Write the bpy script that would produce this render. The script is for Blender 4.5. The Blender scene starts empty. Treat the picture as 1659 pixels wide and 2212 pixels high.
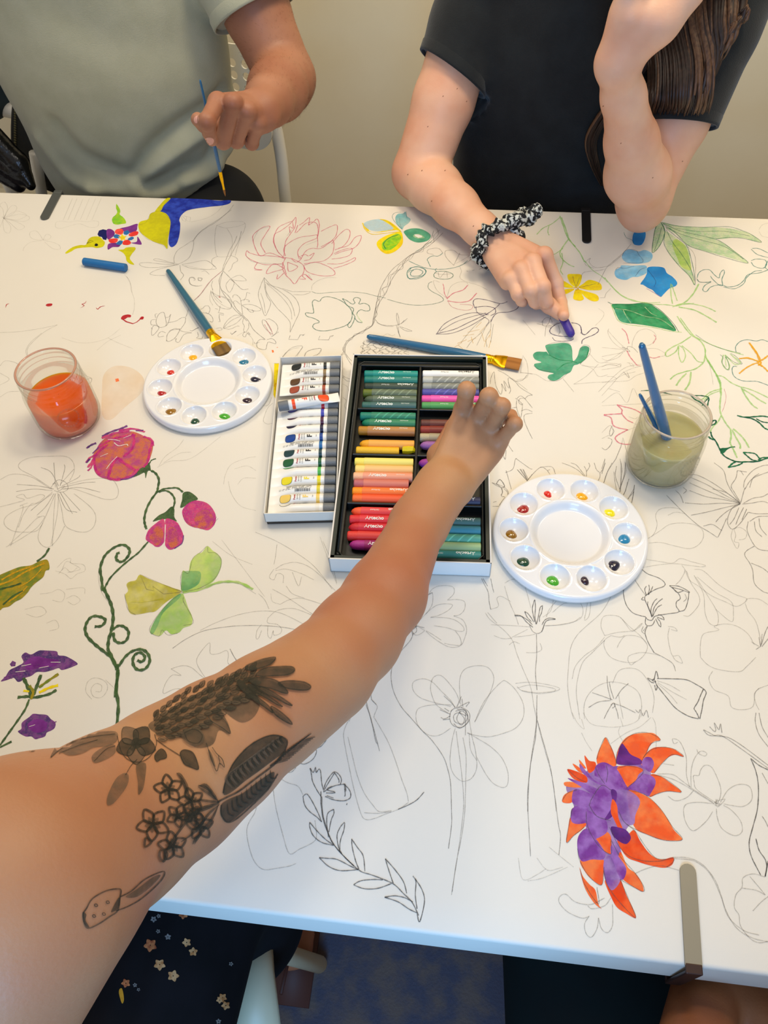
import bpy, bmesh, math, random
import numpy as np
from mathutils import Vector, Matrix
from mathutils.bvhtree import BVHTree
from mathutils.geometry import delaunay_2d_cdt

# ---------------------------------------------------------------- camera, light, exposure
W, H, F = 1659, 2212, 1733.95
PIT, ROL, YAW, CH = math.radians(53.69977), math.radians(-3.66531), math.radians(9.67), 1.5
def _basis():
    f = np.array([0, math.cos(PIT), -math.sin(PIT)]); rt = np.array([1., 0, 0]); up = np.cross(rt, f)
    c, s = math.cos(ROL), math.sin(ROL); a = c*rt+s*up; b = -s*rt+c*up
    cy, sy = math.cos(YAW), math.sin(YAW); Z = np.array([[cy, -sy, 0], [sy, cy, 0], [0, 0, 1]])
    return Z@a, Z@b, Z@f
CA, CB, CF = _basis()
SC = bpy.context.scene
COL = SC.collection
cam = bpy.data.cameras.new('camera'); camo = bpy.data.objects.new('camera', cam); COL.objects.link(camo)
cam.sensor_fit = 'VERTICAL'; cam.sensor_height = 24; cam.lens = 24*F/H; cam.clip_start = .02
m = Matrix([[CA[i], CB[i], -CF[i], (0, 0, CH)[i]] for i in range(3)]+[[0, 0, 0, 1]])
camo.matrix_world = m; SC.camera = camo
SC.view_settings.view_transform = 'Standard'; SC.view_settings.look = 'None'
SC.view_settings.gamma = 1; SC.view_settings.use_curve_mapping = False
SC.view_settings.exposure = 0.0
wd = bpy.data.worlds.new('world'); SC.world = wd; wd.use_nodes = True
wd.node_tree.nodes['Background'].inputs[0].default_value = (.95, .90, .84, 1)
wd.node_tree.nodes['Background'].inputs[1].default_value = .42
def area(name, loc, target, size, power, col, size_y=None):
    l = bpy.data.lights.new(name, 'AREA'); l.energy = power; l.color = col; l.size = size
    if size_y: l.shape = 'RECTANGLE'; l.size_y = size_y
    o = bpy.data.objects.new(name, l); COL.objects.link(o); o.location = loc
    o.rotation_euler = (Vector(target)-Vector(loc)).to_track_quat('-Z', 'Y').to_euler(); return o
area('overhead_light', (-.9, 1.40, 2.5), (-.45, 1.1, .75), .45, 9.5, (1, .88, .73))
area('overhead_light', (.95, 1.45, 2.5), (.6, 1.2, .75), .45, 8.5, (1, .84, .62))
area('overhead_light', (-.1, .55, 2.6), (-.1, .8, .75), .45, 3.2, (1, .92, .80))
area('overhead_light', (.2, 1.1, 2.45), (.3, 1.95, 1.2), .4, 20, (1, .84, .58))  # extra lamp, added to brighten the back wall
area('cool_front_light', (-.02, -.75, 1.75), (.0, .35, .72), .5, 9.5, (.34, .58, 1.0), .5)
area('cool_front_light', (.0, -.95, 1.15), (.0, .11, .72), .35, 11, (.16, .52, 1.0), .45)  # extra low blue lamp, added to tint the near table edge

# ---------------------------------------------------------------- helpers
def ray(px, py): return (px-W/2)/F*CA-(py-H/2)/F*CB+CF
def at(px, py, z):
    d = ray(px, py); return np.array([0, 0, CH])+d*(z-CH)/d[2]
def aty(px, py, y):
    d = ray(px, py); return np.array([0, 0, CH])+d*y/d[1]
def lin(c):
    if isinstance(c, str):
        c = c.lstrip('#'); c = [int(c[i:i+2], 16)/255 for i in (0, 2, 4)]
    return tuple(((x/12.92) if x <= .04045 else ((x+.055)/1.055)**2.4) for x in c)
MATS = {}
def mat(name, col, rough=.6, col2=None, scale=20, metal=0, spec=.5, bump=0, bscale=None, alpha=1, trans=0, ior=1.45, sss=0, coat=0, stretch=None, sharp=(.35, .65), detail=4, sheen=0):
    if name in MATS: return MATS[name]
    m = bpy.data.materials.new(name); m.use_nodes = True; MATS[name] = m
    nt = m.node_tree; N = nt.nodes; L = nt.links; b = N['Principled BSDF']
    b.inputs['Base Color'].default_value = (*lin(col), 1); b.inputs['Roughness'].default_value = rough
    b.inputs['Metallic'].default_value = metal; b.inputs['Specular IOR Level'].default_value = spec
    b.inputs['IOR'].default_value = ior; b.inputs['Transmission Weight'].default_value = trans
    b.inputs['Coat Weight'].default_value = coat; b.inputs['Sheen Weight'].default_value = sheen
    if sss:
        b.inputs['Subsurface Weight'].default_value = sss; b.inputs['Subsurface Radius'].default_value = (1, .35, .2); b.inputs['Subsurface Scale'].default_value = .006
    tc = N.new('ShaderNodeTexCoord'); vec = tc.outputs['Object']
    if stretch:
        mp = N.new('ShaderNodeMapping'); mp.inputs['Scale'].default_value = stretch; L.new(vec, mp.inputs['Vector']); vec = mp.outputs[0]
    if col2 is not None:
        n = N.new('ShaderNodeTexNoise'); n.inputs['Scale'].default_value = scale; n.inputs['Detail'].default_value = detail; L.new(vec, n.inputs['Vector'])
        r = N.new('ShaderNodeValToRGB'); r.color_ramp.elements[0].position = sharp[0]; r.color_ramp.elements[1].position = sharp[1]
        r.color_ramp.elements[0].color = (*lin(col), 1); r.color_ramp.elements[1].color = (*lin(col2), 1)
        L.new(n.outputs['Fac'], r.inputs['Fac']); L.new(r.outputs['Color'], b.inputs['Base Color'])
    if bump:
        n2 = N.new('ShaderNodeTexNoise'); n2.inputs['Scale'].default_value = bscale or scale*4; n2.inputs['Detail'].default_value = 6; L.new(vec, n2.inputs['Vector'])
        bp = N.new('ShaderNodeBump'); bp.inputs['Strength'].default_value = bump; bp.inputs['Distance'].default_value = .002
        L.new(n2.outputs['Fac'], bp.inputs['Height']); L.new(bp.outputs[0], b.inputs['Normal'])
    b.inputs['Alpha'].default_value = alpha
    return m
def inkmat(name, col, a0=.5, a1=.8, scale=600, col2=None, cscale=60, rough=.8):
    """pigment lying on a surface: colour mixed with transparency by a fine grain"""
    if name in MATS: return MATS[name]
    m = bpy.data.materials.new(name); m.use_nodes = True; MATS[name] = m
    nt = m.node_tree; N = nt.nodes; L = nt.links; b = N['Principled BSDF']; out = N['Material Output']
    b.inputs['Base Color'].default_value = (*lin(col), 1); b.inputs['Roughness'].default_value = rough; b.inputs['Specular IOR Level'].default_value = .2
    tc = N.new('ShaderNodeTexCoord')
    n = N.new('ShaderNodeTexNoise'); n.inputs['Scale'].default_value = scale; n.inputs['Detail'].default_value = 3; L.new(tc.outputs['Object'], n.inputs['Vector'])
    mr = N.new('ShaderNodeMapRange'); mr.inputs['From Min'].default_value = .35; mr.inputs['From Max'].default_value = .65
    mr.inputs['To Min'].default_value = a0; mr.inputs['To Max'].default_value = a1; L.new(n.outputs['Fac'], mr.inputs['Value'])
    if col2 is not None:
        n2 = N.new('ShaderNodeTexNoise'); n2.inputs['Scale'].default_value = cscale; n2.inputs['Detail'].default_value = 5; L.new(tc.outputs['Object'], n2.inputs['Vector'])
        r = N.new('ShaderNodeValToRGB'); r.color_ramp.elements[0].position = .40; r.color_ramp.elements[1].position = .60
        r.color_ramp.elements[0].color = (*lin(col), 1); r.color_ramp.elements[1].color = (*lin(col2), 1)
        L.new(n2.outputs['Fac'], r.inputs['Fac']); L.new(r.outputs['Color'], b.inputs['Base Color'])
    t = N.new('ShaderNodeBsdfTransparent'); mx = N.new('ShaderNodeMixShader')
    L.new(mr.outputs[0], mx.inputs['Fac']); L.new(t.outputs[0], mx.inputs[1]); L.new(b.outputs[0], mx.inputs[2]); L.new(mx.outputs[0], out.inputs['Surface'])
    return m
def tag(o, label=None, cat=None, group=None, kind=None):
    if label: o['label'] = label
    if cat: o['category'] = cat
    if group: o['group'] = group
    if kind: o['kind'] = kind
    return o
def empty(name, loc, label, cat, group=None, rz=0):
    o = bpy.data.objects.new(name, None); COL.objects.link(o); o.location = tuple(loc); o.rotation_euler = (0, 0, rz)
    o.empty_display_size = .02
    return tag(o, label, cat, group)
def mk(name, V, Fc, mats, parent=None, world=True, smooth=True, fm=None, auto=None):
    """one mesh object; world coordinates are turned into the parent's frame when world is set"""
    me = bpy.data.meshes.new(name); V = np.asarray(V, float)
    if parent is not None and world:
        R = np.array(Matrix.Rotation(-parent.rotation_euler.z, 3, 'Z')); V = (V-np.array(parent.location))@R.T
    me.from_pydata([tuple(v) for v in V], [], [tuple(int(i) for i in f) for f in Fc])
    if not isinstance(mats, (list, tuple)): mats = [mats]
    for k in mats: me.materials.append(k)
    if fm is not None: me.polygons.foreach_set('material_index', np.asarray(fm, dtype=np.int32))
    if smooth: me.polygons.foreach_set('use_smooth', [True]*len(me.polygons))
    if auto: 
        me.update(); 
        try: me.set_sharp_from_angle(angle=math.radians(auto))
        except Exception: pass
    me.update()
    o = bpy.data.objects.new(name, me); COL.objects.link(o)
    if parent is not None: o.parent = parent
    return o
class MB:
    def __init__(s): s.v = []; s.f = []; s.m = []; s.n = 0
    def add(s, V, Fc, mi=0):
        V = np.asarray(V, float); s.v.append(V); s.f += [tuple(i+s.n for i in f) for f in Fc]; s.m += [mi]*len(Fc); s.n += len(V); return s
    def box(s, lo, hi, mi=0, M=None, c=None):
        x0, y0, z0 = lo; x1, y1, z1 = hi
        V = np.array([(x0, y0, z0), (x1, y0, z0), (x1, y1, z0), (x0, y1, z0), (x0, y0, z1), (x1, y0, z1), (x1, y1, z1), (x0, y1, z1)], float)
        if M is not None: V = V@np.asarray(M).T
        if c is not None: V = V+np.asarray(c)
        return s.add(V, [(0, 3, 2, 1), (4, 5, 6, 7), (0, 1, 5, 4), (1, 2, 6, 5), (2, 3, 7, 6), (3, 0, 4, 7)], mi)
    def lathe(s, prof, n=48, c=(0, 0, 0), mi=0, close=False, sx=1, sy=1):
        k = len(prof); V = []
        for (r, z) in prof:
            for i in range(n):
                a = 2*math.pi*i/n; V.append((c[0]+r*sx*math.cos(a), c[1]+r*sy*math.sin(a), c[2]+z))
        Fc = []
        for j in range(k-1):
            for i in range(n):
                Fc.append((j*n+i, j*n+(i+1) % n, (j+1)*n+(i+1) % n, (j+1)*n+i))
        if close:
            Fc.append(tuple(reversed(range(n)))); Fc.append(tuple((k-1)*n+i for i in range(n)))
        return s.add(V, Fc, mi)
    def tube(s, pts, rad, n=12, mi=0, cap=True, flat=None):
        """swept tube along points; rad scalar or list; flat=(w,h) multipliers list for cross-section"""
        P = np.asarray(pts, float); k = len(P)
        R = np.full(k, rad) if np.isscalar(rad) else np.asarray(rad, float)
        T = np.gradient(P, axis=0); T /= np.linalg.norm(T, axis=1)[:, None]+1e-12
        u = np.array([0, 0, 1.]); 
        if abs(T[0]@u) > .95: u = np.array([0, 1., 0])
        V = []; pu = u
        for i in range(k):
            a = pu-T[i]*(pu@T[i]); a /= np.linalg.norm(a)+1e-12; b = np.cross(T[i], a); pu = a
            fw, fh = (1, 1) if flat is None else (flat[i] if isinstance(flat[0], (tuple, list)) else flat)
            for j in range(n):
                t = 2*math.pi*j/n; V.append(P[i]+R[i]*(fh*math.cos(t)*a+fw*math.sin(t)*b))
        Fc = [(i*n+j, i*n+(j+1) % n, (i+1)*n+(j+1) % n, (i+1)*n+j) for i in range(k-1) for j in range(n)]
        if cap: Fc.append(tuple(reversed(range(n)))); Fc.append(tuple((k-1)*n+j for j in range(n)))
        return s.add(V, Fc, mi)
    def build(s, name, mats, parent=None, world=True, smooth=True, auto=None):
        return mk(name, np.concatenate(s.v), s.f, mats, parent, world, smooth, s.m, auto)
def bevel(o, w, seg=2, ang=35):
    b = o.modifiers.new('bevel', 'BEVEL'); b.width = w; b.segments = seg; b.limit_method = 'ANGLE'; b.angle_limit = math.radians(ang); return o
def crom(P, k=5, closed=False):
    P = np.asarray(P, float)
    if len(P) < 3: return P
    n = len(P); out = []
    g = (lambda i: P[i % n]) if closed else (lambda i: P[min(max(i, 0), n-1)] if 0 <= i < n else (2*P[0]-P[1] if i < 0 else 2*P[-1]-P[-2]))
    for i in range(n if closed else n-1):
        a, b, c, d = g(i-1), g(i), g(i+1), g(i+2)
        for t in np.arange(k)/k:
            out.append(.5*((2*b)+(-a+c)*t+(2*a-5*b+4*c-d)*t*t+(-a+3*b-3*c+d)*t**3))
    out.append(P[0] if closed else P[-1]); return np.array(out)
_txt = {}
def text_geo(s, size, bold=0):
    """flat text mesh (built-in font) centred on the origin"""
    key = (s, size, bold)
    if key not in _txt:
        cu = bpy.data.curves.new('t', 'FONT'); cu.body = s; cu.size = size; cu.align_x = 'CENTER'; cu.align_y = 'CENTER'; cu.resolution_u = 2; cu.offset = bold
        o = bpy.data.objects.new('t', cu); COL.objects.link(o); dg = bpy.context.evaluated_depsgraph_get(); dg.update()
        me = bpy.data.meshes.new_from_object(o.evaluated_get(dg))
        V = np.array([v.co[:] for v in me.vertices]); Fc = [tuple(p.vertices) for p in me.polygons]
        bpy.data.objects.remove(o); bpy.data.meshes.remove(me); _txt[key] = (V, Fc)
    return _txt[key]

# ---------------------------------------------------------------- signed-distance bodies (one continuous surface each)
class Body:
    def __init__(s): s.groups = []            # (k_merge, [prims])
    def grp(s, kin, kmerge): s.groups.append((kin, kmerge, [])); return s
    def rc(s, a, b, ra, rb, flat=None, k=None, sub=False):
        s.groups[-1][2].append(('rc', np.array(a, float), np.array(b, float), ra, rb, flat, k, sub)); return s
    def chain(s, P, R, flat=None):
        for i in range(len(P)-1): s.rc(P[i], P[i+1], R[i], R[i+1], flat)
        return s
    def ell(s, c, r, axes=None, k=None, sub=False):
        s.groups[-1][2].append(('el', np.array(c, float), np.array(r, float), axes, k, sub)); return s
    def mesh(s, h, x=(1, 0, 0), y=(0, 1, 0), clip=None, pad=.012, post=None):
        X = np.array(x, float); X /= np.linalg.norm(X); Y = np.array(y, float); Y -= X*(X@Y); Y /= np.linalg.norm(Y); Z = np.cross(X, Y)
        M = np.stack([X, Y, Z])
        lo = np.full(3, 1e9); hi = np.full(3, -1e9)
        for kin, km, pr in s.groups:
            for p in pr:
                if p[-1]: continue
                cs = [(p[1], p[3]), (p[2], p[4])] if p[0] == 'rc' else [(p[1], max(p[2]))]
                for c, r in cs: lo = np.minimum(lo, M@c-r-pad); hi = np.maximum(hi, M@c+r+pad)
        n = np.ceil((hi-lo)/h).astype(int)+2
        ax = [lo[i]+h*np.arange(n[i]) for i in range(3)]
        D = np.full(n, 1., np.float32)
        def smin(a, b, k):
            if k <= 0: return np.minimum(a, b)
            t = np.clip(.5+.5*(b-a)/k, 0, 1); return b+(a-b)*t-k*t*(1-t)
        for kin, km, pr in s.groups:
            G = np.full(n, 1., np.float32); glo = n.copy(); ghi = np.zeros(3, int)
            for p in pr:
                if p[0] == 'rc':
                    a, b = M@p[1], M@p[2]; ra, rb = p[3], p[4]; cs = [(a, ra), (b, rb)]
                else: cs = [(M@p[1], max(p[2]))]
                l = np.min([c-r for c, r in cs], 0)-.03; u = np.max([c+r for c, r in cs], 0)+.03
                i0 = np.clip(((l-lo)/h).astype(int), 0, n-1); i1 = np.clip(((u-lo)/h).astype(int)+1, 1, n)
                sl = tuple(slice(i0[i], i1[i]) for i in range(3))
                if any(i1[i] <= i0[i] for i in range(3)): continue
                x_, y_, z_ = np.meshgrid(ax[0][sl[0]], ax[1][sl[1]], ax[2][sl[2]], indexing='ij', sparse=True)
                if p[0] == 'rc':
                    d = b-a; L2 = d@d+1e-12; qx, qy, qz = x_-a[0], y_-a[1], z_-a[2]
                    t = np.clip((qx*d[0]+qy*d[1]+qz*d[2])/L2, 0, 1)
                    qx = qx-t*d[0]; qy = qy-t*d[1]; qz = qz-t*d[2]
                    if p[5] is not None:
                        nn = M@np.array(p[5][0], float); nn /= np.linalg.norm(nn); sc = p[5][1]
                        q = (qx*nn[0]+qy*nn[1]+qz*nn[2])*(1/sc-1); qx = qx+q*nn[0]; qy = qy+q*nn[1]; qz = qz+q*nn[2]
                        dd = (np.sqrt(qx*qx+qy*qy+qz*qz)-(ra+(rb-ra)*t))*min(1, (sc+1)/2)
                    else: dd = np.sqrt(qx*qx+qy*qy+qz*qz)-(ra+(rb-ra)*t)
                    kk, sub = p[6], p[7]
                else:
                    A = np.eye(3) if p[3] is None else np.array(p[3], float)
                    A = (M@A.T).T
                    c = cs[0][0]; q = [(x_-c[0])*A[i][0]+(y_-c[1])*A[i][1]+(z_-c[2])*A[i][2] for i in range(3)]
                    k0 = np.sqrt(sum((q[i]/p[2][i])**2 for i in range(3))); k1 = np.sqrt(sum((q[i]/p[2][i]**2)**2 for i in range(3)))
                    dd = k0*(k0-1)/(k1+1e-6); kk, sub = p[4], p[5]
                kk = kin if kk is None else kk
                if sub: G[sl] = -smin(-G[sl], dd, kk)
                else: G[sl] = smin(G[sl], dd, kk)
                glo = np.minimum(glo, i0); ghi = np.maximum(ghi, i1)
            sl = tuple(slice(glo[i], ghi[i]) for i in range(3))
            D[sl] = smin(D[sl], G[sl], km)
        if post is not None:
            g = np.meshgrid(*ax, indexing='ij', sparse=True); D = post(D, g, M).astype(np.float32)
        if clip is not None:                      # list of (point, normal): keep the side the normal points away from
            g = np.meshgrid(*ax, indexing='ij', sparse=True)
            for c, nn in clip:
                c = M@np.array(c, float); nn = M@np.array(nn, float); nn /= np.linalg.norm(nn)
                D = np.maximum(D, ((g[0]-c[0])*nn[0]+(g[1]-c[1])*nn[1]+(g[2]-c[2])*nn[2]).astype(np.float32))
        V, Q = snet(D, lo, h)
        return V@M, Q
def snet(D, lo, h):
    ins = D < 0; nx, ny, nz = D.shape
    cnt = np.zeros((nx-1, ny-1, nz-1), np.int8)
    offs = [(i, j, k) for i in (0, 1) for j in (0, 1) for k in (0, 1)]
    for i, j, k in offs: cnt += ins[i:nx-1+i, j:ny-1+j, k:nz-1+k]
    cells = np.argwhere((cnt > 0) & (cnt < 8)); idx = np.full(cnt.shape, -1, np.int64); idx[tuple(cells.T)] = np.arange(len(cells))
    S = np.zeros((len(cells), 3)); C = np.zeros(len(cells))
    for a in offs:
        for d in range(3):
            if a[d]: continue
            b = list(a); b[d] = 1
            va = D[tuple((cells+a).T)]; vb = D[tuple((cells+b).T)]
            mk_ = (va < 0) != (vb < 0); t = np.where(mk_, va/(va-vb+1e-20), 0)
            p = np.array(a)[None].repeat(len(cells), 0).astype(float); p[:, d] += t
            S += p*mk_[:, None]; C += mk_
    V = lo+h*(cells+S/C[:, None]); Q = []
    for d in range(3):
        e1, e2 = [x for x in range(3) if x != d]
        a = [slice(None)]*3; b = [slice(None)]*3; a[d] = slice(0, -1); b[d] = slice(1, None)
        ch = np.argwhere(ins[tuple(a)] != ins[tuple(b)])
        ch = ch[(ch[:, e1] > 0) & (ch[:, e2] > 0) & (ch[:, e1] < D.shape[e1]-1) & (ch[:, e2] < D.shape[e2]-1)]
        u = np.zeros(3, int); u[e1] = 1; w = np.zeros(3, int); w[e2] = 1
        q = np.stack([idx[tuple((ch-u-w).T)], idx[tuple((ch-w).T)], idx[tuple(ch.T)], idx[tuple((ch-u).T)]], 1)
        fl = ins[tuple(ch.T)]
        if d == 1: fl = ~fl
        q[~fl] = q[~fl][:, ::-1]; Q.append(q)
    Q = np.concatenate(Q); Q = Q[(Q >= 0).all(1)]
    return V, Q
def relax(V, Q, it=2, f=.5):
    """Laplacian smoothing of a quad mesh"""
    V = V.copy(); E = np.concatenate([Q[:, [0, 1]], Q[:, [1, 2]], Q[:, [2, 3]], Q[:, [3, 0]]]); n = len(V)
    deg = np.bincount(E[:, 0], minlength=n)+np.bincount(E[:, 1], minlength=n)
    for _ in range(it):
        A = np.zeros_like(V)
        for c in range(3): A[:, c] = np.bincount(E[:, 0], V[E[:, 1], c], n)+np.bincount(E[:, 1], V[E[:, 0], c], n)
        V += f*(A/np.maximum(deg, 1)[:, None]-V)
    return V
def bvh_of(V, Q): return BVHTree.FromPolygons([tuple(v) for v in V], [tuple(int(i) for i in q) for q in Q])
# ---------------------------------------------------------------- the setting
TZ = .75
M_wall = mat('wall_paint', '#e6dabc', .85, '#e0d2b1', 3, bump=.08, bscale=180)
M_floor = mat('floor_carpet', '#4b4856', .95, '#675751', 22, bump=.6, bscale=220, sharp=(.42, .6), detail=9)
fl = MB().box((-3, -2.2, -.02), (3, 1.95, 0)).build('floor', M_floor, smooth=False); tag(fl, kind='structure')
wb = MB().box((-3, 1.95, 0), (3, 2.05, 2.7)).build('wall_back', M_wall, smooth=False); tag(wb, kind='structure')
bb = MB().box((-3, 1.935, 0), (3, 1.95, .08)).build('baseboard_back', mat('white_trim', '#e4e0d6', .5), smooth=False); tag(bb, kind='structure')

# table under the paper
M_white = mat('white_laminate', '#dedad0', .5)
tb = empty('table', (-.2, .63, 0), 'long white table with painted paper spread over its whole top', 'table')
o = MB().box((-1.45, .118, .70), (1.05, 1.147, TZ-.0012)).build('tabletop', M_white, tb, smooth=False)
for x in (-1.35, .95):
    for y in (.2, 1.06):
        MB().tube([(x, y, .70), (x, y, 0)], .022, 16).build('leg', mat('grey_metal', '#8c8d8e', .4, metal=.8), tb)

# paper: sheet folded over the front and back edges
M_paper = mat('drawing_paper', '#dfdacf', .62, '#dad3c6', 2.2, spec=.25, bump=.05, bscale=900)
prof = []
yf, yb, r = .1125, 1.1525, .004
prof.append((yf-.0015, .698)); prof.append((yf, TZ-r))
for k in range(1, 5): a = k/4*math.pi/2; prof.append((yf+r-r*math.cos(a), TZ-r+r*math.sin(a)))
for k in range(1, 41): prof.append((yf+r+(yb-yf-2*r)*k/40, TZ))
for k in range(1, 5): a = k/4*math.pi/2; prof.append((yb-r+r*math.sin(a), TZ-r+r*math.cos(a)))
prof.append((yb+.001, .698))
NX = 60; V = []; Fc = []
for i in range(NX+1):
    x = -1.455+2.51*i/NX
    for (y, z) in prof:
        V.append((x, y, z))
n = len(prof)
for i in range(NX):
    for j in range(n-1): Fc.append((i*n+j, (i+1)*n+j, (i+1)*n+j+1, i*n+j+1))
paper = mk('paper_tablecloth', V, Fc, M_paper)
tag(paper, 'wide white paper sheet covering the table, drawn with flowers in pencil and paint', 'paper')
# ---------------------------------------------------------------- tablecloth clips
def clip(name, p0, p1, w, mats, label, edge_y, sgn, rounded=True):
    p0 = np.array(p0); p1 = np.array(p1); t = (p1-p0)/np.linalg.norm(p1-p0); s = np.array([-t[1], t[0]])
    e = empty(name, (p0[0], p0[1], TZ), label, 'clip', 'clips holding the paper to the table')
    prof = [(0, .0022)]; L = np.linalg.norm(p1-p0); V = []; N = 9
    path = [(p0+t*x, TZ+.0004) for x in np.linspace(0, L, 12)]
    # strip with a rounded tip: outline extruded
    b = MB(); th = .0022
    out = []
    for k in range(9):
        a = math.pi/2+math.pi*k/8; out.append(p0+t*(w/2+w/2*math.cos(a))+s*(w/2*math.sin(a)))
    out += [p1-s*w/2, p1+s*w/2]
    n = len(out); V = [(q[0], q[1], TZ+.0006) for q in out]+[(q[0], q[1], TZ+.0006+th) for q in out]
    b.add(V, [tuple(reversed(range(n))), tuple(range(n, 2*n))]+[(i, (i+1) % n, n+(i+1) % n, n+i) for i in range(n)])
    o = b.build('strip', mats[0], e, auto=30, smooth=False)
    b = MB(); f = np.array([0, sgn])
    base = p1.copy(); 
    def box(y0, y1, z0, z1):
        ya, yb_ = sorted((edge_y+sgn*y0, edge_y+sgn*y1)); b.box((p1[0]-w/2, ya, z0), (p1[0]+w/2, yb_, z1))
    box(-.002, .006, TZ+.0006, TZ+.0032); box(.003, .006, .685, TZ+.001); box(-.05, .006, .683, .687)
    bevel(b.build('bracket', mats[1], e, smooth=False), .001)
    return e
Mg = mat('clip_grey', '#8d8674', .45, metal=.35); Mb = mat('clip_brown', '#3a2722', .4, metal=.3)
clip('tablecloth_clip', (.213, .191), (.210, .1125), .0135, (Mg, Mb), 'grey flat clip with a rounded tip on the near table edge beside the orange flower', .1125, -1)
Mg2 = mat('clip_steel', '#5f625f', .4, metal=.5)
clip('tablecloth_clip', (-.712, 1.077), (-.716, 1.1525), .0145, (Mg2, Mg2), 'dark grey flat clip on the far table edge beside the hummingbird painting', 1.1525, 1)
Mk = mat('clip_black', '#0b0b0c', .5)
clip('tablecloth_clip', (.154, 1.070), (.155, 1.1525), .0135, (Mk, Mk), 'black flat clip on the far table edge in front of the person in black', 1.1525, 1)

# ---------------------------------------------------------------- jars
def glass_mat():
    m = bpy.data.materials.new('jar_glass'); m.use_nodes = True; nt = m.node_tree; N = nt.nodes; L = nt.links; N.remove(N['Principled BSDF'])
    t = N.new('ShaderNodeBsdfTransparent'); t.inputs[0].default_value = (.965, .97, .955, 1); g = N.new('ShaderNodeBsdfGlossy'); g.inputs['Roughness'].default_value = .04
    lw = N.new('ShaderNodeLayerWeight'); lw.inputs['Blend'].default_value = .22
    mr = N.new('ShaderNodeMapRange'); mr.inputs['To Min'].default_value = .02; mr.inputs['To Max'].default_value = .40; L.new(lw.outputs['Fresnel'], mr.inputs['Value'])
    mx = N.new('ShaderNodeMixShader'); L.new(mr.outputs[0], mx.inputs[0]); L.new(t.outputs[0], mx.inputs[1]); L.new(g.outputs[0], mx.inputs[2]); L.new(mx.outputs[0], N['Material Output'].inputs[0])
    return m
M_glass = glass_mat()
def water_mat(name, col, tint, fac, col2):
    m = bpy.data.materials.new(name); m.use_nodes = True; nt = m.node_tree; N = nt.nodes; L = nt.links; b = N['Principled BSDF']
    b.inputs['Base Color'].default_value = (*lin(col), 1); b.inputs['Roughness'].default_value = .12
    b.inputs['Subsurface Weight'].default_value = 1; b.inputs['Subsurface Radius'].default_value = (1, .8, .6); b.inputs['Subsurface Scale'].default_value = .03
    tr = N.new('ShaderNodeBsdfTranslucent'); tr.inputs[0].default_value = (*lin(col2), 1)
    t = N.new('ShaderNodeBsdfTransparent'); t.inputs[0].default_value = (*lin(tint), 1)
    m1 = N.new('ShaderNodeMixShader'); m1.inputs[0].default_value = .12; L.new(b.outputs[0], m1.inputs[1]); L.new(tr.outputs[0], m1.inputs[2])
    m2 = N.new('ShaderNodeMixShader'); m2.inputs[0].default_value = fac; L.new(t.outputs[0], m2.inputs[1]); L.new(m1.outputs[0], m2.inputs[2]); L.new(m2.outputs[0], N['Material Output'].inputs[0])
    return m
M_rim = mat('jar_rim_glass_edge', '#c9b6a0', .1, alpha=.55, spec=.8)
def jar(c, label, water, zw, rimcol):
    e = empty('glass_jar', (c[0], c[1], TZ), label, 'jar', 'jam jars of paint water')
    outp = [(.001, .002), (.028, .0015), (.034, .003), (.0385, .008), (.0405, .015), (.0407, .030), (.0407, .055), (.0402, .061), (.0385, .0665), (.0365, .070), (.0358, .0725), (.0378, .0745), (.0382, .076), (.0366, .0775), (.0362, .080), (.0378, .0815), (.0381, .083), (.0366, .085), (.0362, .088), (.0372, .0905), (.0372, .0925)]
    inp = [(.0342, .0925), (.034, .088), (.034, .072), (.036, .068), (.0378, .060), (.0382, .05), (.0382, .018), (.036, .009), (.03, .006), (.001, .0055)]
    MB().lathe(outp+inp, 72, (c[0], c[1], TZ)).build('glass_body', M_glass, e)
    MB().lathe([(.0342, .0922), (.0349, .0931), (.0357, .0934), (.0365, .0931), (.0372, .0922), (.0365, .0914), (.0349, .0914), (.0342, .0922)], 72, (c[0], c[1], TZ)).build('rim', rimcol, e)
    # moulded ornament on the glass: a raised oval of beads
    b = MB(); 
    a0 = math.radians(-55)
    for k in range(22):
        t = 2*math.pi*k/22; a = a0+.30*math.cos(t); z = TZ+.044+.014*math.sin(t); r = .0409
        b.lathe([(.0002, -.0012), (.0010, -.0007), (.0013, 0), (.0010, .0007), (.0002, .0012)], 8, (c[0]+r*math.cos(a), c[1]+r*math.sin(a), z))
    b.build('moulded_ornament', M_glass, e)
    w = [(.0005, .0060), (.030, .0065), (.0357, .0095), (.0379, .018), (.0379, min(.05, zw))]
    if zw > .05: w.append((.0376, zw))
    w += [(.0360, zw-.0006), (.0005, zw-.0006)]
    MB().lathe(w, 64, (c[0], c[1], TZ)).build('water', water, e)
    return e
jar((-.510, .651), 'glass jar half full of bright orange paint water left of the palette', water_mat('orange_water', '#ff6a08', '#ffa034', .80, '#ffa040'), .050, mat('jar_rim_rosy', '#c98d72', .1, alpha=.6, spec=.8))
jar((.224, .637), 'glass jar of murky grey-green water holding two blue brushes', water_mat('murky_water', '#c2bb88', '#dfd79c', .72, '#e8e0a8'), .058, M_rim)

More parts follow.
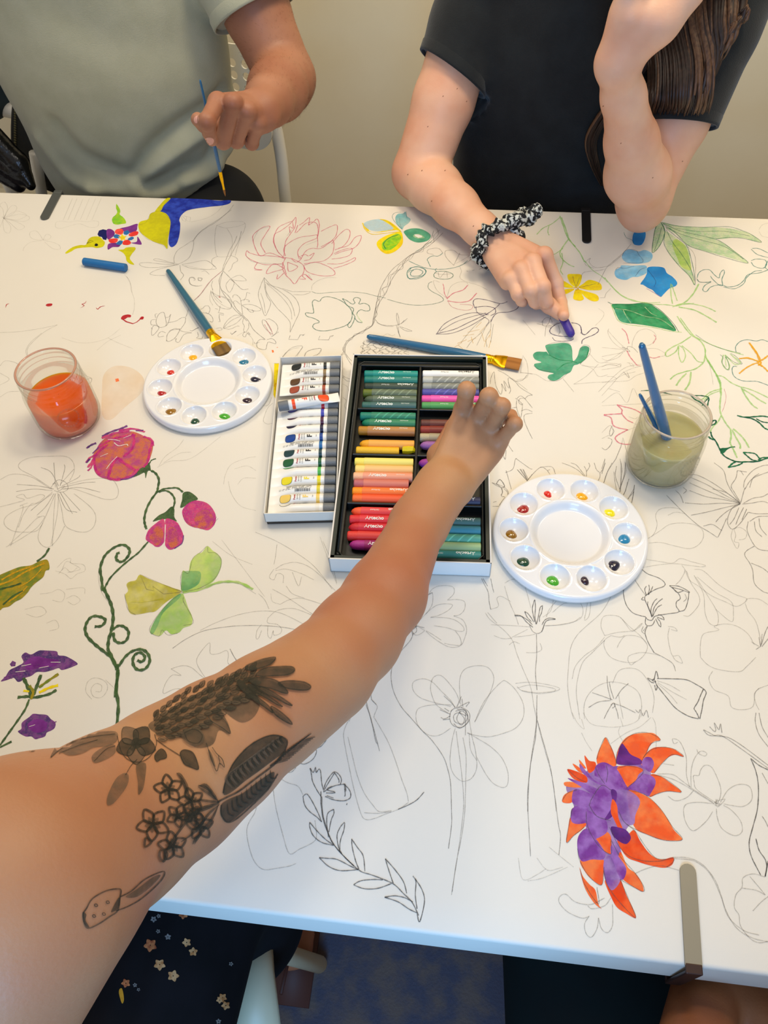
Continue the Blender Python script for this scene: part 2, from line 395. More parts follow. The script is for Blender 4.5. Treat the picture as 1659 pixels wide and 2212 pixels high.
# ---------------------------------------------------------------- round palettes
def palette_mesh():
    NR, NT = 130, 320; R = .085; top = .0115
    def zf(r, t):
        z = top
        if r > .0815: u = min(1, (r-.0815)/.0035); z = top-.0035*(1-math.sqrt(max(0, 1-u*u)))
        # central mixing dish
        if r < .046:
            if r < .0345: z = .0042
            elif r < .043: u = (r-.0345)/.0085; z = .0042+(top-.0042)*(u*u*(3-2*u))
            z += .0006*math.exp(-((r-.0445)/.0014)**2)
        for k in range(10):
            a = math.radians(18+36*k); dx = r*math.cos(t)-.062*math.cos(a); dy = r*math.sin(t)-.062*math.sin(a); d = math.hypot(dx, dy)
            if d < .0175:
                if d < .0155: z = min(z, top-.0088*(1-(d/.0158)**2)**.8)
                z = z+.0005*math.exp(-((d-.0163)/.0009)**2)
        return z
    V = [(0, 0, zf(0, 0))]; Fc = []
    for i in range(1, NR+1):
        r = R*i/NR
        for j in range(NT):
            t = 2*math.pi*j/NT; V.append((r*math.cos(t), r*math.sin(t), zf(r, t)))
    for j in range(NT): Fc.append((0, 1+j, 1+(j+1) % NT))
    for i in range(NR-1):
        for j in range(NT): Fc.append((1+i*NT+j, 1+(i+1)*NT+j, 1+(i+1)*NT+(j+1) % NT, 1+i*NT+(j+1) % NT))
    b = 1+(NR-1)*NT; k = len(V)
    for rr, z in ((.0853, .0055), (.0845, .0012), (.083, .0006), (.05, .0006)):
        for j in range(NT): t = 2*math.pi*j/NT; V.append((rr*math.cos(t), rr*math.sin(t), z))
    for q in range(4):
        a = b if q == 0 else k+(q-1)*NT; c = k+q*NT
        for j in range(NT): Fc.append((a+j, c+j, c+(j+1) % NT, a+(j+1) % NT))
    Fc.append(tuple(k+3*NT+j for j in range(NT)))
    return V, Fc
PV, PF = palette_mesh()
M_pal = mat('palette_plastic', '#e3e2e1', .16, spec=.6, coat=.3)
_pm = None
def blob(c, rx, ry, rz, rot, col, name, e, seed, label):
    rnd = random.Random(seed); V = []; Fc = []; n, k = 20, 8; ph = [rnd.uniform(0, 6.28) for _ in range(3)]
    for j in range(k+1):
        a = math.pi/2*j/k
        for i in range(n):
            t = 2*math.pi*i/n; f = 1+.10*math.sin(2*t+ph[0])+.07*math.sin(3*t+ph[1])
            x, y = rx*f*math.cos(a)*math.cos(t), ry*f*math.cos(a)*math.sin(t)
            V.append((c[0]+x*math.cos(rot)-y*math.sin(rot), c[1]+x*math.sin(rot)+y*math.cos(rot), c[2]+rz*math.sin(a)))
    Fc = [(j*n+i, j*n+(i+1) % n, (j+1)*n+(i+1) % n, (j+1)*n+i) for j in range(k) for i in range(n)]
    o = mk(name, V, Fc, mat('wet_'+label.replace(' ', '_'), col, .12, spec=.6, coat=.4), e); o['label'] = label; return o
def palette(c, rz, label, dabs):
    global _pm
    e = empty('paint_palette', (c[0], c[1], TZ+.0003), label, 'palette', 'round plastic paint palettes', rz)
    if _pm is None: o = mk('dish', PV, PF, M_pal, e, world=False); _pm = o.data
    else: o = bpy.data.objects.new('dish', _pm); COL.objects.link(o); o.parent = e
    for i, (px, py, rx, ry, col, lab) in enumerate(dabs):
        p = at(px, py, TZ+.0045); k = min(range(10), key=lambda k: (p[0]-c[0]-.062*math.cos(math.radians(18+36*k)+rz))**2+(p[1]-c[1]-.062*math.sin(math.radians(18+36*k)+rz))**2)
        wx, wy = c[0]+.062*math.cos(math.radians(18+36*k)+rz), c[1]+.062*math.sin(math.radians(18+36*k)+rz); dw = math.hypot(p[0]-wx, p[1]-wy); lim = .0065
        if dw > lim: p = np.array([wx+(p[0]-wx)*lim/dw, wy+(p[1]-wy)*lim/dw]); dw = lim
        zf_ = TZ+.0003+.0115-.0088*(1-(dw/.0158)**2)**.8
        blob((p[0], p[1], zf_-.0002), rx*1.18, ry*1.18, .0034, math.radians(-25+i*37 % 60), col, 'paint_dab', e, i+int(abs(c[0])*100), lab)
    return e
def cr(ox, oy, s): return lambda x, y: (ox+x/s, oy+y/s)
q = cr(1040, 1000, 4.1475)
def dd(q, L): return [(*q(x, y), rx, ry, c, l) for x, y, rx, ry, c, l in L]
palette((.118, .5255), math.radians(-16), 'round white palette of ten paint wells at the right by the murky water jar', dd(q, [
    (594, 278, .0042, .0042, '#d01f12', 'bright red paint dab'), (897, 303, .0060, .0055, '#e9a806', 'golden yellow paint dab'), (1145, 447, .0055, .0052, '#eadd10', 'lemon yellow paint dab'),
    (1272, 687, .0068, .0060, '#1f7fae', 'sky blue paint dab'), (1177, 921, .0065, .0062, '#17142f', 'navy paint dab'), (920, 1056, .0042, .0046, '#2a1024', 'dark purple paint dab'),
    (636, 1056, .0062, .0060, '#3f9f1f', 'bright green paint dab'), (370, 887, .0062, .0060, '#08402c', 'dark green paint dab'), (262, 641, .0062, .0052, '#8a5f08', 'ochre paint dab'), (373, 417, .0068, .0055, '#9c1212', 'dark red paint dab')]))
q = cr(0, 720, 2.676)
palette((-.347, .726), math.radians(-1.8), 'round white palette at the left with a flat brush resting in one well', dd(q, [
    (1116, 141, .0060, .0050, '#e0ae08', 'golden yellow paint dab'), (987, 226, .0046, .0044, '#c8210f', 'smeared red paint dab'), (936, 348, .0055, .0044, '#a8101a', 'crimson paint dab'),
    (988, 454, .0068, .0055, '#96680a', 'ochre paint dab'), (1128, 512, .0058, .0050, '#14321f', 'dark green paint dab'), (1300, 482, .0070, .0052, '#3faa28', 'bright green paint dab'),
    (1429, 389, .0056, .0050, '#2b0f22', 'dark purple paint dab'), (1478, 268, .0068, .0048, '#0d0d2c', 'navy paint dab'), (1409, 169, .0064, .0048, '#1d6f92', 'blue paint dab')]))

# ---------------------------------------------------------------- brushes
M_bh = mat('brush_blue_lacquer', '#155a86', .22, '#1b6690', 12, spec=.6, coat=.6, stretch=(.2, 1, 1)); M_fe = mat('brass_ferrule', '#f0b90c', .22, metal=.85)
M_bh2 = mat('brush_teal_lacquer', '#2a6279', .25, coat=.5); M_br = mat('brown_bristle', '#8a5417', .7, '#a3692a', 60, stretch=(.05, 3, 3)); M_brd = mat('wet_bristle', '#5d4115', .5, '#7a5a22', 60, stretch=(.05, 3, 3))
def orient(e, p0, p1, up=(0, 0, 1)):
    x = np.array(p1)-np.array(p0); x /= np.linalg.norm(x); u = np.array(up, float); z = u-x*(x@u); z /= np.linalg.norm(z); y = np.cross(z, x)
    e.matrix_world = Matrix([[x[i], y[i], z[i], p0[i]] for i in range(3)]+[[0, 0, 0, 1]])
def brush(p0, p1, Lf, Lb, wf, r, label, mh=None, mb=None, rnd=False, group=None, up=(0, 0, 1)):
    """p0 handle end, p1 bristle tip"""
    e = empty('paint_brush', p0, label, 'brush', group); orient(e, p0, p1, up); L = float(np.linalg.norm(np.array(p1)-np.array(p0))); Lh = L-Lf-Lb
    mh = mh or M_bh; mb = mb or M_br
    xs = [0, .003, .012, .4*Lh, .75*Lh, .93*Lh, Lh]; rs = [.35*r, .62*r, .72*r, .9*r, 1.12*r, 1.05*r, .95*r]
    if rnd: rs = [.4*r, .6*r, .65*r, .85*r, 1.1*r, 1.0*r, .8*r]
    P = crom([(x, 0, 0) for x in xs], 4); R = np.interp(P[:, 0], xs, rs)
    MB().tube(P, R, 20).build('handle', mh, e, False)
    n = 24; b = MB(); xf = np.linspace(Lh-.004, Lh+Lf, 14); V = []; 
    def sect(x):
        u = np.clip((x-Lh-.2*Lf)/(.65*Lf), 0, 1); u = u*u*(3-2*u)
        rr = r*1.02*(1 if not rnd else 1-.35*u)
        crimp = -.08*r*(math.exp(-((x-Lh-.003)/.0008)**2)+math.exp(-((x-Lh-.006)/.0008)**2))
        return (rr+crimp)*(1-u)+(wf/2)*u, (rr+crimp)*(1-u)+(.0021 if not rnd else wf/2)*u
    def ring(x, a, h, p=2.0):
        o = []
        for j in range(n):
            t = 2*math.pi*j/n; o.append((x, a*math.copysign(abs(math.cos(t))**(2/p), math.cos(t)), h*math.copysign(abs(math.sin(t))**(2/p), math.sin(t))))
        return o
    xs2 = sorted(list(xf)+[Lh+.003, Lh+.006, Lh+.0045, Lh+.0015])
    for x in xs2: a, h = sect(x); V += ring(x, a, h, 2 if x < Lh+.3*Lf or rnd else 3)
    k = len(xs2); b.add(V, [(i*n+j, i*n+(j+1) % n, (i+1)*n+(j+1) % n, (i+1)*n+j) for i in range(k-1) for j in range(n)]+[tuple(reversed(range(n))), tuple((k-1)*n+j for j in range(n))])
    b.build('ferrule', M_fe, e, False, auto=40)
    V = []; X = np.linspace(Lh+Lf-.002, L, 7)
    for i, x in enumerate(X):
        u = i/6
        if rnd: a = h = wf/2*(.95+.2*math.sin(u*math.pi)-.9*u*u); a = max(a, .0002); h = a; V += ring(x, a, h)
        else: V += ring(x+(.0006*math.sin(x*9e3) if 0 else 0), wf/2*(.93+.05*u), .0020*(.9+.5*math.sin(u*2.4))*(1-.45*u), 3)
    k = 7; b = MB(); b.add(V, [(i*n+j, i*n+(j+1) % n, (i+1)*n+(j+1) % n, (i+1)*n+j) for i in range(k-1) for j in range(n)]+[tuple(reversed(range(n))), tuple((k-1)*n+j for j in range(n))])
    b.build('bristles', mb, e, False, auto=50)
    return e
brush(at(362, 584, TZ+.004), at(486, 764, TZ+.010), .030, .019, .0225, .0060, 'wide flat brush with a teal handle resting on the left palette', M_bh2, M_brd)
brush(at(793, 727, TZ+.006), at(1124, 788, TZ+.004), .024, .019, .0225, .0060, 'wide flat brush with a blue handle lying across the paper behind the pastel box')
brush(at(1385.5, 742.5, .94), (.241, .634, .758), .024, .018, .016, .0056, 'thicker of two blue brushes standing in the murky water jar', group=None)
brush(at(1382, 852, .862), (.240, .650, .758), .018, .012, .004, .0034, 'thin shorter blue brush standing in the murky water jar', rnd=True)

# ---------------------------------------------------------------- wrapped decoration on round sticks
def wrapgeo(V, r, ang0=math.pi/2, up=False):
    """flat (x, v) -> cylinder around X, v measured along the circumference, 0 on top"""
    V = np.asarray(V); a = ang0+V[:, 1]/r*(-1)
    return np.stack([V[:, 0], r*np.cos(a), r*np.sin(a)], 1)
# pastels
def pastel_stick(col, name_): return mat('pastel_'+name_, col, .55, spec=.35)
def pastel(p, rz, L, col, wcol, label, key, tip=True, flip=False, stripes=False, txt=True, rnd_end=False, dx0=.0115, broken=False, roll=0, group='oil pastels in the black tray', r=.0058, logo='#e9efe9', short=0):
    e = empty('oil_pastel', p, label, 'pastel', group, rz)
    ms = mat('pastel_stick_'+key, col, .5, bump=.2, bscale=900)
    if rnd_end: pr = [(.0003, 0), (r*.45, .0012), (r*.8, .0040), (r*.95, .0080), (r*.97, .010)]
    else: pr = [(.0003, 0), (r*.82, .0), (r*.95, .0008), (r*.97, .002)]
    pr += [(r*.97, L-.002), (r*.92, L-.0004), (.0003, L)]
    n = 10
    V = []; 
    for (rr, x) in pr:
        for j in range(20): t = 2*math.pi*j/20; V.append((x, rr*math.cos(t), rr*math.sin(t)))
    k = len(pr); Fc = [(i*20+j, i*20+(j+1) % 20, (i+1)*20+(j+1) % 20, (i+1)*20+j) for i in range(k-1) for j in range(20)]
    MB().add(V, Fc).build('stick', ms, e, False, auto=60)
    if wcol is None: return e
    x0, x1 = dx0, L-.0008
    mw = mat('pastel_wrapper_'+key, wcol, .45, spec=.4); ml = mat('logo_'+logo[1:], logo, .5)
    b = MB(); V = []
    for x in (x0, x1):
        for j in range(28): t = 2*math.pi*j/28; V.append((x, r*1.03*math.cos(t), r*1.03*math.sin(t)))
    b.add(V, [(j, (j+1) % 28, 28+(j+1) % 28, 28+j) for j in range(28)], 0)
    if stripes:
        for s in range(5):
            xx = x0+(x1-x0)*(.18+.17*s); P = [(xx+du, v) for v in np.linspace(-.006, .006, 7) for du in (-.0011+v*.9, .0011+v*.9)]
            b.add(wrapgeo(P, r*1.045), [(2*i, 2*i+1, 2*i+3, 2*i+2) for i in range(6)], 2)
    if txt:
        TV, TF = text_geo('Artecho', .0062, .00016); f = -1 if flip else 1
        V = TV[:, :2]*f+[x0+(x1-x0)*(.30 if not flip else .74), -.0006*f]; b.add(wrapgeo(V, r*1.05, math.pi/2+roll), TF, 1)
        TV, TF = text_geo('Oil Pastel', .0026); V = TV[:, :2]*f+[x0+(x1-x0)*(.76 if not flip else .28), .0004*f]; b.add(wrapgeo(V, r*1.05, math.pi/2+roll), TF, 1)
    b.build('wrapper', [mw, ml, mat('stripe_'+key, '#'+''.join('%02x' % min(255, int(int(wcol[i:i+2], 16)*1.18+10)) for i in (1, 3, 5)), .5)], e, False)
    return e
BC = np.array([-.0635, .6215]); BR = math.radians(3.2)
def bl(u, v):  # pastel box frame -> world (x, y)
    c, s = math.cos(BR), math.sin(BR); return np.array([BC[0]+c*u-s*v, BC[1]+s*u+c*v])
def tobl(px, py, z=.768):
    p = at(px, py, z)[:2]-BC; c, s = math.cos(BR), math.sin(BR); return np.array([c*p[0]+s*p[1], -s*p[0]+c*p[1]])
box = empty('pastel_box', (*BC, TZ), 'large white box with a black tray full of coloured oil pastel sticks', 'box', None, BR)
M_card = mat('white_card', '#dddad4', .5); M_blk = mat('black_plastic', '#0d100f', .33, spec=.5); M_blk2 = mat('black_plastic_ridge', '#1c201e', .3, spec=.5)
hw, hh, HB = .0875, .160, .026
b = MB(); b.box((-hw, -hh, .0004), (hw, hh, .002))
for lo, hi in (((-hw, -hh, .0004), (hw, -hh+.0018, HB)), ((-hw, hh-.0018, .0004), (hw, hh, HB)), ((-hw, -hh, .0004), (-hw+.0018, hh, HB)), ((hw-.0018, -hh, .0004), (hw, hh, HB))): b.box(lo, hi)
bevel(b.build('carton', M_card, box, False, smooth=False), .0004)
b = MB(); iw, ih = hw-.0019, hh-.0019
for lo, hi in (((-iw, -ih, .002), (iw, -ih+.004, .0248)), ((-iw, ih-.004, .002), (iw, ih, .0248)), ((-iw, -ih, .002), (-iw+.004, ih, .0248)), ((iw-.004, -ih, .002), (iw, ih, .0248))): b.box(lo, hi)
b.build('inner_sleeve', mat('black_green_card', '#12201b', .4), box, False, smooth=False)
# tray with recesses: floor, raised frame and dividers
b = MB(); jw, jh = iw-.0045, ih-.0045; U0, U1, UM = -.0725+.003, .0735+.003, .0013
VD = [.1475, None, None, None, -.1405]
b.box((-jw, -jh, .003), (jw, jh, .0075))
vt = tobl(850, 793)[1]+.001; d1 = tobl(850, 883)[1]; d2 = tobl(850, 982)[1]; d3 = tobl(850, 1088)[1]; vb = tobl(900, 1204)[1]
ul, um, ur = tobl(783, 803)[0], tobl(908, 803)[0], tobl(1036, 803)[0]; ztop = .0192
for lo, hi in (((-jw, vt, .007), (jw, jh, ztop)), ((-jw, -jh, .007), (jw, vb, ztop)), ((-jw, vb, .007), (ul-.0015, vt, ztop)), ((ur+.0012, vb, .007), (jw, vt, ztop)), ((um-.0016, vb, .007), (um+.0016, vt, ztop))): b.box(lo, hi)
for d in (d1, d2, d3): b.box((ul-.0015, d-.0015, .007), (ur+.0012, d+.0015, ztop-.001))
bevel(b.build('tray', M_blk, box, False, smooth=False), .0012, 3)
b = MB()
P = [(-jw+.002, -jh+.008), (-jw+.002, jh-.008), (-jw+.008, jh-.002), (jw-.008, jh-.002), (jw-.002, jh-.008), (jw-.002, -jh+.008), (jw-.008, -jh+.002), (-jw+.008, -jh+.002), (-jw+.002, -jh+.008)]
b.tube([(x, y, ztop+.0002) for x, y in P], .0011, 8); b.build('tray_ridge', M_blk2, box, False)
ROWS = [  # photo row y, left x, colour, wrapper, label, kwargs
 ('L', 803.5, 787, '#0b8379', '#1d8f83', 'teal green pastel, topmost of the left column', {}), ('L', 816, 787, '#07786c', '#2b7f74', 'deep teal pastel with a pale logo, second in the left column', dict(txt=1)),
 ('L', 830.5, 787, '#26362c', '#3a4a3f', 'blackish green pastel with its logo upside down', dict(flip=1)), ('L', 844, 784, '#5d6b1c', '#63715a', 'olive pastel with a striped wrapper', dict(stripes=1, txt=0)),
 ('L', 858, 786, '#4a5a45', '#5f6f5c', 'grey-green pastel with a pointed end and pale logo', dict(rnd_end=1)), ('L', 871.5, 782, '#31645c', '#3f6463', 'slate green pastel just above the first tray divider', {}),
 ('L', 894, 778, '#0e7b66', '#2f8064', 'sea green pastel just below the first tray divider', dict(stripes=1, txt=0, dx0=.014)), ('L', 908.5, 781, '#127a57', '#34815c', 'green pastel with a broken pointed tip', dict(rnd_end=1, dx0=.010)),
 ('L', 924.6, 774, '#b07a1c', '#b7814a', 'ochre pastel with a brown wrapper', dict()), ('L', 954, 776, '#eba51f', '#eda94b', 'orange-yellow pastel with a rounded end', dict(rnd_end=1, txt=0)),
 ('L', 968.7, 769, '#e8b41e', None, 'bare golden yellow pastel beside a broken chip', dict()),
 ('L', 993, 766, '#f3e063', '#eadf77', 'pale yellow pastel without a logo', dict(txt=0, stripes=0)), ('L', 1009, 767, '#f7d77c', '#f2bf7c', 'cream pastel with a peach wrapper', dict(txt=0)),
 ('L', 1024.6, 763, '#f2b78f', '#e79c80', 'pink-peach pastel with a faint logo', dict()), ('L', 1040, 764, '#b8646a', '#cf7a6b', 'short dusty mauve pastel', dict(txt=0, short=.004)),
 ('L', 1057, 761, '#fb920e', '#f07a38', 'bright orange pastel with its logo upside down', dict(flip=1)), ('L', 1073, 761, '#ef6a2c', '#ea5c36', 'red-orange pastel with a smudged tip above the third divider', dict(txt=0)),
 ('L', 1100, 758, '#f0592f', '#e2484a', 'coral red pastel with a cut tip', dict(rnd_end=1, flip=1)), ('L', 1117.4, 755, '#d92b33', '#dd3a44', 'red pastel with a clear white logo', dict(txt=1)),
 ('L', 1134.8, 752, '#c9242f', '#cf2f40', 'crimson pastel with a white logo and rounded end', dict(rnd_end=1)), ('L', 1152.4, 750, '#dd3a32', '#d9413c', 'scarlet pastel without a readable logo', dict(txt=0)),
 ('L', 1171.7, 754, '#a52a86', '#97276a', 'magenta pastel with a rounded end, lowest of the left column', dict(rnd_end=1, dx0=.017)),
 ('R', 803.5, 913, '#f2f2ef', '#efefec', 'white pastel with dark lettering, topmost of the right column', dict(flip=1, logo='#30302e')), ('R', 817, 913, '#b9bcb6', '#8d918d', 'light grey pastel with a striped wrapper', dict(stripes=1, txt=0, dx0=.013)),
 ('R', 831, 913, '#989d98', '#80857f', 'mid grey pastel touching a fingertip', dict(stripes=1, txt=0)), ('R', 843.5, 912, '#4a4a9d', '#4c4f9a', 'indigo pastel under the fingers', dict(stripes=1, txt=0)),
 ('R', 857.5, 911, '#e650a4', '#ee5ab0', 'bright pink pastel smudged with violet', dict(flip=1)), ('R', 872, 911, '#4d9a55', '#4f9e58', 'grass green pastel above the divider', dict(flip=1)),
 ('R', 910, 909, '#5d2f28', '#6b3a33', 'dark brown pastel partly under the hand', dict(txt=0)), ('R', 924, 908, '#8a2c22', '#7d2f26', 'rust red pastel partly under the hand', dict(txt=0)),
 ('R', 940, 907, '#b5a888', '#a79b80', 'beige pastel partly under the hand', dict(txt=0)), ('R', 957, 907, '#9a62a6', None, 'light violet pastel with a round end partly under the hand', dict(rnd_end=1)),
 ('R', 995, 904, '#a03a98', None, 'purple pastel with a round end half hidden by the wrist', dict(rnd_end=1)), ('R', 1076, 897, '#2f2f49', '#3a3d58', 'dark navy pastel right of the wrist', dict(flip=1)),
 ('R', 1120.6, 894, '#34615c', '#4a716c', 'grey teal pastel below an empty slot', dict(flip=1)), ('R', 1138.6, 893, '#2f83a0', '#3d8a9c', 'blue-teal pastel right of the forearm', dict(txt=0)),
 ('R', 1157, 892, '#4aa58d', '#55a58f', 'mint teal pastel right of the forearm', dict(txt=0, stripes=1)), ('R', 1174.8, 890, '#a7c77f', '#9dbd8a', 'pale green pastel right of the forearm', dict(txt=0)),
 ('R', 1193, 889, '#2d8684', '#378b88', 'turquoise pastel with a white logo, lowest of the right column', dict(flip=1))]
for i, (c_, y, x, c1, c2, lab, kw) in enumerate(ROWS):
    kw = dict(kw); sh = kw.pop('short', 0); u, v = tobl(x, y)
    Lp = (um-.0022 if c_ == 'L' else ur)-u-.0005-sh; w = bl(u, v)
    kw.setdefault('txt', 1)
    pastel((w[0], w[1], TZ+.0132), BR, Lp-(.018 if 'broken chip' in lab else 0), c1, c2, lab, 'row%02d' % i, **kw)
ch = tobl(870, 968); w = bl(*ch)
chip = MB().tube([(w[0], w[1], TZ+.014), (w[0]+.006, w[1], TZ+.0145), (w[0]+.012, w[1]+.0002, TZ+.0155), (w[0]+.0165, w[1]-.0006, TZ+.013)], [.0045, .0052, .0045, .0008], 7).build('pastel_chip', mat('pastel_lemon', '#d9c408', .5), smooth=False)
tag(chip, 'broken lemon yellow pastel chip at the end of the golden yellow stick', 'pastel')
# loose blue pastel
P0 = at(181, 565, TZ+.006); P1 = at(270, 578, TZ+.006)
rzb = math.atan2(P1[1]-P0[1], P1[0]-P0[0])
pastel(P0, rzb, float(np.linalg.norm(P1-P0))+.002, '#1767a3', None, 'loose bright blue pastel stick lying by the hummingbird painting', 'loose_blue', group=None, r=.0062)

# ---------------------------------------------------------------- watercolour tubes
TC = np.array([-.2005, .6455]); TR = math.radians(7)
def tl(u, v): c, s = math.cos(TR), math.sin(TR); return np.array([TC[0]+c*u-s*v, TC[1]+s*u+c*v])
def totl(px, py, z=.768):
    p = at(px, py, z)[:2]-TC; c, s = math.cos(TR), math.sin(TR); return np.array([c*p[0]+s*p[1], -s*p[0]+c*p[1]])
tbx = empty('paint_tube_box', (*TC, TZ), 'narrow white tray packed with watercolour tubes beside the pastel box', 'box', None, TR)
tw, th_, tz = .0415, .1285, .021
b = MB(); b.box((-tw, -th_, .005), (tw, th_, .0065))
for lo, hi in (((-tw, -th_, .005), (tw, -th_+.0014, tz)), ((-tw, th_-.0014, .005), (tw, th_, tz)), ((-tw, -th_, .005), (-tw+.0014, th_, tz)), ((tw-.0014, -th_, .005), (tw, th_, tz))): b.box(lo, hi)
bevel(b.build('tray', mat('tube_tray_card', '#dbd7cd', .5), tbx, False, smooth=False), .0004)
MB().box((-tw+.0015, -th_+.0005, .0004), (tw-.0015, th_-.002, .0052)).build('base', mat('dark_base', '#3b3026', .6), tbx, False, smooth=False)
M_tw = mat('tube_white', '#e9e8e2', .28, spec=.5); M_cap = mat('tube_cap_grey', '#6c7073', .5, bump=.2, bscale=800)
M_txt = mat('print_black', '#1a1a1a', .5); M_red = mat('print_red', '#b31d22', .5); M_grey = mat('print_grey', '#5d5f5e', .5)
def patch(b, poly, r, mi, ang, n=4):
    """polygon (x, v) wrapped on the cylinder, fan of rings"""
    P = np.array(poly); c = P.mean(0); V = [c]; N = len(P)
    for k in range(1, n+1): V += [c+(p-c)*k/n for p in P]
    Fc = [(0, 1+j, 1+(j+1) % N) for j in range(N)]
    for k in range(n-1): Fc += [(1+k*N+j, 1+(k+1)*N+j, 1+(k+1)*N+(j+1) % N, 1+k*N+(j+1) % N) for j in range(N)]
    b.add(wrapgeo(np.array(V), r, ang), Fc, mi)
def tube_obj(p, rz, col, name, label, roll=0, back=False, fcol=None):
    e = empty('paint_tube', p, label, 'paint tube', 'watercolour tubes in the tray', rz)
    R = .0063; L = .0635; n = 28; X = [0, .0005, .004, .0045, .007, .012, .020, .030, .045, .060, L, L+.0012]
    V = []
    for x in X:
        u = np.clip((x-.0045)/.030, 0, 1); u = u*u*(3-2*u)
        a = .0079*(1-u)+R*u; h = .0007*(1-u)+R*u
        if x > L: a = h = R*.75
        for j in range(n): t = 2*math.pi*j/n; V.append((x, a*math.cos(t), h*math.sin(t)-(1-u)*.001))
    k = len(X); b = MB().add(V, [(i*n+j, i*n+(j+1) % n, (i+1)*n+(j+1) % n, (i+1)*n+j) for i in range(k-1) for j in range(n)]+[tuple(reversed(range(n)))], 0)
    # band
    V = []
    for x in (.0555, .0595):
        for j in range(n): t = 2*math.pi*j/n; V.append((x, 1.012*R*math.cos(t), 1.012*R*math.sin(t)))
    b.add(V, [(j, (j+1) % n, n+(j+1) % n, n+j) for j in range(n)], 1)
    A = math.pi/2+roll
    # decoration follows the local section height near the crimp by scaling radius
    def deco(V2, Fc, mi, lift=1.02, ang=A):
        V2 = np.asarray(V2); u = np.clip((V2[:, 0]-.0045)/.030, 0, 1); u = u*u*(3-2*u); a = .0079*(1-u)+R*u; h = .0007*(1-u)+R*u
        t = ang-V2[:, 1]/R; b.add(np.stack([V2[:, 0], a*lift*np.cos(t), (h*lift+.00012)*np.sin(t)-(1-u)*.001], 1), Fc, mi)
    def pt(s, size, cx, mi, v=0, rot=1, bold=0):
        TV, TF = text_geo(s, size, bold); V2 = np.stack([cx-rot*TV[:, 1], v+rot*TV[:, 0]], 1); deco(V2, TF, mi)
    if not back:
        P = [(.0195+.0068*math.copysign(abs(math.cos(t))**.75, math.cos(t)), .0062*math.copysign(abs(math.sin(t))**.8, math.sin(t))) for t in np.linspace(0, 2*math.pi, 24, endpoint=False)]
        c = np.array([.0195, 0]); N = 24
        for sc_, mi, lf in ((1.0, 2, 1.02), (.93, 1, 1.035)):
            V2 = [c]+[c+(np.array(p_)-c)*sc_*k_/4 for k_ in range(1, 5) for p_ in P]
            Fc = [(0, 1+j, 1+(j+1) % N) for j in range(N)]+[(1+k_*N+j, 1+(k_+1)*N+j, 1+(k_+1)*N+(j+1) % N, 1+k_*N+(j+1) % N) for k_ in range(3) for j in range(N)]
            deco(np.array(V2), Fc, mi, lf)
        pt('Pentel', .0032, .0305, 4, bold=.00006); pt('WATER', .0023, .0340, 5); pt('COLORS', .0023, .0368, 5); pt('F', .0085, .0435, 3, bold=.0003); pt('5ml', .002, .0515, 5)
        for q_ in range(3): pt(['PERM', 'COLOR', 'HUE'][q_], .0018, .0168+.0028*q_, 0)
    else:
        for k_ in range(5):
            y = .0048-.0013*k_; L0 = .019 if k_ < 3 else .011
            pt_ = [(L0+.0009*j, y) for j in range(int((.05-L0)/.0009))]
            rn = random.Random(k_)
            for (x, y_) in pt_:
                w = rn.uniform(.0004, .0008)
                if rn.random() < .8: deco([(x, y_-.0003), (x+w, y_-.0003), (x+w, y_+.0003), (x, y_+.0003)], [(0, 1, 2, 3)], 5)
        rn = random.Random(3); x = .030
        while x < .048: w = rn.choice((.0003, .0006, .0009)); deco([(x, -.0045), (x+w, -.0045), (x+w, -.0012), (x, -.0012)], [(0, 1, 2, 3)], 3); x += w+rn.choice((.0004, .0007))
    b.build('body', [M_tw, mat('tube_ink_'+name, col, .35), mat('tube_outline', '#3a3a38', .4), mat('tube_f_'+(fcol or '1a1a1a')[-6:], fcol or '#1a1a1a', .4), M_red, M_grey], e, False, auto=60)
    V = []; X = [L+.0004, L+.0008, L+.012, L+.0134, L+.0134]; RR = [.0050, .0064, .0062, .0057, .0001]; n = 36
    for i, x in enumerate(X):
        for j in range(n): t = 2*math.pi*j/n; r_ = RR[i]*(1+(.02 if j % 2 and i < 3 else 0)); V.append((x, r_*math.cos(t), r_*math.sin(t)))
    MB().add(V, [(i*n+j, i*n+(j+1) % n, (i+1)*n+(j+1) % n, (i+1)*n+j) for i in range(4) for j in range(n)]).build('cap', M_cap, e, False, auto=40)
    return e
TUB = [(789, '#20231f', 'black', 0, 0), (804, '#8c7650', 'tan', 0, 1), (821, '#5a3f24', 'brown', 0, 0), (838, '#a04a33', 'reddish_brown', 0, 0), (873, '#d01c2b', 'red', .9, 0), (890, '#3f43a8', 'violet_blue', 1.1, 0),
       (907, '#4a1838', 'purple', 1.3, 0), (924, '#181538', 'dark_navy', 1.1, 0), (942, '#17428c', 'blue', -.2, 0), (960, '#1a66a0', 'sky_blue', 0, 1), (977, '#1b3c42', 'dark_teal', .25, 0), (996, '#1d5a34', 'green', 0, 0),
       (1016, '#4fae50', 'light_green', 1.6, 0), (1035, '#e2d326', 'yellow', 0, 0), (1055.6, '#d8c832', 'mustard', 0, 1), (1074, '#e8c765', 'pale_orange_yellow', 0, 0), (1095, '#e4e0d2', 'white', 1.3, 0)]
ordn = ['topmost', 'second', 'third', 'fourth', 'just below the crossing orange tube', 'sixth', 'seventh', 'eighth', 'ninth', 'tenth', 'eleventh', 'twelfth', 'thirteenth', 'fourth from near end', 'third from the near end', 'second from the near end', 'nearest']
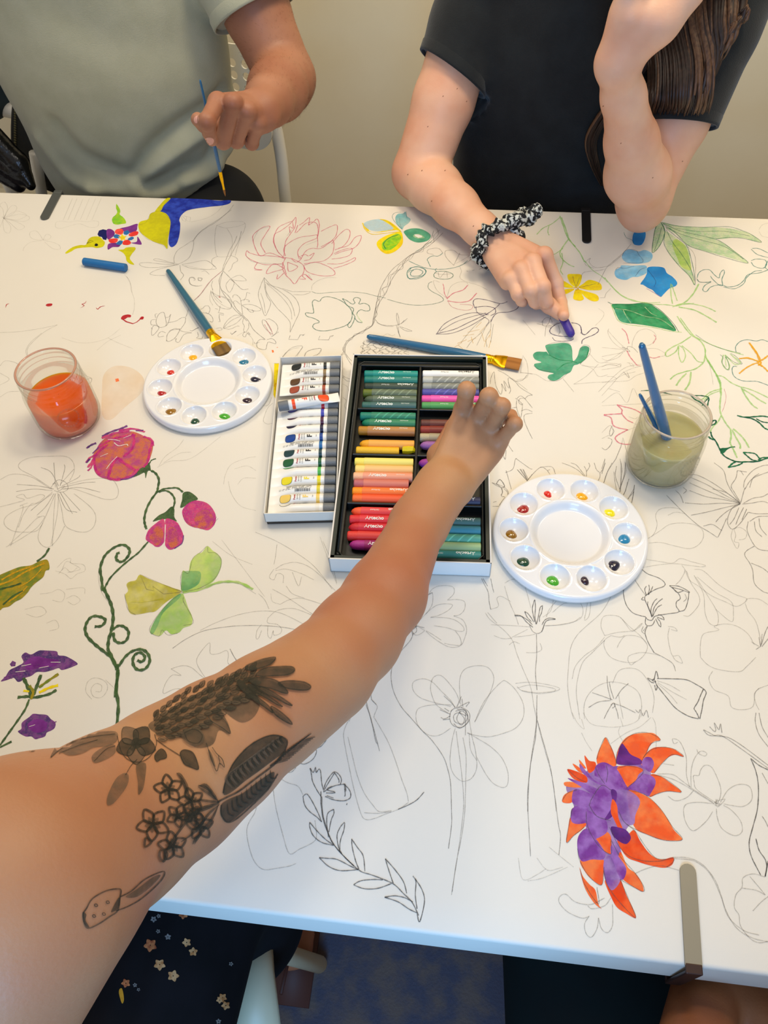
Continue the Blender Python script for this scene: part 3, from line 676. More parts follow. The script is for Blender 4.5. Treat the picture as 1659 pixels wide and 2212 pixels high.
for i, (y, col, nm, roll, back) in enumerate(TUB):
    u, v = totl(655-(y-789)*.085, y); w = tl(-.0383, v)
    cnm = nm.replace('_', ' ')
    lab = {4: 'watercolour tube with a red label, lying just below the crossing orange tube', 0: 'watercolour tube with a black oval label, topmost in the tray', 16: 'plain white watercolour tube nearest the front of the tray'}.get(i, 'watercolour tube with %s %s, %s in the tray' % (cnm, 'stripe, barcode side up' if back else 'label', ordn[i]))
    if i in (13, 15): fc = col
    else: fc = None
    tube_obj((w[0], w[1], TZ+.0133), TR, col, nm, lab, -roll, back, fc)
a0 = at(601, 868, .783); a1 = at(731, 846, .783)
te = tube_obj((a1[0], a1[1], TZ+.0245), math.atan2(a0[1]-a1[1], a0[0]-a1[0]), '#f04a12', 'orange', 'orange labelled watercolour tube lying crosswise on top of the other tubes', 0, False, '#f04a12')
# ---------------------------------------------------------------- pencil, pastel and paint marks on the paper
INK = {
 'p': inkmat('pencil', '#5a544e', .30, .60, 1500), 'pl': inkmat('pencil_light', '#6f675c', .18, .42, 1500), 'pd': inkmat('pencil_dark', '#3f3b38', .45, .78, 1500), 'pf': inkmat('pencil_faint', '#7d7466', .12, .34, 1500),
 'pk': inkmat('pink_crayon', '#d9647f', .35, .80, 1300), 'pkb': inkmat('pink_line', '#c45f74', .45, .8, 1300), 'pup': inkmat('purple_pencil', '#3d2a55', .55, .9, 1300),
 'gdk': inkmat('dark_green_paint', '#0f5238', .88, 1, 300, '#1d6b45', 90), 'gol': inkmat('olive_green_pastel', '#33502a', .72, 1, 900, '#4a6638', 120), 'glt': inkmat('light_green_pencil', '#8cc765', .30, .75, 1100, '#a9d57c', 60),
 'gpn': inkmat('green_pencil', '#2f6f5a', .45, .85, 1300), 'tln': inkmat('teal_line', '#2d7f78', .5, .85, 1200), 'gpl': inkmat('pale_green_wash', '#a8cf9a', .35, .75, 200, '#cfe0b0', 60),
 'gem': inkmat('emerald_paint', '#1c7a48', .80, .97, 120, '#3a9a63', 70), 'gsea': inkmat('sea_green_paint', '#3d9470', .75, .95, 160, '#59a983', 60), 'gwc': inkmat('green_watercolour', '#9cc65a', .55, .85, 90, '#c3d873', 35),
 'gwd': inkmat('deep_green_watercolour', '#5fa56a', .45, .85, 60, '#8dc07a', 40), 'ywc': inkmat('olive_watercolour', '#b6ae2c', .55, .88, 80, '#d6cf68', 35),
 'lime': inkmat('lime_paint', '#a9cf1e', .8, 1, 200, '#7bc22a', 120), 'yel': inkmat('yellow_green_paint', '#cfc90c', .9, 1, 200, '#c4bd10', 70), 'yld': inkmat('yellow_paint', '#ecd60e', .85, 1, 200, '#e3c30b', 70), 'yor': inkmat('orange_yellow_pencil', '#e6a714', .55, .95, 700),
 'ylp': inkmat('mustard_pencil', '#cfa018', .5, .9, 900), 'blu': inkmat('royal_blue_paint', '#1c2f9c', .9, 1, 160, '#2f49b8', 80), 'nvy': inkmat('navy_paint', '#14195a', .95, 1, 200), 'sky': inkmat('sky_blue_paint', '#2d8fd0', .85, .98, 130, '#1f7cc0', 45),
 'skl': inkmat('pale_blue_paint', '#6fb3d8', .7, .92, 130, '#92c6df', 45), 'tea': inkmat('teal_wash', '#6fb0b4', .55, .85, 90, '#92c6c4', 50), 'bwl': inkmat('pale_blue_wash', '#b5d3dc', .5, .8, 90), 'vio': inkmat('violet_paint', '#6a2379', .88, 1, 200, '#7d348c', 70),
 'vid': inkmat('dark_violet_pastel', '#4a2a6e', .70, 1, 700, '#7a3f86', 170), 'red': inkmat('red_paint', '#e0332b', .9, 1, 200, '#ec5347', 90), 'rdk': inkmat('red_mark', '#b5202a', .75, 1, 400), 'cyb': inkmat('blue_paint', '#2a6aa8', .9, 1, 200),
 'mag': inkmat('magenta_pastel', '#b8267c', .60, 1, 800, '#d33f78', 150), 'mgo': inkmat('rose_orange_pastel', '#c96a48', .70, 1, 700, '#b3417a', 110), 'org': inkmat('orange_marker', '#ee5a24', .85, .98, 150, '#f27a3e', 70), 'ord': inkmat('deep_orange_marker', '#e2410f', .85, .98, 150, '#ee5f2a', 60),
 'pum': inkmat('purple_marker', '#7b3a92', .80, .97, 180, '#9a68b4', 75), 'pul': inkmat('lilac_marker', '#a884bd', .65, .9, 150, '#8452a0', 60), 'pud': inkmat('dark_purple_marker', '#51206e', .8, .97, 180, '#6b2f86', 60),
 'olv': inkmat('olive_pastel', '#6d7d28', .85, 1, 500, '#a08a1c', 110), 'gld': inkmat('gold_pastel', '#c99a1b', .6, 1, 500), 'wht': inkmat('paper_show', '#dfdacf', .9, 1, 300), 'eye': inkmat('black_paint', '#111418', .95, 1, 200),
 'stain': inkmat('jar_glow_tint', '#f0c890', .10, .28, 25), 'graph': inkmat('graphite_scribble', '#3d3a37', .25, .6, 900),  # first ink: orange light cast through the jar, put into colour
}
_dz = [0]; _split = [0]
def pts(s, q):
    P = [tuple(float(v) for v in t.split(',')) for t in s.split()]; return [q(*p) for p in P]
def drawing(name, label, q, items):
    if name == 'pencil_sketch' and not _split[0]:
        BB = [np.array(pts(it[2], q)) for it in items]; BB = [(b.min(0), b.max(0)) for b in BB]; n = len(items); par = list(range(n))
        def root(i):
            while par[i] != i: i = par[i]
            return i
        for i in range(n):
            for j in range(i):
                g = np.maximum(0, np.maximum(BB[i][0]-BB[j][1], BB[j][0]-BB[i][1]))
                if np.hypot(*g) < 34: par[root(i)] = root(j)
        gs = {}
        for i in range(n): gs.setdefault(root(i), []).append(items[i])
        if len(gs) > 1:
            _split[0] = 1; big = max(gs.values(), key=len)
            for g in gs.values(): drawing(name, label if g is big else None, q, g)
            _split[0] = 0; return
    """items: (ink, width_mm or 0 for a filled patch, 'x,y x,y ...', flags)  flags: z closed, s straight, t tapered"""
    mats = []; V = []; Fc = []; fm = []
    for it in items:
        ink, w, s = it[:3]; fl = it[3] if len(it) > 3 else ''
        if ink not in mats: mats.append(ink)
        mi = mats.index(ink); _dz[0] += 1; z = TZ+.00006+(_dz[0] % 900)*2.2e-7+(0 if w == 0 else .00022)
        P = np.array(pts(s, q)); closed = 'z' in fl or w == 0
        if 's' not in fl: P = crom(P, 5, closed)
        elif closed and w: P = np.vstack([P, P[:1]])
        G = np.array([at(px, py, TZ) for px, py in P])[:, :2]
        if w == 0 and ink in ('vid', 'vio', 'mag', 'mgo', 'olv'):
            rg = random.Random(_dz[0]); PP = []
            for i in range(len(P)-1):
                m_ = max(1, int(np.linalg.norm(P[i+1]-P[i])/2.5))
                for j in range(m_): PP.append(P[i]+(P[i+1]-P[i])*j/m_+np.array([rg.gauss(0, 1.1), rg.gauss(0, 1.1)]))
            P = np.array(PP)
        if w == 0:
            if np.linalg.norm(G[0]-G[-1]) < 1e-7: G = G[:-1]
            co = [Vector(g) for g in G]; n0 = len(co)
            r = delaunay_2d_cdt(co, [], [list(range(n0))], 1, 1e-7)
            b = len(V); V += [(v[0], v[1], z) for v in r[0]]
            for f in r[2]: Fc.append(tuple(b+i for i in f)); fm.append(mi)
        else:
            T = np.gradient(G, axis=0); T /= np.linalg.norm(T, axis=1)[:, None]+1e-12; Nn = np.stack([-T[:, 1], T[:, 0]], 1)
            k = len(G); ww = np.full(k, w*.00038)
            if 't' in fl: ww = ww*np.clip(np.sin(np.linspace(.12, math.pi-.12, k))*1.15, .25, 1)
            ww = ww*(1+.22*np.sin(np.arange(k)*1.7+_dz[0])); b = len(V)
            for i in range(k): V.append((*(G[i]+Nn[i]*ww[i]), z)); V.append((*(G[i]-Nn[i]*ww[i]), z))
            for i in range(k-1): Fc.append((b+2*i, b+2*i+1, b+2*i+3, b+2*i+2)); fm.append(mi)
    o = mk(name, V, Fc, [INK[m_] for m_ in mats], paper, True, False, fm)
    if label: o['label'] = label
    return o
A = cr(0, 400, 3); B = cr(500, 420, 3); C = cr(1106, 450, 3); Dq = cr(0, 900, 3); G_ = cr(1106, 1540, 3); Hq = cr(500, 1500, 2.7197); I_ = cr(1106, 1000, 3); J_ = cr(700, 1200, 3); K_ = cr(300, 1150, 3.0164); L_ = cr(1300, 710, 4.621); M_ = cr(320, 560, 5.53); X_ = cr(0, 0, 1); T_ = cr(0, 1380, 2.37)
# hummingbird
drawing('painted_bird', 'yellow and royal blue hummingbird with a purple and red flower on its wing', A, [
 ('blu', 0, '1100,88 1180,86 1320,92 1420,100 1492,98 1488,118 1440,132 1360,140 1270,152 1210,166 1175,196 1162,226 1168,250 1166,300 1156,350 1140,385 1112,402 1094,380 1096,320 1104,250 1092,214 1060,184 1038,168 1062,130'),
 ('yel', 0, '1078,86 1104,88 1062,132 1040,168 1004,172 1040,124'), ('yel', 0, '960,220 975,184 1030,170 1078,186 1104,230 1100,290 1088,350 1084,412 1060,388 1000,368 950,340 908,302 896,262 910,236'),
 ('nvy', 0, '632,318 642,294 668,286 694,292 706,312 694,340 688,356 668,352 660,336 640,332', 's'), ('yel', 0, '556,386 572,352 600,334 644,334 668,356 680,372 668,398 628,408 590,402 500,410 462,430 430,444 426,434 470,402 520,388'),
 ('vio', 0, '692,290 716,284 740,300 742,322 720,344 700,352 692,330'), ('vio', 0, '776,282 830,268 888,250 890,270 882,298 840,310 800,300'), ('vio', 0, '700,418 700,384 730,374 780,378 770,400 730,402'), ('vio', 0, '850,374 886,366 890,334 904,350 918,384 880,382'),
 ('red', 0, '744,306 756,286 790,284 800,300 790,320 760,318'), ('red', 0, '836,316 870,300 896,302 890,322 860,332 838,330'), ('red', 0, '704,354 730,346 762,348 756,370 716,374'), ('red', 0, '800,362 830,354 850,374 830,388 796,384'),
 ('cyb', 0, '736,330 752,318 776,328 770,344 744,342'), ('cyb', 0, '802,304 826,292 838,308 822,322 804,318'), ('cyb', 0, '830,346 856,334 868,344 852,356 832,356'), ('cyb', 0, '756,374 778,358 796,364 784,386 756,384'),
 ('yld', 0, '764,334 784,332 790,314 802,330 822,330 808,344 818,358 798,352 784,362 782,346', 's'), ('eye', 0, '614,384 622,378 634,382 634,392 622,396 614,392'), ('eye', .8, '562,378 584,358 606,364 584,372 562,378', 's'),
 ('lime', 0, '754,122 764,134 774,150 780,170 776,190 796,206 812,226 816,246 790,252 760,256 736,250 726,230 730,210 748,194 760,174 752,150'), ('yel', 0, '766,420 800,416 820,404 870,402 878,416 852,450 842,478 870,514 842,510 820,490 814,462 796,438'),
 ('p', .6, '960,222 940,246 900,258'), ('p', .6, '896,290 950,346 1010,372 1060,392 1086,412 1092,340 1108,250 1090,206 1040,170 985,180 958,220'), ('p', .5, '1100,86 1060,134 1036,168')])
drawing('red_brush_marks', 'row of small red paint marks', A, [('rdk', 1.6, '36,794 44,774 60,768', 't'), ('rdk', 0, '296,778 310,768 338,768 334,782 310,786'), ('rdk', 1.5, '522,796 546,782 532,772 552,764 560,750', 't'), ('rdk', 1.8, '622,794 634,804 650,790 680,782', 't'),
 ('rdk', 0, '784,862 796,846 824,838 848,842 846,856 826,858 812,868 792,872'), ('rdk', 2.2, '790,866 820,886 862,898 886,888 912,866 928,858', 's'), ('rdk', 0, '904,868 916,852 932,854 926,870')])
drawing('pencil_sketch', 'faint daisy sketch at the far left', A, [('pf', .7, '24,214 %s' % p) for p in ('60,150 90,130 110,150 80,190 24,214', '100,170 150,180 170,200 110,225 24,214', '110,240 160,270 120,290 70,250 24,214', '70,270 60,310 30,300 20,250 24,214', '0,270 -20,250', '20,160 0,130 30,110 50,150 24,214', '120,190 180,200 190,220 140,236 24,214')]+[('pl', .8, '24,214 40,190'), ('pl', .8, '24,214 50,222'), ('pl', .8, '14,205 34,225')])
drawing('pencil_sketch', None, A, [('pf', .7, '360,262 366,240 400,234 450,240 500,232 560,238 600,232 638,238 630,270 580,274 520,252 460,262 400,280 366,276', 'z')]+[('pf', .7, '%d,226 %d,%d' % (a, a+60, 86)) for a in (410, 440, 480, 520, 560, 596)]+[('pf', .7, '280,356 240,300 196,306 200,340 240,356 280,356'), ('pf', .7, '280,356 300,320 330,330 320,350 280,356 340,370 384,390 388,416 340,410 290,370'), ('pf', .7, '270,360 200,370 160,400 150,426')])
drawing('pencil_sketch', 'pencil lily with long narrow petals', A, [('p', .8, '1160,512 1100,500 1040,482 1004,478 1000,488 1050,496 1130,510'), ('p', .8, '1150,516 1050,512 960,502 904,508 930,530 1010,534 1100,524 1150,514'), ('p', .8, '1160,514 1080,532 1010,552 972,574 1000,584 1070,586'), ('p', .8, '1130,506 1128,470 1150,424 1200,390 1240,364 1256,366 1248,420 1226,470 1190,496 1160,510'),
 ('p', .8, '1180,514 1240,504 1310,490 1350,494 1394,530 1396,544 1320,546 1240,540 1180,518'), ('pl', .7, '1200,520 1290,540 1360,548 1386,520'), ('p', 1, '1166,520 1172,560 1190,584 1170,614'), ('p', .8, '1256,360 1290,310 1350,264 1420,220 1476,176 1514,128'), ('p', .8, '1244,370 1280,322 1340,276 1404,238 1460,190 1500,160'), ('pl', .7, '1170,196 1184,230 1204,236 1210,206 1190,200 1236,210 1230,240 1204,226 1180,200', 's'), ('pl', .7, '1236,240 1330,218 1400,180 1446,132'), ('pl', .7, '1190,180 1260,150 1340,146')])
drawing('pencil_sketch', 'pencil vase with stems tied below it', A, [('pl', .8, '1404,262 1470,240 1560,236 1588,250 1584,290 1560,340 1540,400 1524,458'), ('pl', .8, '1404,262 1460,278 1540,268 1588,250'), ('pl', .8, '1404,262 1394,310 1392,380 1400,440 1410,462 1450,466 1500,458'), ('pl', .8, '1470,280 1500,330 1506,380 1500,430 1494,456'), ('p', .9, '1536,330 1520,370 1490,420 1470,470 1450,520 1440,560'), ('p', .9, '1564,300 1548,360 1520,410 1494,460 1460,520 1446,560'), ('p', .8, '1410,462 1376,480 1374,510 1396,530'), ('p', .8, '1500,458 1530,470 1540,490 1510,510 1500,540 1480,560'),
 ('p', 1, '1440,556 1400,590 1370,616 1330,670 1290,720 1256,750'), ('pkb', .8, '1436,560 1380,606 1340,650 1300,706 1262,742'), ('p', 1, '1446,560 1420,620 1440,690 1478,744 1520,806 1570,850 1600,880'), ('p', .8, '1440,570 1426,640 1424,720'), ('p', 1, '1450,560 1490,600 1540,650 1570,676 1610,674'), ('p', .8, '1496,606 1550,584 1590,608 1592,620 1540,620 1500,612'), ('p', .8, '1490,610 1464,650 1486,696 1510,660 1516,630 1490,610'),
 ('p', .8, '1380,620 1370,650 1380,680'), ('p', .8, '1230,640 1226,610 1250,596 1266,612 1254,620'), ('p', .8, '1230,640 1270,656 1310,650'), ('p', .8, '1284,600 1310,604 1304,618 1286,614 1284,600'), ('p', .8, '1306,562 1330,556 1356,578'), ('pl', .8, '1376,670 1390,730 1440,776 1496,798 1490,760 1450,730 1400,720'), ('pl', .8, '1368,680 1360,740 1380,780'), ('rdk', 1.6, '1418,724 1428,728', 's')])
MP = lambda s: s
drawing('pencil_sketch', 'pencil leafy stems with curls above the left palette', M_, [('p', .9, '490,260 500,220 540,222 550,240'), ('p', .9, '490,260 520,310 600,320'), ('p', .8, '600,260 600,230 640,234 630,262 600,250'), ('p', .8, '760,390 820,430 900,450 985,500 988,588 900,590 840,560 790,500 760,440 750,380'), ('p', .8, '760,390 800,440 880,520'), ('p', 1.0, '880,370 960,440 1010,520 1060,600 1140,680 1200,740 1250,830 1310,890 1400,960'), ('p', .9, '1130,660 1120,590 1110,520 1100,470 1060,430 1020,430 1010,460'), ('p', .8, '1110,500 1150,480 1200,490 1210,510 1190,505'), ('p', .8, '1100,540 1050,500 1020,510 1030,540'), ('p', .8, '1140,500 1170,450 1180,400 1220,410'),
 ('p', .9, '1120,550 1200,540 1290,560 1350,604 1280,620 1180,590 1120,550'), ('p', .9, '1180,590 1220,630 1260,630 1240,600'), ('p', .8, '1130,680 1040,670 950,730 900,820 980,800 1060,760 1130,690'), ('p', .8, '900,820 1000,730 1110,680'), ('p', .8, '900,828 980,836 1060,800 1090,802'), ('p', .8, '1140,700 1130,760 1150,800 1140,850 1160,880'), ('p', .8, '1200,760 1200,820 1170,870'), ('p', 1.0, '860,560 850,620 836,640 900,650 905,670 850,660 850,700 860,750 840,745', 's'), ('p', .8, '800,590 835,598', 's')])
drawing('pencil_sketch', 'pencil roses and leaves on both sides of the teal brush', M_, [('p', 1.0, '150,640 190,640 210,720 215,790 150,816 110,790 95,740 120,670 150,640'), ('p', .9, '90,700 84,660 110,650'), ('p', .9, '90,720 40,730 36,780 90,790'), ('p', .9, '36,830 80,790 130,820 90,880 50,912 40,870 50,820'), ('p', .9, '210,700 250,690 270,660 240,760 215,800'), ('p', .9, '230,760 330,740 400,700 450,690 480,600'), ('p', .9, '450,700 440,760 400,820 380,840 320,830 250,860'), ('p', 1.0, '220,980 230,900 280,850 340,840 380,840 330,930 280,970 240,984 220,970'), ('p', .9, '210,880 160,864 120,900 130,930 190,920'), ('p', .9, '370,850 440,870 520,880 430,900 370,990 330,980 340,950 320,960'), ('pd', 1, '500,852 524,860 570,832 604,816', 's'), ('eye', 2.0, '574,830 606,818', 't'), ('pd', 1, '985,880 1000,900 1052,860', 's'), ('eye', 1.6, '1034,868 1056,860', 't'),
 ('p', .9, '610,600 650,590 680,560 720,560 740,600 720,650 690,640'), ('p', .9, '650,640 720,650 770,700 770,750 730,740'), ('p', .9, '590,870 600,920 580,940 640,950 650,920'), ('p', .8, '810,830 860,820 885,835 860,850 830,850')])
drawing('pencil_sketch', 'pencil tulip buds at the end of the left vine', M_, [('p', .9, '1490,900 1420,850 1370,780 1365,730 1400,735 1440,800 1480,870'), ('p', .9, '1410,720 1450,715 1520,760 1550,820 1530,880 1490,920'), ('pkb', .8, '1390,780 1430,850 1470,910'), ('pkb', .8, '1410,740 1460,820 1490,900'), ('p', .9, '1470,930 1510,900 1560,870'), ('p', 1.0, '1400,960 1340,960 1300,1000 1310,1060 1400,1080 1420,1020 1440,990 1520,1010 1520,980 1480,950 1420,960'), ('pl', .8, '1060,920 1110,890 1160,870 1200,900 1250,960 1250,1030'), ('p', .9, '1150,870 1130,910 1160,930 1180,890 1220,900 1190,870'), ('p', .9, '1270,990 1280,1010 1330,990'), ('org', 0, '1475,1086 1496,1084 1504,1110 1484,1118', 's'), ('org', 1, '1536,1056 1552,1052', 's'), ('pl', .8, '1660,1110 1600,1180')])
# lotus
drawing('crayon_lotus', 'large lotus flower outlined in pink crayon', B, [('pk', 1.5, s) for s in (
 '350,410 260,400 180,396 120,380 100,366 96,400 140,430 220,456 330,450', '350,420 250,380 190,400 160,360 140,300 144,260 200,216 250,208 220,260 190,320 220,380', '340,410 300,370 276,310 280,260 320,236 370,200 400,170 418,150 412,210 380,260 350,310 340,400', '300,370 280,330 272,290 300,220 350,190 400,172', '350,400 340,350 380,310 440,280 500,270 560,262', '440,420 430,370 470,320 540,290 560,270 558,200 530,180 480,190 440,230 420,250', '450,420 480,370 520,350 580,350 640,310 660,300 664,340 650,390 600,430 540,440 470,450', '560,270 570,200 556,160 530,180 500,200', '580,240 640,210 684,200 680,260 650,300 600,330 580,340', '650,320 690,270 740,228 768,240 760,290 720,340 670,360', '690,350 760,330 800,280 840,268 830,310 790,350 720,370 670,390', '664,384 720,360 780,350 770,390 720,410 650,420', '620,450 700,450 760,430 800,410 796,430 730,460 660,480', '470,460 540,440 610,460 660,490 668,520 610,530 540,520 490,500 470,470',
 '340,480 280,450 240,480 228,514 280,500 340,480 330,440', '350,410 330,470 350,520 380,550 410,580 440,540 466,510 466,460 400,420 350,410', '480,520 500,540 524,556', '520,556 480,520 460,530 480,550 440,548', '300,520 296,550 340,510', '170,440 150,480 200,490 150,490', '450,400 480,390 500,400 536,380 510,420 470,430', '500,200 506,150 470,180 440,200', '364,440 372,500 430,470 364,440', '390,420 420,440 450,420 440,400', '556,262 560,320 556,345', '340,470 356,520', '380,250 376,210 400,220 396,180', '412,250 430,200')]+[('p', .6, '140,300 180,230 250,210'), ('p', .6, '96,400 150,440 330,452'), ('p', .6, '480,330 560,300'), ('p', .6, '500,520 524,556'), ('p', .6, '360,270 390,230')])
drawing('painted_clover', 'four-petalled flower in yellow, pale blue and green paint', B, [('yld', 0, '850,186 880,210 900,240 960,246 1060,232 1100,240 1060,200 1010,168 960,160 1000,180 1040,210 1000,232 940,244 890,240 870,226'), ('bwl', 0, '856,190 900,168 960,162 1010,186 1050,222 1000,236 930,238 880,222'), ('yld', 1.6, '848,186 868,230 910,258 980,254 1100,240'), ('tea', 0, '1104,226 1070,190 1062,150 1080,126 1110,124 1128,112 1136,140 1160,160 1150,184 1120,206'), ('tln', .8, '1106,226 1060,180 1042,144 1060,120 1100,116'), ('tln', .7, '1134,110 1136,150'), ('gsea', 0, '1118,240 1160,222 1220,222 1270,244 1292,270 1270,300 1210,312 1160,296 1130,266'), ('gpl', 0, '1180,262 1210,256 1240,268 1250,282 1210,286 1180,274'), ('wht', 0, '1184,262 1210,260 1238,274 1210,280'),
 ('yld', 0, '1100,244 1060,248 1000,268 950,300 942,330 970,368 1010,386 1060,370 1104,330 1112,290'), ('lime', 0, '1076,254 1020,280 980,310 976,346 1000,364 1040,354 1080,320 1100,280'), ('gem', .0+1.6, '1080,262 1020,284 986,320 1000,354'), ('p', .7, '1104,246 1070,220 1010,176 950,160'), ('p', .6, '1108,232 1092,190 1090,150'), ('p', .6, '1110,244 1180,224 1260,240')])
drawing('pencil_rope', 'twisted pencil rope running across the paper', B, [('p', 1.1, '1310,236 1290,290 1230,350 1150,400 1100,440 1050,480 1010,530 970,600 950,660 940,710 920,800 910,850 880,870 840,890 790,920 750,950 724,1000 730,1024'), ('p', 1.1, '1370,250 1320,300 1270,340 1200,376 1140,410 1110,460 1060,520 1030,570 1000,640 960,700 940,760 930,800 916,846 870,880 810,910 770,940 740,980 734,1020'), ('p', .8, '1330,220 1340,260 1290,310 1250,330 1240,370 1190,380 1160,420 1110,440 1110,480 1060,500 1030,540 1026,590 980,610 990,650 950,670 960,700 936,740 944,780 920,810'), ('p', .8, '1350,230 1310,270 1310,310 1260,320 1220,370 1170,390 1130,440 1090,460 1060,510 1020,530 1010,590 970,620 960,680 940,700 932,760 924,800 912,850 880,860 850,900 800,905 780,940 740,950'), ('tln', .7, '1300,300 1250,340 1190,372'), ('p', .9, '724,1024 706,1050 712,1080'), ('p', .9, '734,1024 760,1060 780,1080')])
drawing('pencil_leaf', 'tall pencil leaf with flowing veins', B, [('p', .9, '212,540 190,590 174,650 190,710 216,786 240,750 254,700 230,660 216,600 212,540'), ('p', .9, '212,540 260,590 320,610 390,650 430,700 440,760 410,830 380,894'), ('p', .8, '220,580 230,640 290,730 340,780 380,830 380,890'), ('p', .8, '220,570 300,620 370,680 400,740 410,790'), ('p', .7, '230,580 320,660 380,740 392,810'), ('p', .8, '330,610 400,630 510,630 470,650 400,650'), ('p', .7, '190,640 210,700 220,770')])
drawing('leaf_outline', 'jagged leaf outlined in green', B, [('gpn', 1.3, '530,740 524,700 540,684 570,694 590,670 630,664 690,680 740,710 776,750 782,790 770,826 740,850 690,868 620,884 560,882 528,862 536,840 570,828 540,806 490,790 482,768 530,770 530,740'), ('gpn', 1.3, '766,826 754,850 766,864 784,840 800,796 786,770 790,740 750,720 730,690 720,676 750,690 780,710 800,704 790,680 810,668 836,680 826,710 860,706 890,720 896,750 870,756 840,748 820,760 810,780'), ('gpn', 1.3, '796,800 820,826 848,832'), ('gpl', 1.6, '810,776 830,810 850,830')])
drawing('pencil_notes', 'tiny pencil music notes', B, [('pd', .8, '380,915 372,940 430,942 446,910 470,912', 's'), ('pd', 1.6, '460,918 476,904', 't'), ('pd', .8, '574,918 562,942 630,944 640,920 662,914', 's'), ('pd', 1.6, '646,926 660,914', 't'), ('p', .8, '1524,496 1532,500'), ('p', .8, '1560,494 1574,490'), ('p', .8, '1604,486 1630,476', 's')])
drawing('pencil_sketch', 'long faint curves and a pink lily above the pastel box', B, [('pl', .9, '520,620 524,590 560,560 620,540 680,540'), ('gpn', .8, '520,630 560,642 640,636 760,632 860,640 940,660 1000,672'), ('gpn', 1.0, '1010,680 1080,700 1160,716 1240,718 1310,710 1360,696 1374,680 1350,656 1300,630 1274,604 1280,576 1300,566'), ('pk', 1.4, '1400,680 1380,640 1376,600 1370,580'), ('pk', 2.0, '1400,672 1440,640 1500,620 1530,590'), ('pk', 2.0, '1400,690 1470,700 1540,690 1580,650 1590,640'), ('pkb', .8, '1400,690 1430,730 1500,750 1550,746 1560,720 1480,712'), ('pl', .8, '1390,670 1330,620 1310,560 1350,570'), ('pl', .8, '1396,670 1420,600 1470,570 1520,570 1536,590'), ('tln', 1.2, '1150,432 1210,460 1270,480 1340,486 1420,480 1490,460 1530,430'), ('tln', 1.2, '1290,470 1276,440 1270,420 1300,400 1340,400 1370,380'), ('p', .9, '1370,380 1340,350 1280,356 1270,380 1310,390'), ('p', .9, '1440,460 1400,420 1384,390 1390,366 1440,364 1480,390 1560,400 1530,440 1480,460'), ('p', .9, '1440,460 1470,400 1480,380'), ('pl', .9, '1450,450 1490,430 1540,400'), ('pl', .9, '1480,470 1490,500 1480,540 1520,566 1600,590 1659,620')])
drawing('teal_rings', 'two small teal crayon rings', B, [('tln', 1.6, '1140,500 1160,478 1210,470 1256,490 1250,520 1200,540 1150,544 1138,520 1140,500'), ('tln', 1.4, '1160,496 1200,484 1240,500 1220,526 1170,530 1160,510 1180,490'), ('tln', 1.2, '1148,506 1170,474 1230,474 1262,500 1226,540 1160,550 1138,526'), ('gpn', 1.3, '1310,520 1330,502 1390,500 1436,520 1420,544 1370,550 1320,540 1310,520'), ('p', .7, '1320,510 1360,520 1420,514'), ('p', .7, '1340,504 1350,540 1390,500 1400,542'), ('tln', 1.2, '1330,502 1320,490 1330,480')])
drawing('pencil_sketch', 'twisted pencil knot and dense scribble behind the blue brush', B, [('p', .9, '930,810 960,840 1010,850 1070,848 1110,830 1140,804'), ('p', .9, '1080,850 1070,800 1072,770 1084,800 1086,850'), ('p', .9, '1080,856 1086,900 1094,926 1080,890 1070,850'), ('p', .9, '1090,856 1130,870 1170,886 1130,884 1090,860'), ('p', .9, '940,830 990,852 1050,856'), ('p', .9, '1100,840 1120,816')]+[('graph', .9, ' '.join('%d,%d' % (850+40*k+14*math.sin(i*2.1+k), 960+(i*13) % 110) for i in range(9))) for k in range(8)]+[('graph', .9, ' '.join('%d,%d' % (850+i*30, 965+24*r+12*math.sin(i*1.9+r)) for i in range(11))) for r in range(5)]+[('p', .8, '860,950 850,1000 840,1060'), ('pl', .8, '980,920 1010,904 1040,916 1060,908')])
drawing('pencil_sketch', 'plain pencil leaf shapes behind the tube tray', B, [('p', .8, '330,1054 360,1020 400,990 460,984 440,1020 410,1056'), ('p', .8, '470,1056 490,1020 530,1004 580,1000 570,1030 520,1052')])
drawing('purple_pencil_flower', 'spiky flower drawn with purple pencil', cr(900, 600, 1), [('pup', 1.1, '44,120 60,100 90,84 120,76 150,78'), ('pup', 1.2, '42,121 80,112 110,98 140,84 156,76'), ('pup', .9, '50,116 84,96 120,84 150,76'), ('pup', 1.0, '42,122 76,120 112,106 146,86'), ('pup', 1.3, '126,66 122,54 128,46 150,48 180,56 196,52'), ('pup', 1.3, '126,64 150,62 168,66 170,76 160,82'), ('pup', 1.0, '128,62 130,74 140,80 156,80'), ('pup', 1.3, '222,50 218,66 200,74 176,76 166,84 160,96'), ('pup', 1.1, '150,80 170,66 180,56'), ('p', .8, '150,84 130,100 110,122 96,140'), ('p', .8, '160,90 160,110 150,130 152,150'), ('pup', .9, '136,80 156,92 150,104')])
drawing('purple_pencil_flower', 'looping purple outline under the violet pastel tip', C, [('pup', 1.4, '320,740 280,756 250,780 246,804 270,820 320,830 370,832 396,836'), ('p', .9, '300,760 310,800 300,820'), ('pup', 1.4, '384,742 420,748 444,766 450,800 460,818 480,816 520,780 550,776 560,796 530,820 480,840 456,856 452,878'), ('pup', 1.0, '262,838 280,858 330,862 380,858 400,846'), ('pup', .9, '444,770 452,796 446,810 470,818'), ('p', .8, '190,740 220,710 250,716 260,740'), ('p', .8, '250,700 240,740 220,770 214,830'), ('p', .8, '160,748 240,762 300,740'), ('p', .8, '200,730 200,760 250,770 290,750'), ('pl', .7, '70,724 150,820'), ('pl', .7, '560,650 596,680 580,720 540,760')])
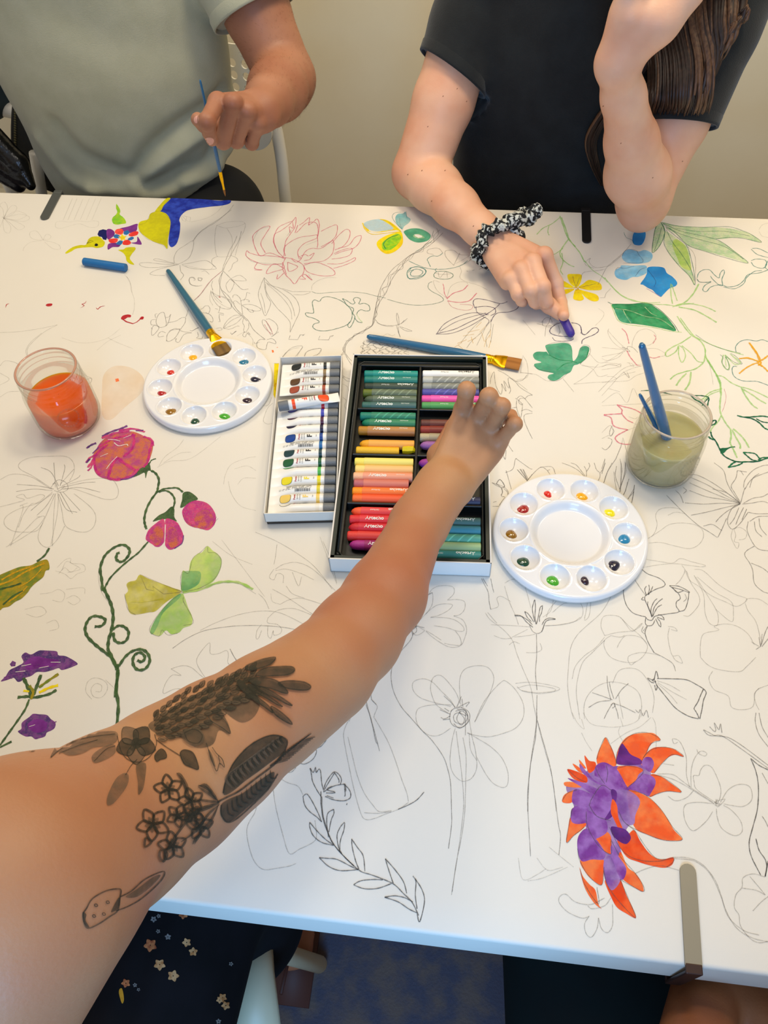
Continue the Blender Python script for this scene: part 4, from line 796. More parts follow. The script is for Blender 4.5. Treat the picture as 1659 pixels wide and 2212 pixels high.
drawing('pencil_sprig', 'mustard coloured dashes on a pencil sprig', cr(900, 600, 1), [('ylp', 2.4, s, 't') for s in ('140,96 128,108', '150,104 136,118', '136,112 110,118', '124,122 100,126', '128,130 110,138', '108,134 88,142', '160,112 158,130', '158,124 148,138', '150,134 146,150', '140,118 146,138', '160,136 156,152', '118,128 122,142', '98,140 82,150', '90,146 100,154')]+[('p', .8, '158,96 140,118 120,136 108,152'), ('p', .7, '148,110 130,146'), ('p', .7, '166,100 160,140')])
drawing('light_green_vine', 'light green pencil vine behind the clip', C, [('glt', 2.4, '310,50 330,110 360,190 400,240 440,290 470,350'), ('glt', 2.6, '320,60 350,140 370,200 410,250'), ('glt', 2.0, '310,60 260,100 200,130 160,170'), ('glt', 1.6, '240,110 232,150 240,176'), ('glt', 2.4, '366,200 330,250 310,290 326,330 370,366 404,380'), ('glt', 1.8, '330,260 290,290 270,300'), ('glt', 1.8, '322,290 330,350 314,400 330,430'), ('glt', 1.6, '470,340 520,400 580,440 620,480'), ('glt', 2.0, '600,450 660,520 720,570 800,600 900,620 1000,626 1060,634'), ('glt', 1.6, '640,500 700,560 780,600 880,612 960,610'), ('glt', 2.8, '1060,630 1120,610 1170,560 1200,510 1210,490'), ('glt', 2.0, '1040,620 1030,560 1030,490 1050,540 1070,600'), ('glt', 2.4, '1060,634 1140,620 1220,630 1280,650 1320,670'), ('glt', 3.0, '1080,640 1180,660 1260,700 1326,740'), ('glt', 1.6, '1040,640 1100,620 1180,616')])
drawing('light_green_vine', 'long light green vine with hooked sprigs at the right', C, [('glt', 2.6, '1070,700 1110,760 1160,820 1220,860 1250,910 1254,960 1280,1010 1320,1070 1350,1130 1350,1200'), ('glt', 2.0, '1090,710 1140,780 1180,830'), ('glt', 2.4, '1160,830 1100,870 1040,900 1000,930 994,950'), ('glt', 2.2, '1080,890 1060,930 1010,960 990,950'), ('glt', 1.8, '1080,900 1080,950 1100,1000 1124,960 1110,910 1084,890'), ('glt', 2.0, '1100,890 1160,940 1200,990 1240,1000'), ('glt', 2.4, '1250,960 1240,1000 1190,1040 1120,1060 1060,1080 1024,1110'), ('glt', 2.8, '1130,1070 1090,1110 1064,1150'), ('glt', 2.8, '1160,1060 1150,1130 1120,1180'), ('glt', 2.0, '1180,830 1260,870 1360,910 1460,940 1500,950'), ('gpn', .8, '1190,820 1280,880 1380,916 1480,940'), ('glt', 1.8, '1370,950 1360,1000 1390,1046 1410,1020 1380,950 1440,1010 1480,1000 1420,950')])
drawing('light_green_vine', None, L_, [('glt', 2.6, '1040,290 1080,350 1120,420 1150,480 1180,560 1190,640 1180,740 1180,820 1200,880 1240,950 1280,1000'), ('glt', 2.2, '1150,470 1210,480 1290,540 1380,580 1460,600 1560,640 1659,690'), ('glt', 2.8, '1390,590 1440,680 1500,760 1556,800'), ('glt', 2.8, '1400,600 1500,660 1570,710 1640,750'), ('glt', 2.2, '1200,600 1120,620 1060,650 1010,700 960,720'), ('glt', 1.8, '1180,620 1080,660 1020,720'), ('glt', 2.2, '1190,870 1160,930 1110,980 1080,1030'), ('glt', 2.8, '1284,1000 1290,1080 1280,1140 1310,1200 1350,1290'), ('glt', 2.8, '1300,1010 1340,1090 1380,1160 1380,1200'), ('glt', 2.8, '1310,1000 1380,1060 1430,1120 1470,1190'), ('pkb', .6, '1220,600 1240,680 1220,780 1200,830'), ('pl', .6, '1070,340 1100,480 1110,560')])
drawing('green_paint_vine', 'thin dark green painted vine curling round the murky jar', L_, [('gdk', 2.2, '390,622 470,618 560,630 640,644 700,660', 't'), ('gdk', 2.0, '868,650 920,668 1000,670 1066,690 1060,740 1050,800'), ('gdk', 2.4, '880,650 920,700 990,740 1050,790'), ('gdk', 1.6, '1066,690 1020,740 1000,770'), ('gdk', 2.4, '1090,960 1110,920 1140,920 1130,950 1090,966', 'z'), ('gdk', 2.4, '1086,1030 1100,1080 1140,1130 1180,1210 1220,1270 1290,1310 1360,1330 1450,1330 1550,1326 1659,1290'), ('gdk', 3.0, '1064,1078 1090,1100 1130,1110'), ('gdk', 1.8, '1180,1200 1230,1200 1280,1186 1330,1180'), ('gdk', 0, '1190,1196 1240,1190 1290,1184 1250,1210 1220,1240 1186,1246'), ('gdk', 2.4, '1410,1236 1460,1280 1500,1310 1560,1326'), ('gdk', 2.2, '1410,1236 1480,1240 1530,1250 1560,1280 1580,1310'), ('gdk', 2.6, '1262,1388 1300,1350 1340,1326'), ('gdk', 2.2, '1270,1384 1340,1370 1390,1350 1410,1330'), ('gdk', 2.2, '1560,1310 1600,1290 1659,1286'), ('gdk', 2.6, '1350,868 1420,884 1520,880 1600,874 1659,882'), ('gdk', 2.6, '1420,884 1500,900 1570,940 1620,990 1659,1010'), ('gdk', 2.0, '1540,900 1600,930 1659,940')])
drawing('painted_leaf', 'broad green painted leaf with a light vein', C, [('gem', 0, '650,622 760,620 880,618 940,650 1000,700 1060,780 1050,796 1000,784 900,764 800,750 740,744 700,730 680,700 664,660'), ('gsea', 0, '664,656 700,654 740,690 780,740 720,740 690,716'), ('gpl', 1.4, '670,650 760,664 860,700 960,720 1050,780'), ('gpl', 1.4, '720,660 740,700 770,744'), ('glt', 1.5, '640,620 664,680 690,730 760,756 900,770 1020,796 1100,804'), ('gdk', .8, '620,608 660,622 760,622 880,616 960,660 1040,740 1080,800'), ('gpl', 1.2, '860,640 900,680 940,700')])
drawing('painted_leaf', 'lobed sea green painted leaf beside the flat brush', C, [('gsea', 0, '220,888 270,878 340,872 378,886 390,920 392,970 400,990 424,960 440,910 470,892 500,904 494,940 470,980 430,1010 400,1020 380,1060 340,1080 300,1110 260,1118 232,1100 240,1080 270,1070 200,1056 160,1040 144,1010 190,998 150,980 136,950 160,930 210,930 224,930 240,950 220,910'), ('gem', .0+1.2, '240,950 300,980 380,990 420,1000'), ('gem', 1.2, '390,1000 340,1010 290,1050'), ('gem', 1.6, '496,920 480,970 440,1004'), ('p', .8, '216,890 270,872 340,868 380,880'), ('p', .8, '440,910 470,886 504,900 500,950 440,1010'), ('p', .8, '140,1020 180,1046 260,1064'), ('p', .8, '360,1070 300,1116 240,1116')])
drawing('painted_flower', 'yellow five-petalled painted flower', C, [('yld', 0, '410,510 380,490 360,450 364,428 410,426 450,432 448,470 430,506'), ('yld', 0, '430,512 460,490 500,464 560,480 580,500 576,528 520,532 470,526'), ('yld', 0, '430,526 470,536 540,556 562,578 556,600 520,602 480,580 450,550'), ('yld', 0, '410,530 436,530 460,570 464,590 440,600 400,590 398,566'), ('yld', 0, '400,530 350,556 336,550 330,536 350,524 396,520'), ('yld', 0, '320,470 330,468 370,490 400,514 350,514 330,500'), ('ylp', 2.6, '400,516 420,516 430,524 410,530'), ('p', .7, '440,470 460,420 500,410 560,404 600,396'), ('p', .7, '640,520 610,550 600,580 570,580', 's'), ('pup', .6, '414,510 400,470 394,440'), ('pup', .6, '416,508 430,470 436,450'), ('pup', .6, '430,516 480,504 540,490')])
drawing('painted_flower', 'blue painted flower of three petals', C, [('skl', 0, '712,320 724,286 760,266 820,280 860,270 904,290 910,320 890,346 850,356 800,360 740,350'), ('skl', 0, '668,404 700,384 712,370 780,372 860,370 876,390 870,420 820,444 780,446 740,464 690,456 668,436'), ('sky', 0, '880,384 930,378 984,386 1004,420 1040,444 1070,480 1060,504 1020,520 980,560 962,574 930,550 910,530 880,516 850,496 832,490 860,450 874,420'), ('sky', 0, '780,200 790,160 830,140 862,150 864,190 840,236 800,238 784,224'), ('pup', .6, '712,310 740,270 800,272 820,300 846,350 720,356'), ('pup', .6, '670,400 690,384 730,390 790,376'), ('pup', .6, '800,440 830,400 870,384'), ('pup', .6, '880,400 930,470 920,510'), ('tln', .9, '724,156 740,190 776,206 790,230'), ('p', .7, '772,232 720,290 650,350 610,390 556,496'), ('p', .7, '706,310 660,350 620,376 540,384 500,350 508,324 476,350 480,370 530,390'), ('pul', 1, '960,572 900,536 870,520')])
drawing('outlined_leaves', 'pointed pale green leaves with dark green outlines', C, [('gpl', 0, '966,92 930,120 914,200 912,286 960,240 986,180 990,130'), ('gpl', 0, '990,150 990,220 1020,300 1080,370 1140,430 1184,496 1160,380 1140,260 1060,190'), ('gpl', 0, '970,92 1060,110 1180,120 1340,124 1440,136 1540,164 1614,222 1480,190 1340,200 1240,190 1100,160'), ('gpl', 0, '1000,120 1080,180 1140,240 1220,270 1320,296 1440,330 1530,356 1460,290 1340,210 1200,180'), ('gwc', 0, '1060,200 1120,240 1150,320 1160,400 1100,380 1070,320 1040,240'), ('gpn', 1.2, '950,92 930,130 916,200 908,286 940,266 970,220 984,180 990,140 966,92'), ('gpn', 1.1, '966,92 990,150 984,220 1010,280 1080,370 1150,440 1184,498 1180,420 1156,310 1130,240 1060,180 1000,130'), ('gpn', 1.1, '970,92 1080,116 1240,124 1400,120 1500,148 1560,176 1616,222 1500,196 1400,190 1320,200'), ('gpn', 1.1, '976,100 1060,160 1140,240 1240,276 1380,320 1530,356 1440,280 1360,220 1280,190 1100,150 980,100'), ('gpn', 1.0, '1000,140 1040,220 1100,300 1160,400 1180,470'), ('gpn', 1.0, '990,120 1100,170 1240,210 1380,250 1500,330'), ('gpn', .8, '920,280 950,200 970,120'), ('p', .7, '1140,250 1176,290 1190,350 1186,480'), ('gpn', .9, '1060,130 1200,150 1380,150 1540,180')])
drawing('teal_line_sketch', 'teal wavy outline at the right edge', C, [('tln', 1.3, '1200,450 1210,420 1240,400 1280,400 1310,430 1340,452 1350,420 1370,400 1376,420 1360,460 1364,500 1340,496 1300,460 1286,440'), ('tln', 1.3, '1200,460 1216,478 1260,480 1290,476 1250,500 1236,530 1260,540 1290,510 1350,496 1400,510 1460,500 1500,470 1530,430 1600,420 1659,400'), ('p', .7, '1196,450 1210,476 1290,484'), ('tln', 1.2, '1370,510 1440,522 1500,490 1520,450 1570,410 1620,404'), ('tln', 1.3, '1556,260 1600,262 1659,290'), ('tln', 1.3, '1550,266 1590,300 1659,320'), ('tln', 1.3, '1550,340 1580,330 1640,336 1648,370 1620,390 1570,376 1550,350'), ('tln', 1.3, '1659,340 1640,380 1659,400'), ('pl', .7, '1600,140 1620,110 1659,96'), ('pl', .7, '1600,150 1620,180 1659,190')])
drawing('orange_pencil_star', 'orange yellow pencil flower star', L_, [('yor', 3.0, '1470,140 1510,200 1550,260 1570,320'), ('yor', 2.6, '1370,300 1440,296 1510,310 1560,330'), ('yor', 2.6, '1370,450 1430,400 1500,360 1560,340'), ('yor', 3.0, '1570,330 1620,300 1659,270'), ('yor', 3.0, '1570,350 1620,390 1659,430'), ('yor', 2.2, '1480,150 1540,230 1580,310 1560,350 1600,380'), ('yor', 1.8, '1380,300 1460,290 1540,320'), ('yor', 3.0, '1540,320 1590,340 1560,370'), ('tln', 1.2, '1340,236 1336,180 1380,130 1450,112 1540,124 1600,112 1659,130'), ('tln', 1.2, '1350,380 1320,376 1300,400 1310,460 1350,500 1420,524 1500,526 1560,530 1659,566'), ('gpn', .8, '1180,260 1210,290 1200,340 1240,400 1270,410 1260,330 1240,280 1330,340 1400,350 1340,280 1290,250'), ('gpl', 2.0, '1230,280 1240,380'), ('gpl', 2.0, '1280,250 1370,340')])
drawing('pencil_flower', 'pencil flower with pink edges behind the murky jar', L_, [('pl', .8, '240,210 180,190 100,120 60,40 70,0'), ('pk', 1.6, '200,0 240,40 260,100 270,150'), ('pl', .8, '240,200 160,130 60,20'), ('pl', .8, '300,190 310,120 360,30 440,4 510,30 540,80 500,150 440,170 400,160'), ('pk', 1.0, '520,60 540,100 510,150'), ('pl', .8, '0,190 120,200 220,210'), ('pl', .8, '200,180 240,210 200,240 100,260 0,280'), ('pk', 1.8, '250,220 280,280 320,330 350,366'), ('pk', 1.0, '350,366 390,374'), ('pl', .8, '440,200 540,200 620,240 630,270 560,280'), ('pk', 1.6, '460,280 520,294 580,280'), ('p', .9, '200,190 250,200 280,230 240,220'), ('p', .8, '250,210 260,180 310,190 360,240'), ('pl', .8, '0,300 60,320 160,290 210,240'), ('pl', .8, '0,380 60,360 140,370 186,350 180,380 80,400 0,410'), ('pl', .7, '0,670 100,560 200,450 300,400 400,370'), ('pl', .7, '0,540 120,530 260,520 340,470 430,440'), ('pl', .7, '220,430 270,490 250,430'), ('pl', .7, '50,480 110,480 150,500'), ('pl', .7, '250,340 300,350 320,380 290,370 270,340'), ('pl', .7, '0,740 150,640 250,740 310,600 360,680'), ('pl', .7, '0,770 200,760 420,750')])
drawing('pink_crayon_outline', 'pink crayon petals left of the murky jar', L_, [('pk', 2.0, '150,760 220,780 290,796 350,820 410,856'), ('pk', 2.0, '150,760 200,810 200,850 250,910 310,940'), ('pk', 2.0, '20,860 90,856 200,850'), ('pk', 2.0, '20,864 90,890 110,960 160,990 260,1010'), ('pk', 2.0, '260,1010 200,1040 150,1070 134,1100 170,1140 240,1156 310,1150'), ('pl', .8, '270,880 330,900 360,880'), ('pl', .8, '310,940 370,980 320,990 240,1020'), ('pl', .8, '370,980 330,1060 320,1130'), ('pl', .8, '0,1100 60,1070 100,1070 110,1010 90,970 60,980 0,1040'), ('p', .9, '60,1090 100,1110 90,1160 40,1210 0,1190'), ('p', .9, '110,1000 120,1030 90,1070 76,1050 84,1010 104,970'), ('p', .9, '0,1400 30,1300 20,1380 0,1450', 's'), ('p', .9, '20,1540 60,1420 140,1300 190,1180 210,1090 240,1200 270,1280', 's'), ('p', .8, '180,1300 200,1400 190,1520 176,1640'), ('p', .8, '230,1330 240,1420 210,1520 180,1600'), ('p', .8, '120,1430 130,1520 146,1620'), ('p', .8, '270,1500 240,1600 216,1660'), ('p', .8, '326,1560 310,1660 296,1740'), ('p', .8, '320,1600 290,1650 260,1700')])
drawing('pencil_flower', 'large pencil lily with ribbed petals by the right edge', I_, [('p', 1.0, s) for s in ('1480,262 1400,200 1300,130 1200,80 1140,80', '1480,262 1380,210 1260,140 1150,92', '1480,264 1360,220 1240,170 1150,130', '1480,266 1380,240 1260,220 1150,180', '1478,268 1360,262 1240,268 1120,260', '1478,268 1380,290 1260,320 1160,340', '1478,268 1400,310 1350,350 1320,384', '1476,260 1420,180 1390,120 1370,50 1310,0', '1480,258 1440,190 1420,150 1450,100 1460,50', '1482,258 1500,190 1510,160', '1478,264 1440,230 1380,190 1300,170', '1480,264 1430,290 1400,350 1400,400 1430,430 1480,390 1530,320', '1500,262 1560,230 1620,220 1659,200', '1490,268 1560,260 1620,250 1659,260', '1530,320 1580,330 1659,330', '1500,160 1510,110 1560,50 1620,20 1659,14', '1510,170 1540,120 1580,90 1659,60', '1540,160 1560,100 1600,70', '1530,380 1524,440 1560,520 1600,560 1659,570', '1540,380 1590,350 1659,346', '1570,380 1580,440 1620,480', '1600,360 1610,420 1650,470', '1570,540 1520,570 1508,600 1540,650 1560,700 1570,780 1620,830 1659,846', '1550,650 1620,680 1659,710', '1330,484 1280,450 1200,400 1100,310 1000,210', '1334,482 1360,430 1390,360', '1470,290 1440,360 1410,400', '1500,290 1470,350 1450,400', '1520,300 1490,370', '1110,160 1130,180 1110,200', '1240,410 1300,400 1360,440', '1060,180 1090,210 1110,260', '1480,50 1500,80', '1460,50 1520,60')])
drawing('pencil_flower', 'faint broad petals right of the right palette', I_, [('pl', .8, s) for s in ('880,492 920,460 940,400 930,340 960,300 1030,290 1090,300', '900,480 960,440 1020,400 1100,390 1180,400 1230,430 1240,480 1210,530 1150,556 1060,540 960,516 884,520', '1010,340 1060,320 1120,330', '870,626 960,640 1040,650 1090,620 1160,640 1250,664 1230,674 1140,664 1060,654 960,660 840,680', '1100,664 1120,700 1090,760 1060,790', '1120,690 1150,760 1210,800 1290,860 1380,900 1450,930 1500,910 1520,880 1440,850 1340,790 1240,700 1180,690', '1130,700 1160,780 1210,860 1210,920 1150,990 1110,990', '1180,730 1240,850 1250,970 1280,1040 1330,1050 1330,970 1260,850 1190,740', '1200,740 1320,840 1420,900 1434,980 1420,1030 1320,950', '1510,900 1530,880 1600,884 1659,920', '1510,910 1530,960 1580,1030 1610,1140', '1220,1260 1220,1180 1240,1110 1320,1090 1340,1080 1310,1060 1380,1044 1460,1060 1530,1110 1570,1180', '1220,1260 1270,1310 1340,1340 1470,1354 1520,1320 1580,1260', '1300,1350 1276,1400 1310,1470 1400,1510 1420,1580 1480,1600 1560,1580 1580,1480 1659,1440', '1600,1600 1580,1560 1570,1500 1600,1460', '1430,430 1420,480 1440,530 1460,556 1470,520 1440,510 1450,470 1440,430 1480,420 1520,450 1510,490 1470,500')]+[('p', .9, s) for s in ('1600,1190 1550,1160', '1610,1190 1580,1210', '1615,1180 1640,1100 1659,1060', '1620,1190 1659,1140', '1610,1190 1600,1130', '1612,1190 1620,1110')])
drawing('pencil_poppy', 'dark pencil flower with a nodding head right of the palette', I_, [('pd', 1.0, s) for s in ('840,690 880,720 950,746 988,776 984,800 930,820 880,850 860,870 866,900 890,950 906,1000', '726,806 722,850 740,920 780,970 830,990 866,998', '866,1000 880,1016 906,1020 920,1000 940,990 1000,980 1080,966 1064,930 1066,900 1090,880 1080,850 1050,820 1020,796', '1020,796 1080,800 1140,830 1146,840 1090,820 1030,806', '1146,840 1140,890 1120,950 1084,964', '1040,810 1070,840 1110,830', '866,1004 864,1040 880,1056 910,1050 926,1020', '930,1010 950,1050 964,1062 960,1030 940,1006', '940,1000 966,1010 986,1016 970,990 946,984', '906,1000 900,950 920,900 940,880', '910,996 920,940 950,900 976,880', '912,994 940,940 970,920', '906,990 880,930 880,900', '860,890 840,886 850,870', '870,860 860,820 870,800', '880,856 890,820 886,790', '884,854 900,830 912,800', '876,1060 862,1100 880,1160 920,1230')]+[('p', .9, s) for s in ('866,860 830,810 790,750', '850,1060 840,1090 860,1110', '876,1056 850,1090', '920,1230 980,1260 1040,1300 1060,1350', '1120,850 1130,880 1110,900')])
drawing('pencil_sketch', 'faint looping pencil outlines below the right palette', I_, [('pl', .8, s) for s in ('600,1120 576,1060 590,1000 640,988 700,1000 740,1050 780,1090 840,1040 830,1060 790,1090', '600,1120 680,1100 790,1090', '700,1000 760,1060 830,1120 870,1170', '640,1120 600,1150 600,1200 640,1260 720,1290 800,1290 860,1240 876,1180 830,1130 740,1120 700,1160 680,1200', '640,1120 700,1130 730,1118', '750,1280 760,1250 830,1230 900,1236 960,1250', '750,1280 770,1310 800,1290', '1010,1060 1050,1066 1070,1090 1030,1080', '1020,1070 1010,1120 1020,1190 1040,1250 1080,1250 1104,1298 1060,1280 1040,1250', '640,870 600,940 560,990 480,1060 420,1120 380,1200 366,1320 360,1450 380,1590 400,1659', '600,1130 540,1200 470,1250 410,1320 390,1400', '600,1150 520,1230 460,1290 430,1380 416,1480 430,1600 440,1659', '490,900 480,960 470,1020 500,990 510,900', '440,900 460,950 450,1000 400,1030 300,1050 220,1056', '270,880 250,960 200,1000', '100,1080 0,1130', '650,1430 690,1350 760,1330 830,1350 890,1430 920,1520 910,1620', '470,1659 466,1580 490,1510 550,1450 640,1420 750,1440 820,1490 840,1580 820,1659', '720,1659 700,1560 690,1500')]+[('p', .9, s) for s in ('640,1536 620,1450 616,1380', '660,1530 640,1470 630,1420', '650,1536 580,1510 520,1490', '670,1530 710,1470 754,1430', '640,1540 560,1550 496,1586', '660,1560 720,1580 800,1620', '650,1560 620,1610 596,1659', '660,1560 680,1610 690,1659', '640,1570 660,1556 668,1576 650,1590', '800,1600 820,1620 830,1600 850,1640 870,1604 884,1650')])
drawing('pencil_flower', 'dark closed pencil bell flower lying on its side', I_, [('pd', 1.1, s) for s in ('920,1400 910,1410 930,1420 926,1410', '920,1410 934,1350 948,1396', '912,1408 878,1396 900,1420 920,1426', '928,1420 940,1450 932,1474 924,1440', '940,1398 1040,1400 1130,1406 1200,1440 1240,1464', '936,1440 1000,1520 1060,1590 1140,1640 1206,1659', '1240,1464 1258,1490 1240,1540 1230,1600 1216,1659', '1240,1466 1220,1510 1204,1550 1180,1590 1190,1610 1206,1640 1208,1659')]+[('pl', .8, s) for s in ('940,1412 1020,1440 1090,1480', '944,1424 1030,1480 1130,1534', '940,1430 1020,1500 1070,1560')])
drawing('pencil_flower', 'pencil lily stem with spiky sepals below the right palette', J_, [('pd', 1.0, s) for s in ('1234,392 1280,396 1310,430 1354,466', '1234,388 1270,390 1320,420 1350,450', '1300,364 1320,376 1346,410 1358,432', '1300,364 1316,400 1344,430', '1364,288 1350,340 1356,390 1366,430', '1366,288 1370,340 1366,400 1374,446', '1416,324 1400,340 1390,390 1376,446', '1416,326 1410,370 1396,400 1396,430', '1500,412 1460,406 1430,420 1412,450', '1500,414 1450,420 1430,440 1420,470 1410,494')]+[('p', .9, s) for s in ('1330,450 1350,490 1380,506 1410,494 1424,460', '1376,510 1378,640 1370,760 1380,872', '1380,906 1376,1060 1370,1180 1340,1340 1326,1480 1320,1659')]+[('pl', .8, s) for s in ('1044,372 1080,420 1160,480 1220,550 1250,640 1290,740 1340,860 1360,980 1390,1110 1430,1260 1470,1400 1490,1520 1504,1659', '1080,450 1200,454 1340,464', '1424,456 1540,450 1620,430 1659,400', '1120,440 1060,370', '1080,350 1130,330 1120,280 1150,266 1210,300', '1170,200 1200,300 1240,390 1260,450', '1170,180 1220,156 1280,170 1310,230 1340,340', '1230,530 1320,520 1370,510', '1100,520 1160,540 1220,536', '1200,580 1230,560 1270,574', '1400,570 1410,610 1370,630 1310,630', '1240,830 1330,822 1440,836 1524,860 1500,880 1400,896 1290,880 1250,850', '1250,860 1340,840 1480,860 1490,880 1380,890 1280,876', '1510,290 1460,350 1440,400', '1480,370 1540,320 1600,300')])
drawing('pencil_flower', 'big pencil daisy with rounded petals and scribbled centre', J_, [('pl', .9, s) for s in ('850,990 820,940 760,880 700,820 640,800 580,820 576,870 620,920 700,950 820,980', '880,960 860,900 820,840 760,780 710,790 690,850 700,910 730,970 800,1020', '890,990 880,900 880,800 910,740 980,716 1060,726 1100,790 1080,880 1030,980 976,1080', '976,1080 1030,960 1090,880 1150,820 1180,816 1240,870 1290,960 1290,1050 1240,1120 1140,1160 1060,1176 980,1166 926,1150', '820,1120 760,1160 700,1170 640,1140 600,1080 600,1010 640,980 740,966 830,970', '850,1120 830,1200 816,1320 830,1400 870,1450 910,1464 960,1440 990,1370 980,1260 960,1180 940,1060', '930,1150 1000,1190 1080,1240 1150,1310 1190,1400 1190,1480 1160,1504 1100,1480 1050,1420 990,1310', '856,1140 870,1250 890,1400 904,1560 902,1659 880,1850 850,2040 826,2200', '900,1180 920,1300 918,1460 912,1659 890,1830 860,1980 830,2180', '940,1160 950,1260 990,1330')]+[('p', .9, s) for s in ('820,1010 850,990 900,990 940,1020 940,1070 900,1110 850,1110 820,1080 816,1030 830,1000', '850,1010 910,1000 930,1050 900,1090 850,1080 840,1040 870,1020 920,1040', '840,1090 880,1120 930,1080 920,1010 860,996', '880,1010 860,1060 890,1100 910,1060 880,1020 900,1010 930,1040', '850,984 820,950 776,910', '860,984 890,914', '870,984 940,950 920,980', '900,984 894,930', '820,1040 780,1060 756,1050', '816,1060 770,1066', '810,1010 780,990', '820,1030 750,1000', '918,1010 916,1166')])
drawing('pencil_flower', 'pencil blossom with a long curved stem beside the forearm', J_, [('pl', .9, s) for s in ('800,290 840,250 840,210 800,196 740,200 700,220 680,250', '800,290 860,286 910,300 910,350 880,384 840,392', '840,392 900,420 924,480 910,540 890,580 850,596 800,590 740,556 690,520', '620,420 680,360 740,320 820,316 830,330 800,360 740,390 690,402', '690,402 780,404 850,420 900,460 904,490 860,490 800,470 712,456', '600,300 660,270 700,242 704,300 690,340 660,380', '690,520 660,490 700,510 760,550', '850,490 880,530 886,580 830,580 780,570', '570,480 600,460 640,480 650,490 610,516 580,510 570,480')]+[('p', .9, s) for s in ('580,500 560,550 500,620 450,700 434,780 450,880 500,980 560,1050 640,1140 700,1200 770,1300 800,1380 820,1480 826,1659 826,1750 806,1900', '560,460 590,450 600,490 580,510', '580,430 600,440 590,470 560,490', '540,430 580,450 650,470', '650,176 672,180 668,250 704,242', '1020,150 1040,190 1064,240 1070,300 1080,350', '1080,150 1090,200 1100,240', '1030,150 1060,200', '600,460 570,480 574,520')])
drawing('pencil_bottle', 'pencil outline of a bottle with a wavy neck', Hq, [('pl', .9, s) for s in ('690,150 670,190 658,240 670,320 690,420 720,560 760,700 790,736 840,730 900,706 980,676 1040,636', '684,250 710,360 740,480 780,580 830,650 870,690 940,684', '840,140 870,190 920,280 960,380 1000,500 1030,580 1040,630', '780,696 860,700 940,690', '700,40 664,90 670,120 696,144 690,160', '820,30 850,60 856,80 840,120 836,140')]+[('pd', 1.0, '980,676 1040,650 1090,620 1132,574'), ('p', .9, '780,0 810,110 840,220 870,334'), ('p', .9, '790,60 820,150 846,270 856,290')]+[('p', .9, s) for s in ('700,40 680,56 664,84 666,110 690,130', '740,0 700,30', '820,0 824,30 850,60')])
drawing('pencil_bottle', 'pencil outline of a second bottle next to the forearm', Hq, [('pl', .9, s) for s in ('150,630 140,690 100,760 90,820 110,920 140,990 190,1030 270,1022 340,1010 380,994', '240,520 260,660 300,820 340,936 400,910 480,870 500,830 490,740', '280,490 330,520 390,540 420,590')]+[('pd', .9, '590,150 570,190 550,200 540,170'), ('pd', .9, '540,200 562,230 550,250 556,270 520,310 480,320'), ('pd', .9, '480,290 500,240 530,220'), ('pd', .9, '480,316 500,334 480,380 430,410 384,398'), ('p', .9, '300,456 350,458 380,430'), ('p', .9, '300,440 350,430 410,370')])
drawing('pencil_sprig', 'dark pencil sprig with leaves, buds and an open flower', Hq, [('pd', 1.1, s) for s in ('526,570 526,640 540,740 570,820 600,880 650,940 700,990 760,1040 820,1060 900,1090 960,1120 1010,1170 1060,1220 1100,1300', '530,600 536,700 560,790 586,860 640,930 720,1010', '526,600 500,560 476,510 470,470 462,434 480,460 494,430 498,460 514,440 524,456 530,520 540,560', '420,600 440,586 456,600 480,640 510,700 530,750', '420,600 430,650 460,690 500,720 530,750', '460,752 460,780 480,830 530,870 600,888', '460,752 500,800 550,850 600,886', '600,676 566,700 560,760 570,840', '600,676 602,700 586,740 572,810', '664,752 640,780 620,830 630,900 650,940', '666,756 660,800 640,860 636,920', '706,850 710,900 730,980 750,1030', '706,850 740,900 774,950 784,1040', '516,960 560,964 620,970 700,1010 744,1030', '516,960 570,1010 640,1036 744,1030', '718,1118 760,1096 830,1088 890,1090', '718,1120 780,1142 860,1140 940,1112', '904,966 920,1020 950,1110', '904,966 960,1030 1010,1100 1030,1170', '900,1192 960,1184 1020,1196 1066,1220', '900,1192 980,1220 1040,1260 1090,1284', '1066,1068 1084,1100 1080,1180 1090,1260', '1080,1084 1120,1150 1134,1220 1106,1336 1090,1290', '540,560 560,510 600,458 630,470 646,500 640,530', '540,570 570,520 606,462', '604,458 630,500 632,520', '540,575 600,540 650,530 668,530 672,570', '550,600 600,620 660,626 696,610 700,580 684,550 660,530', '556,580 600,580 606,574 560,560 590,540', '560,596 600,610', '664,536 668,590 664,600', '680,640 676,650')])
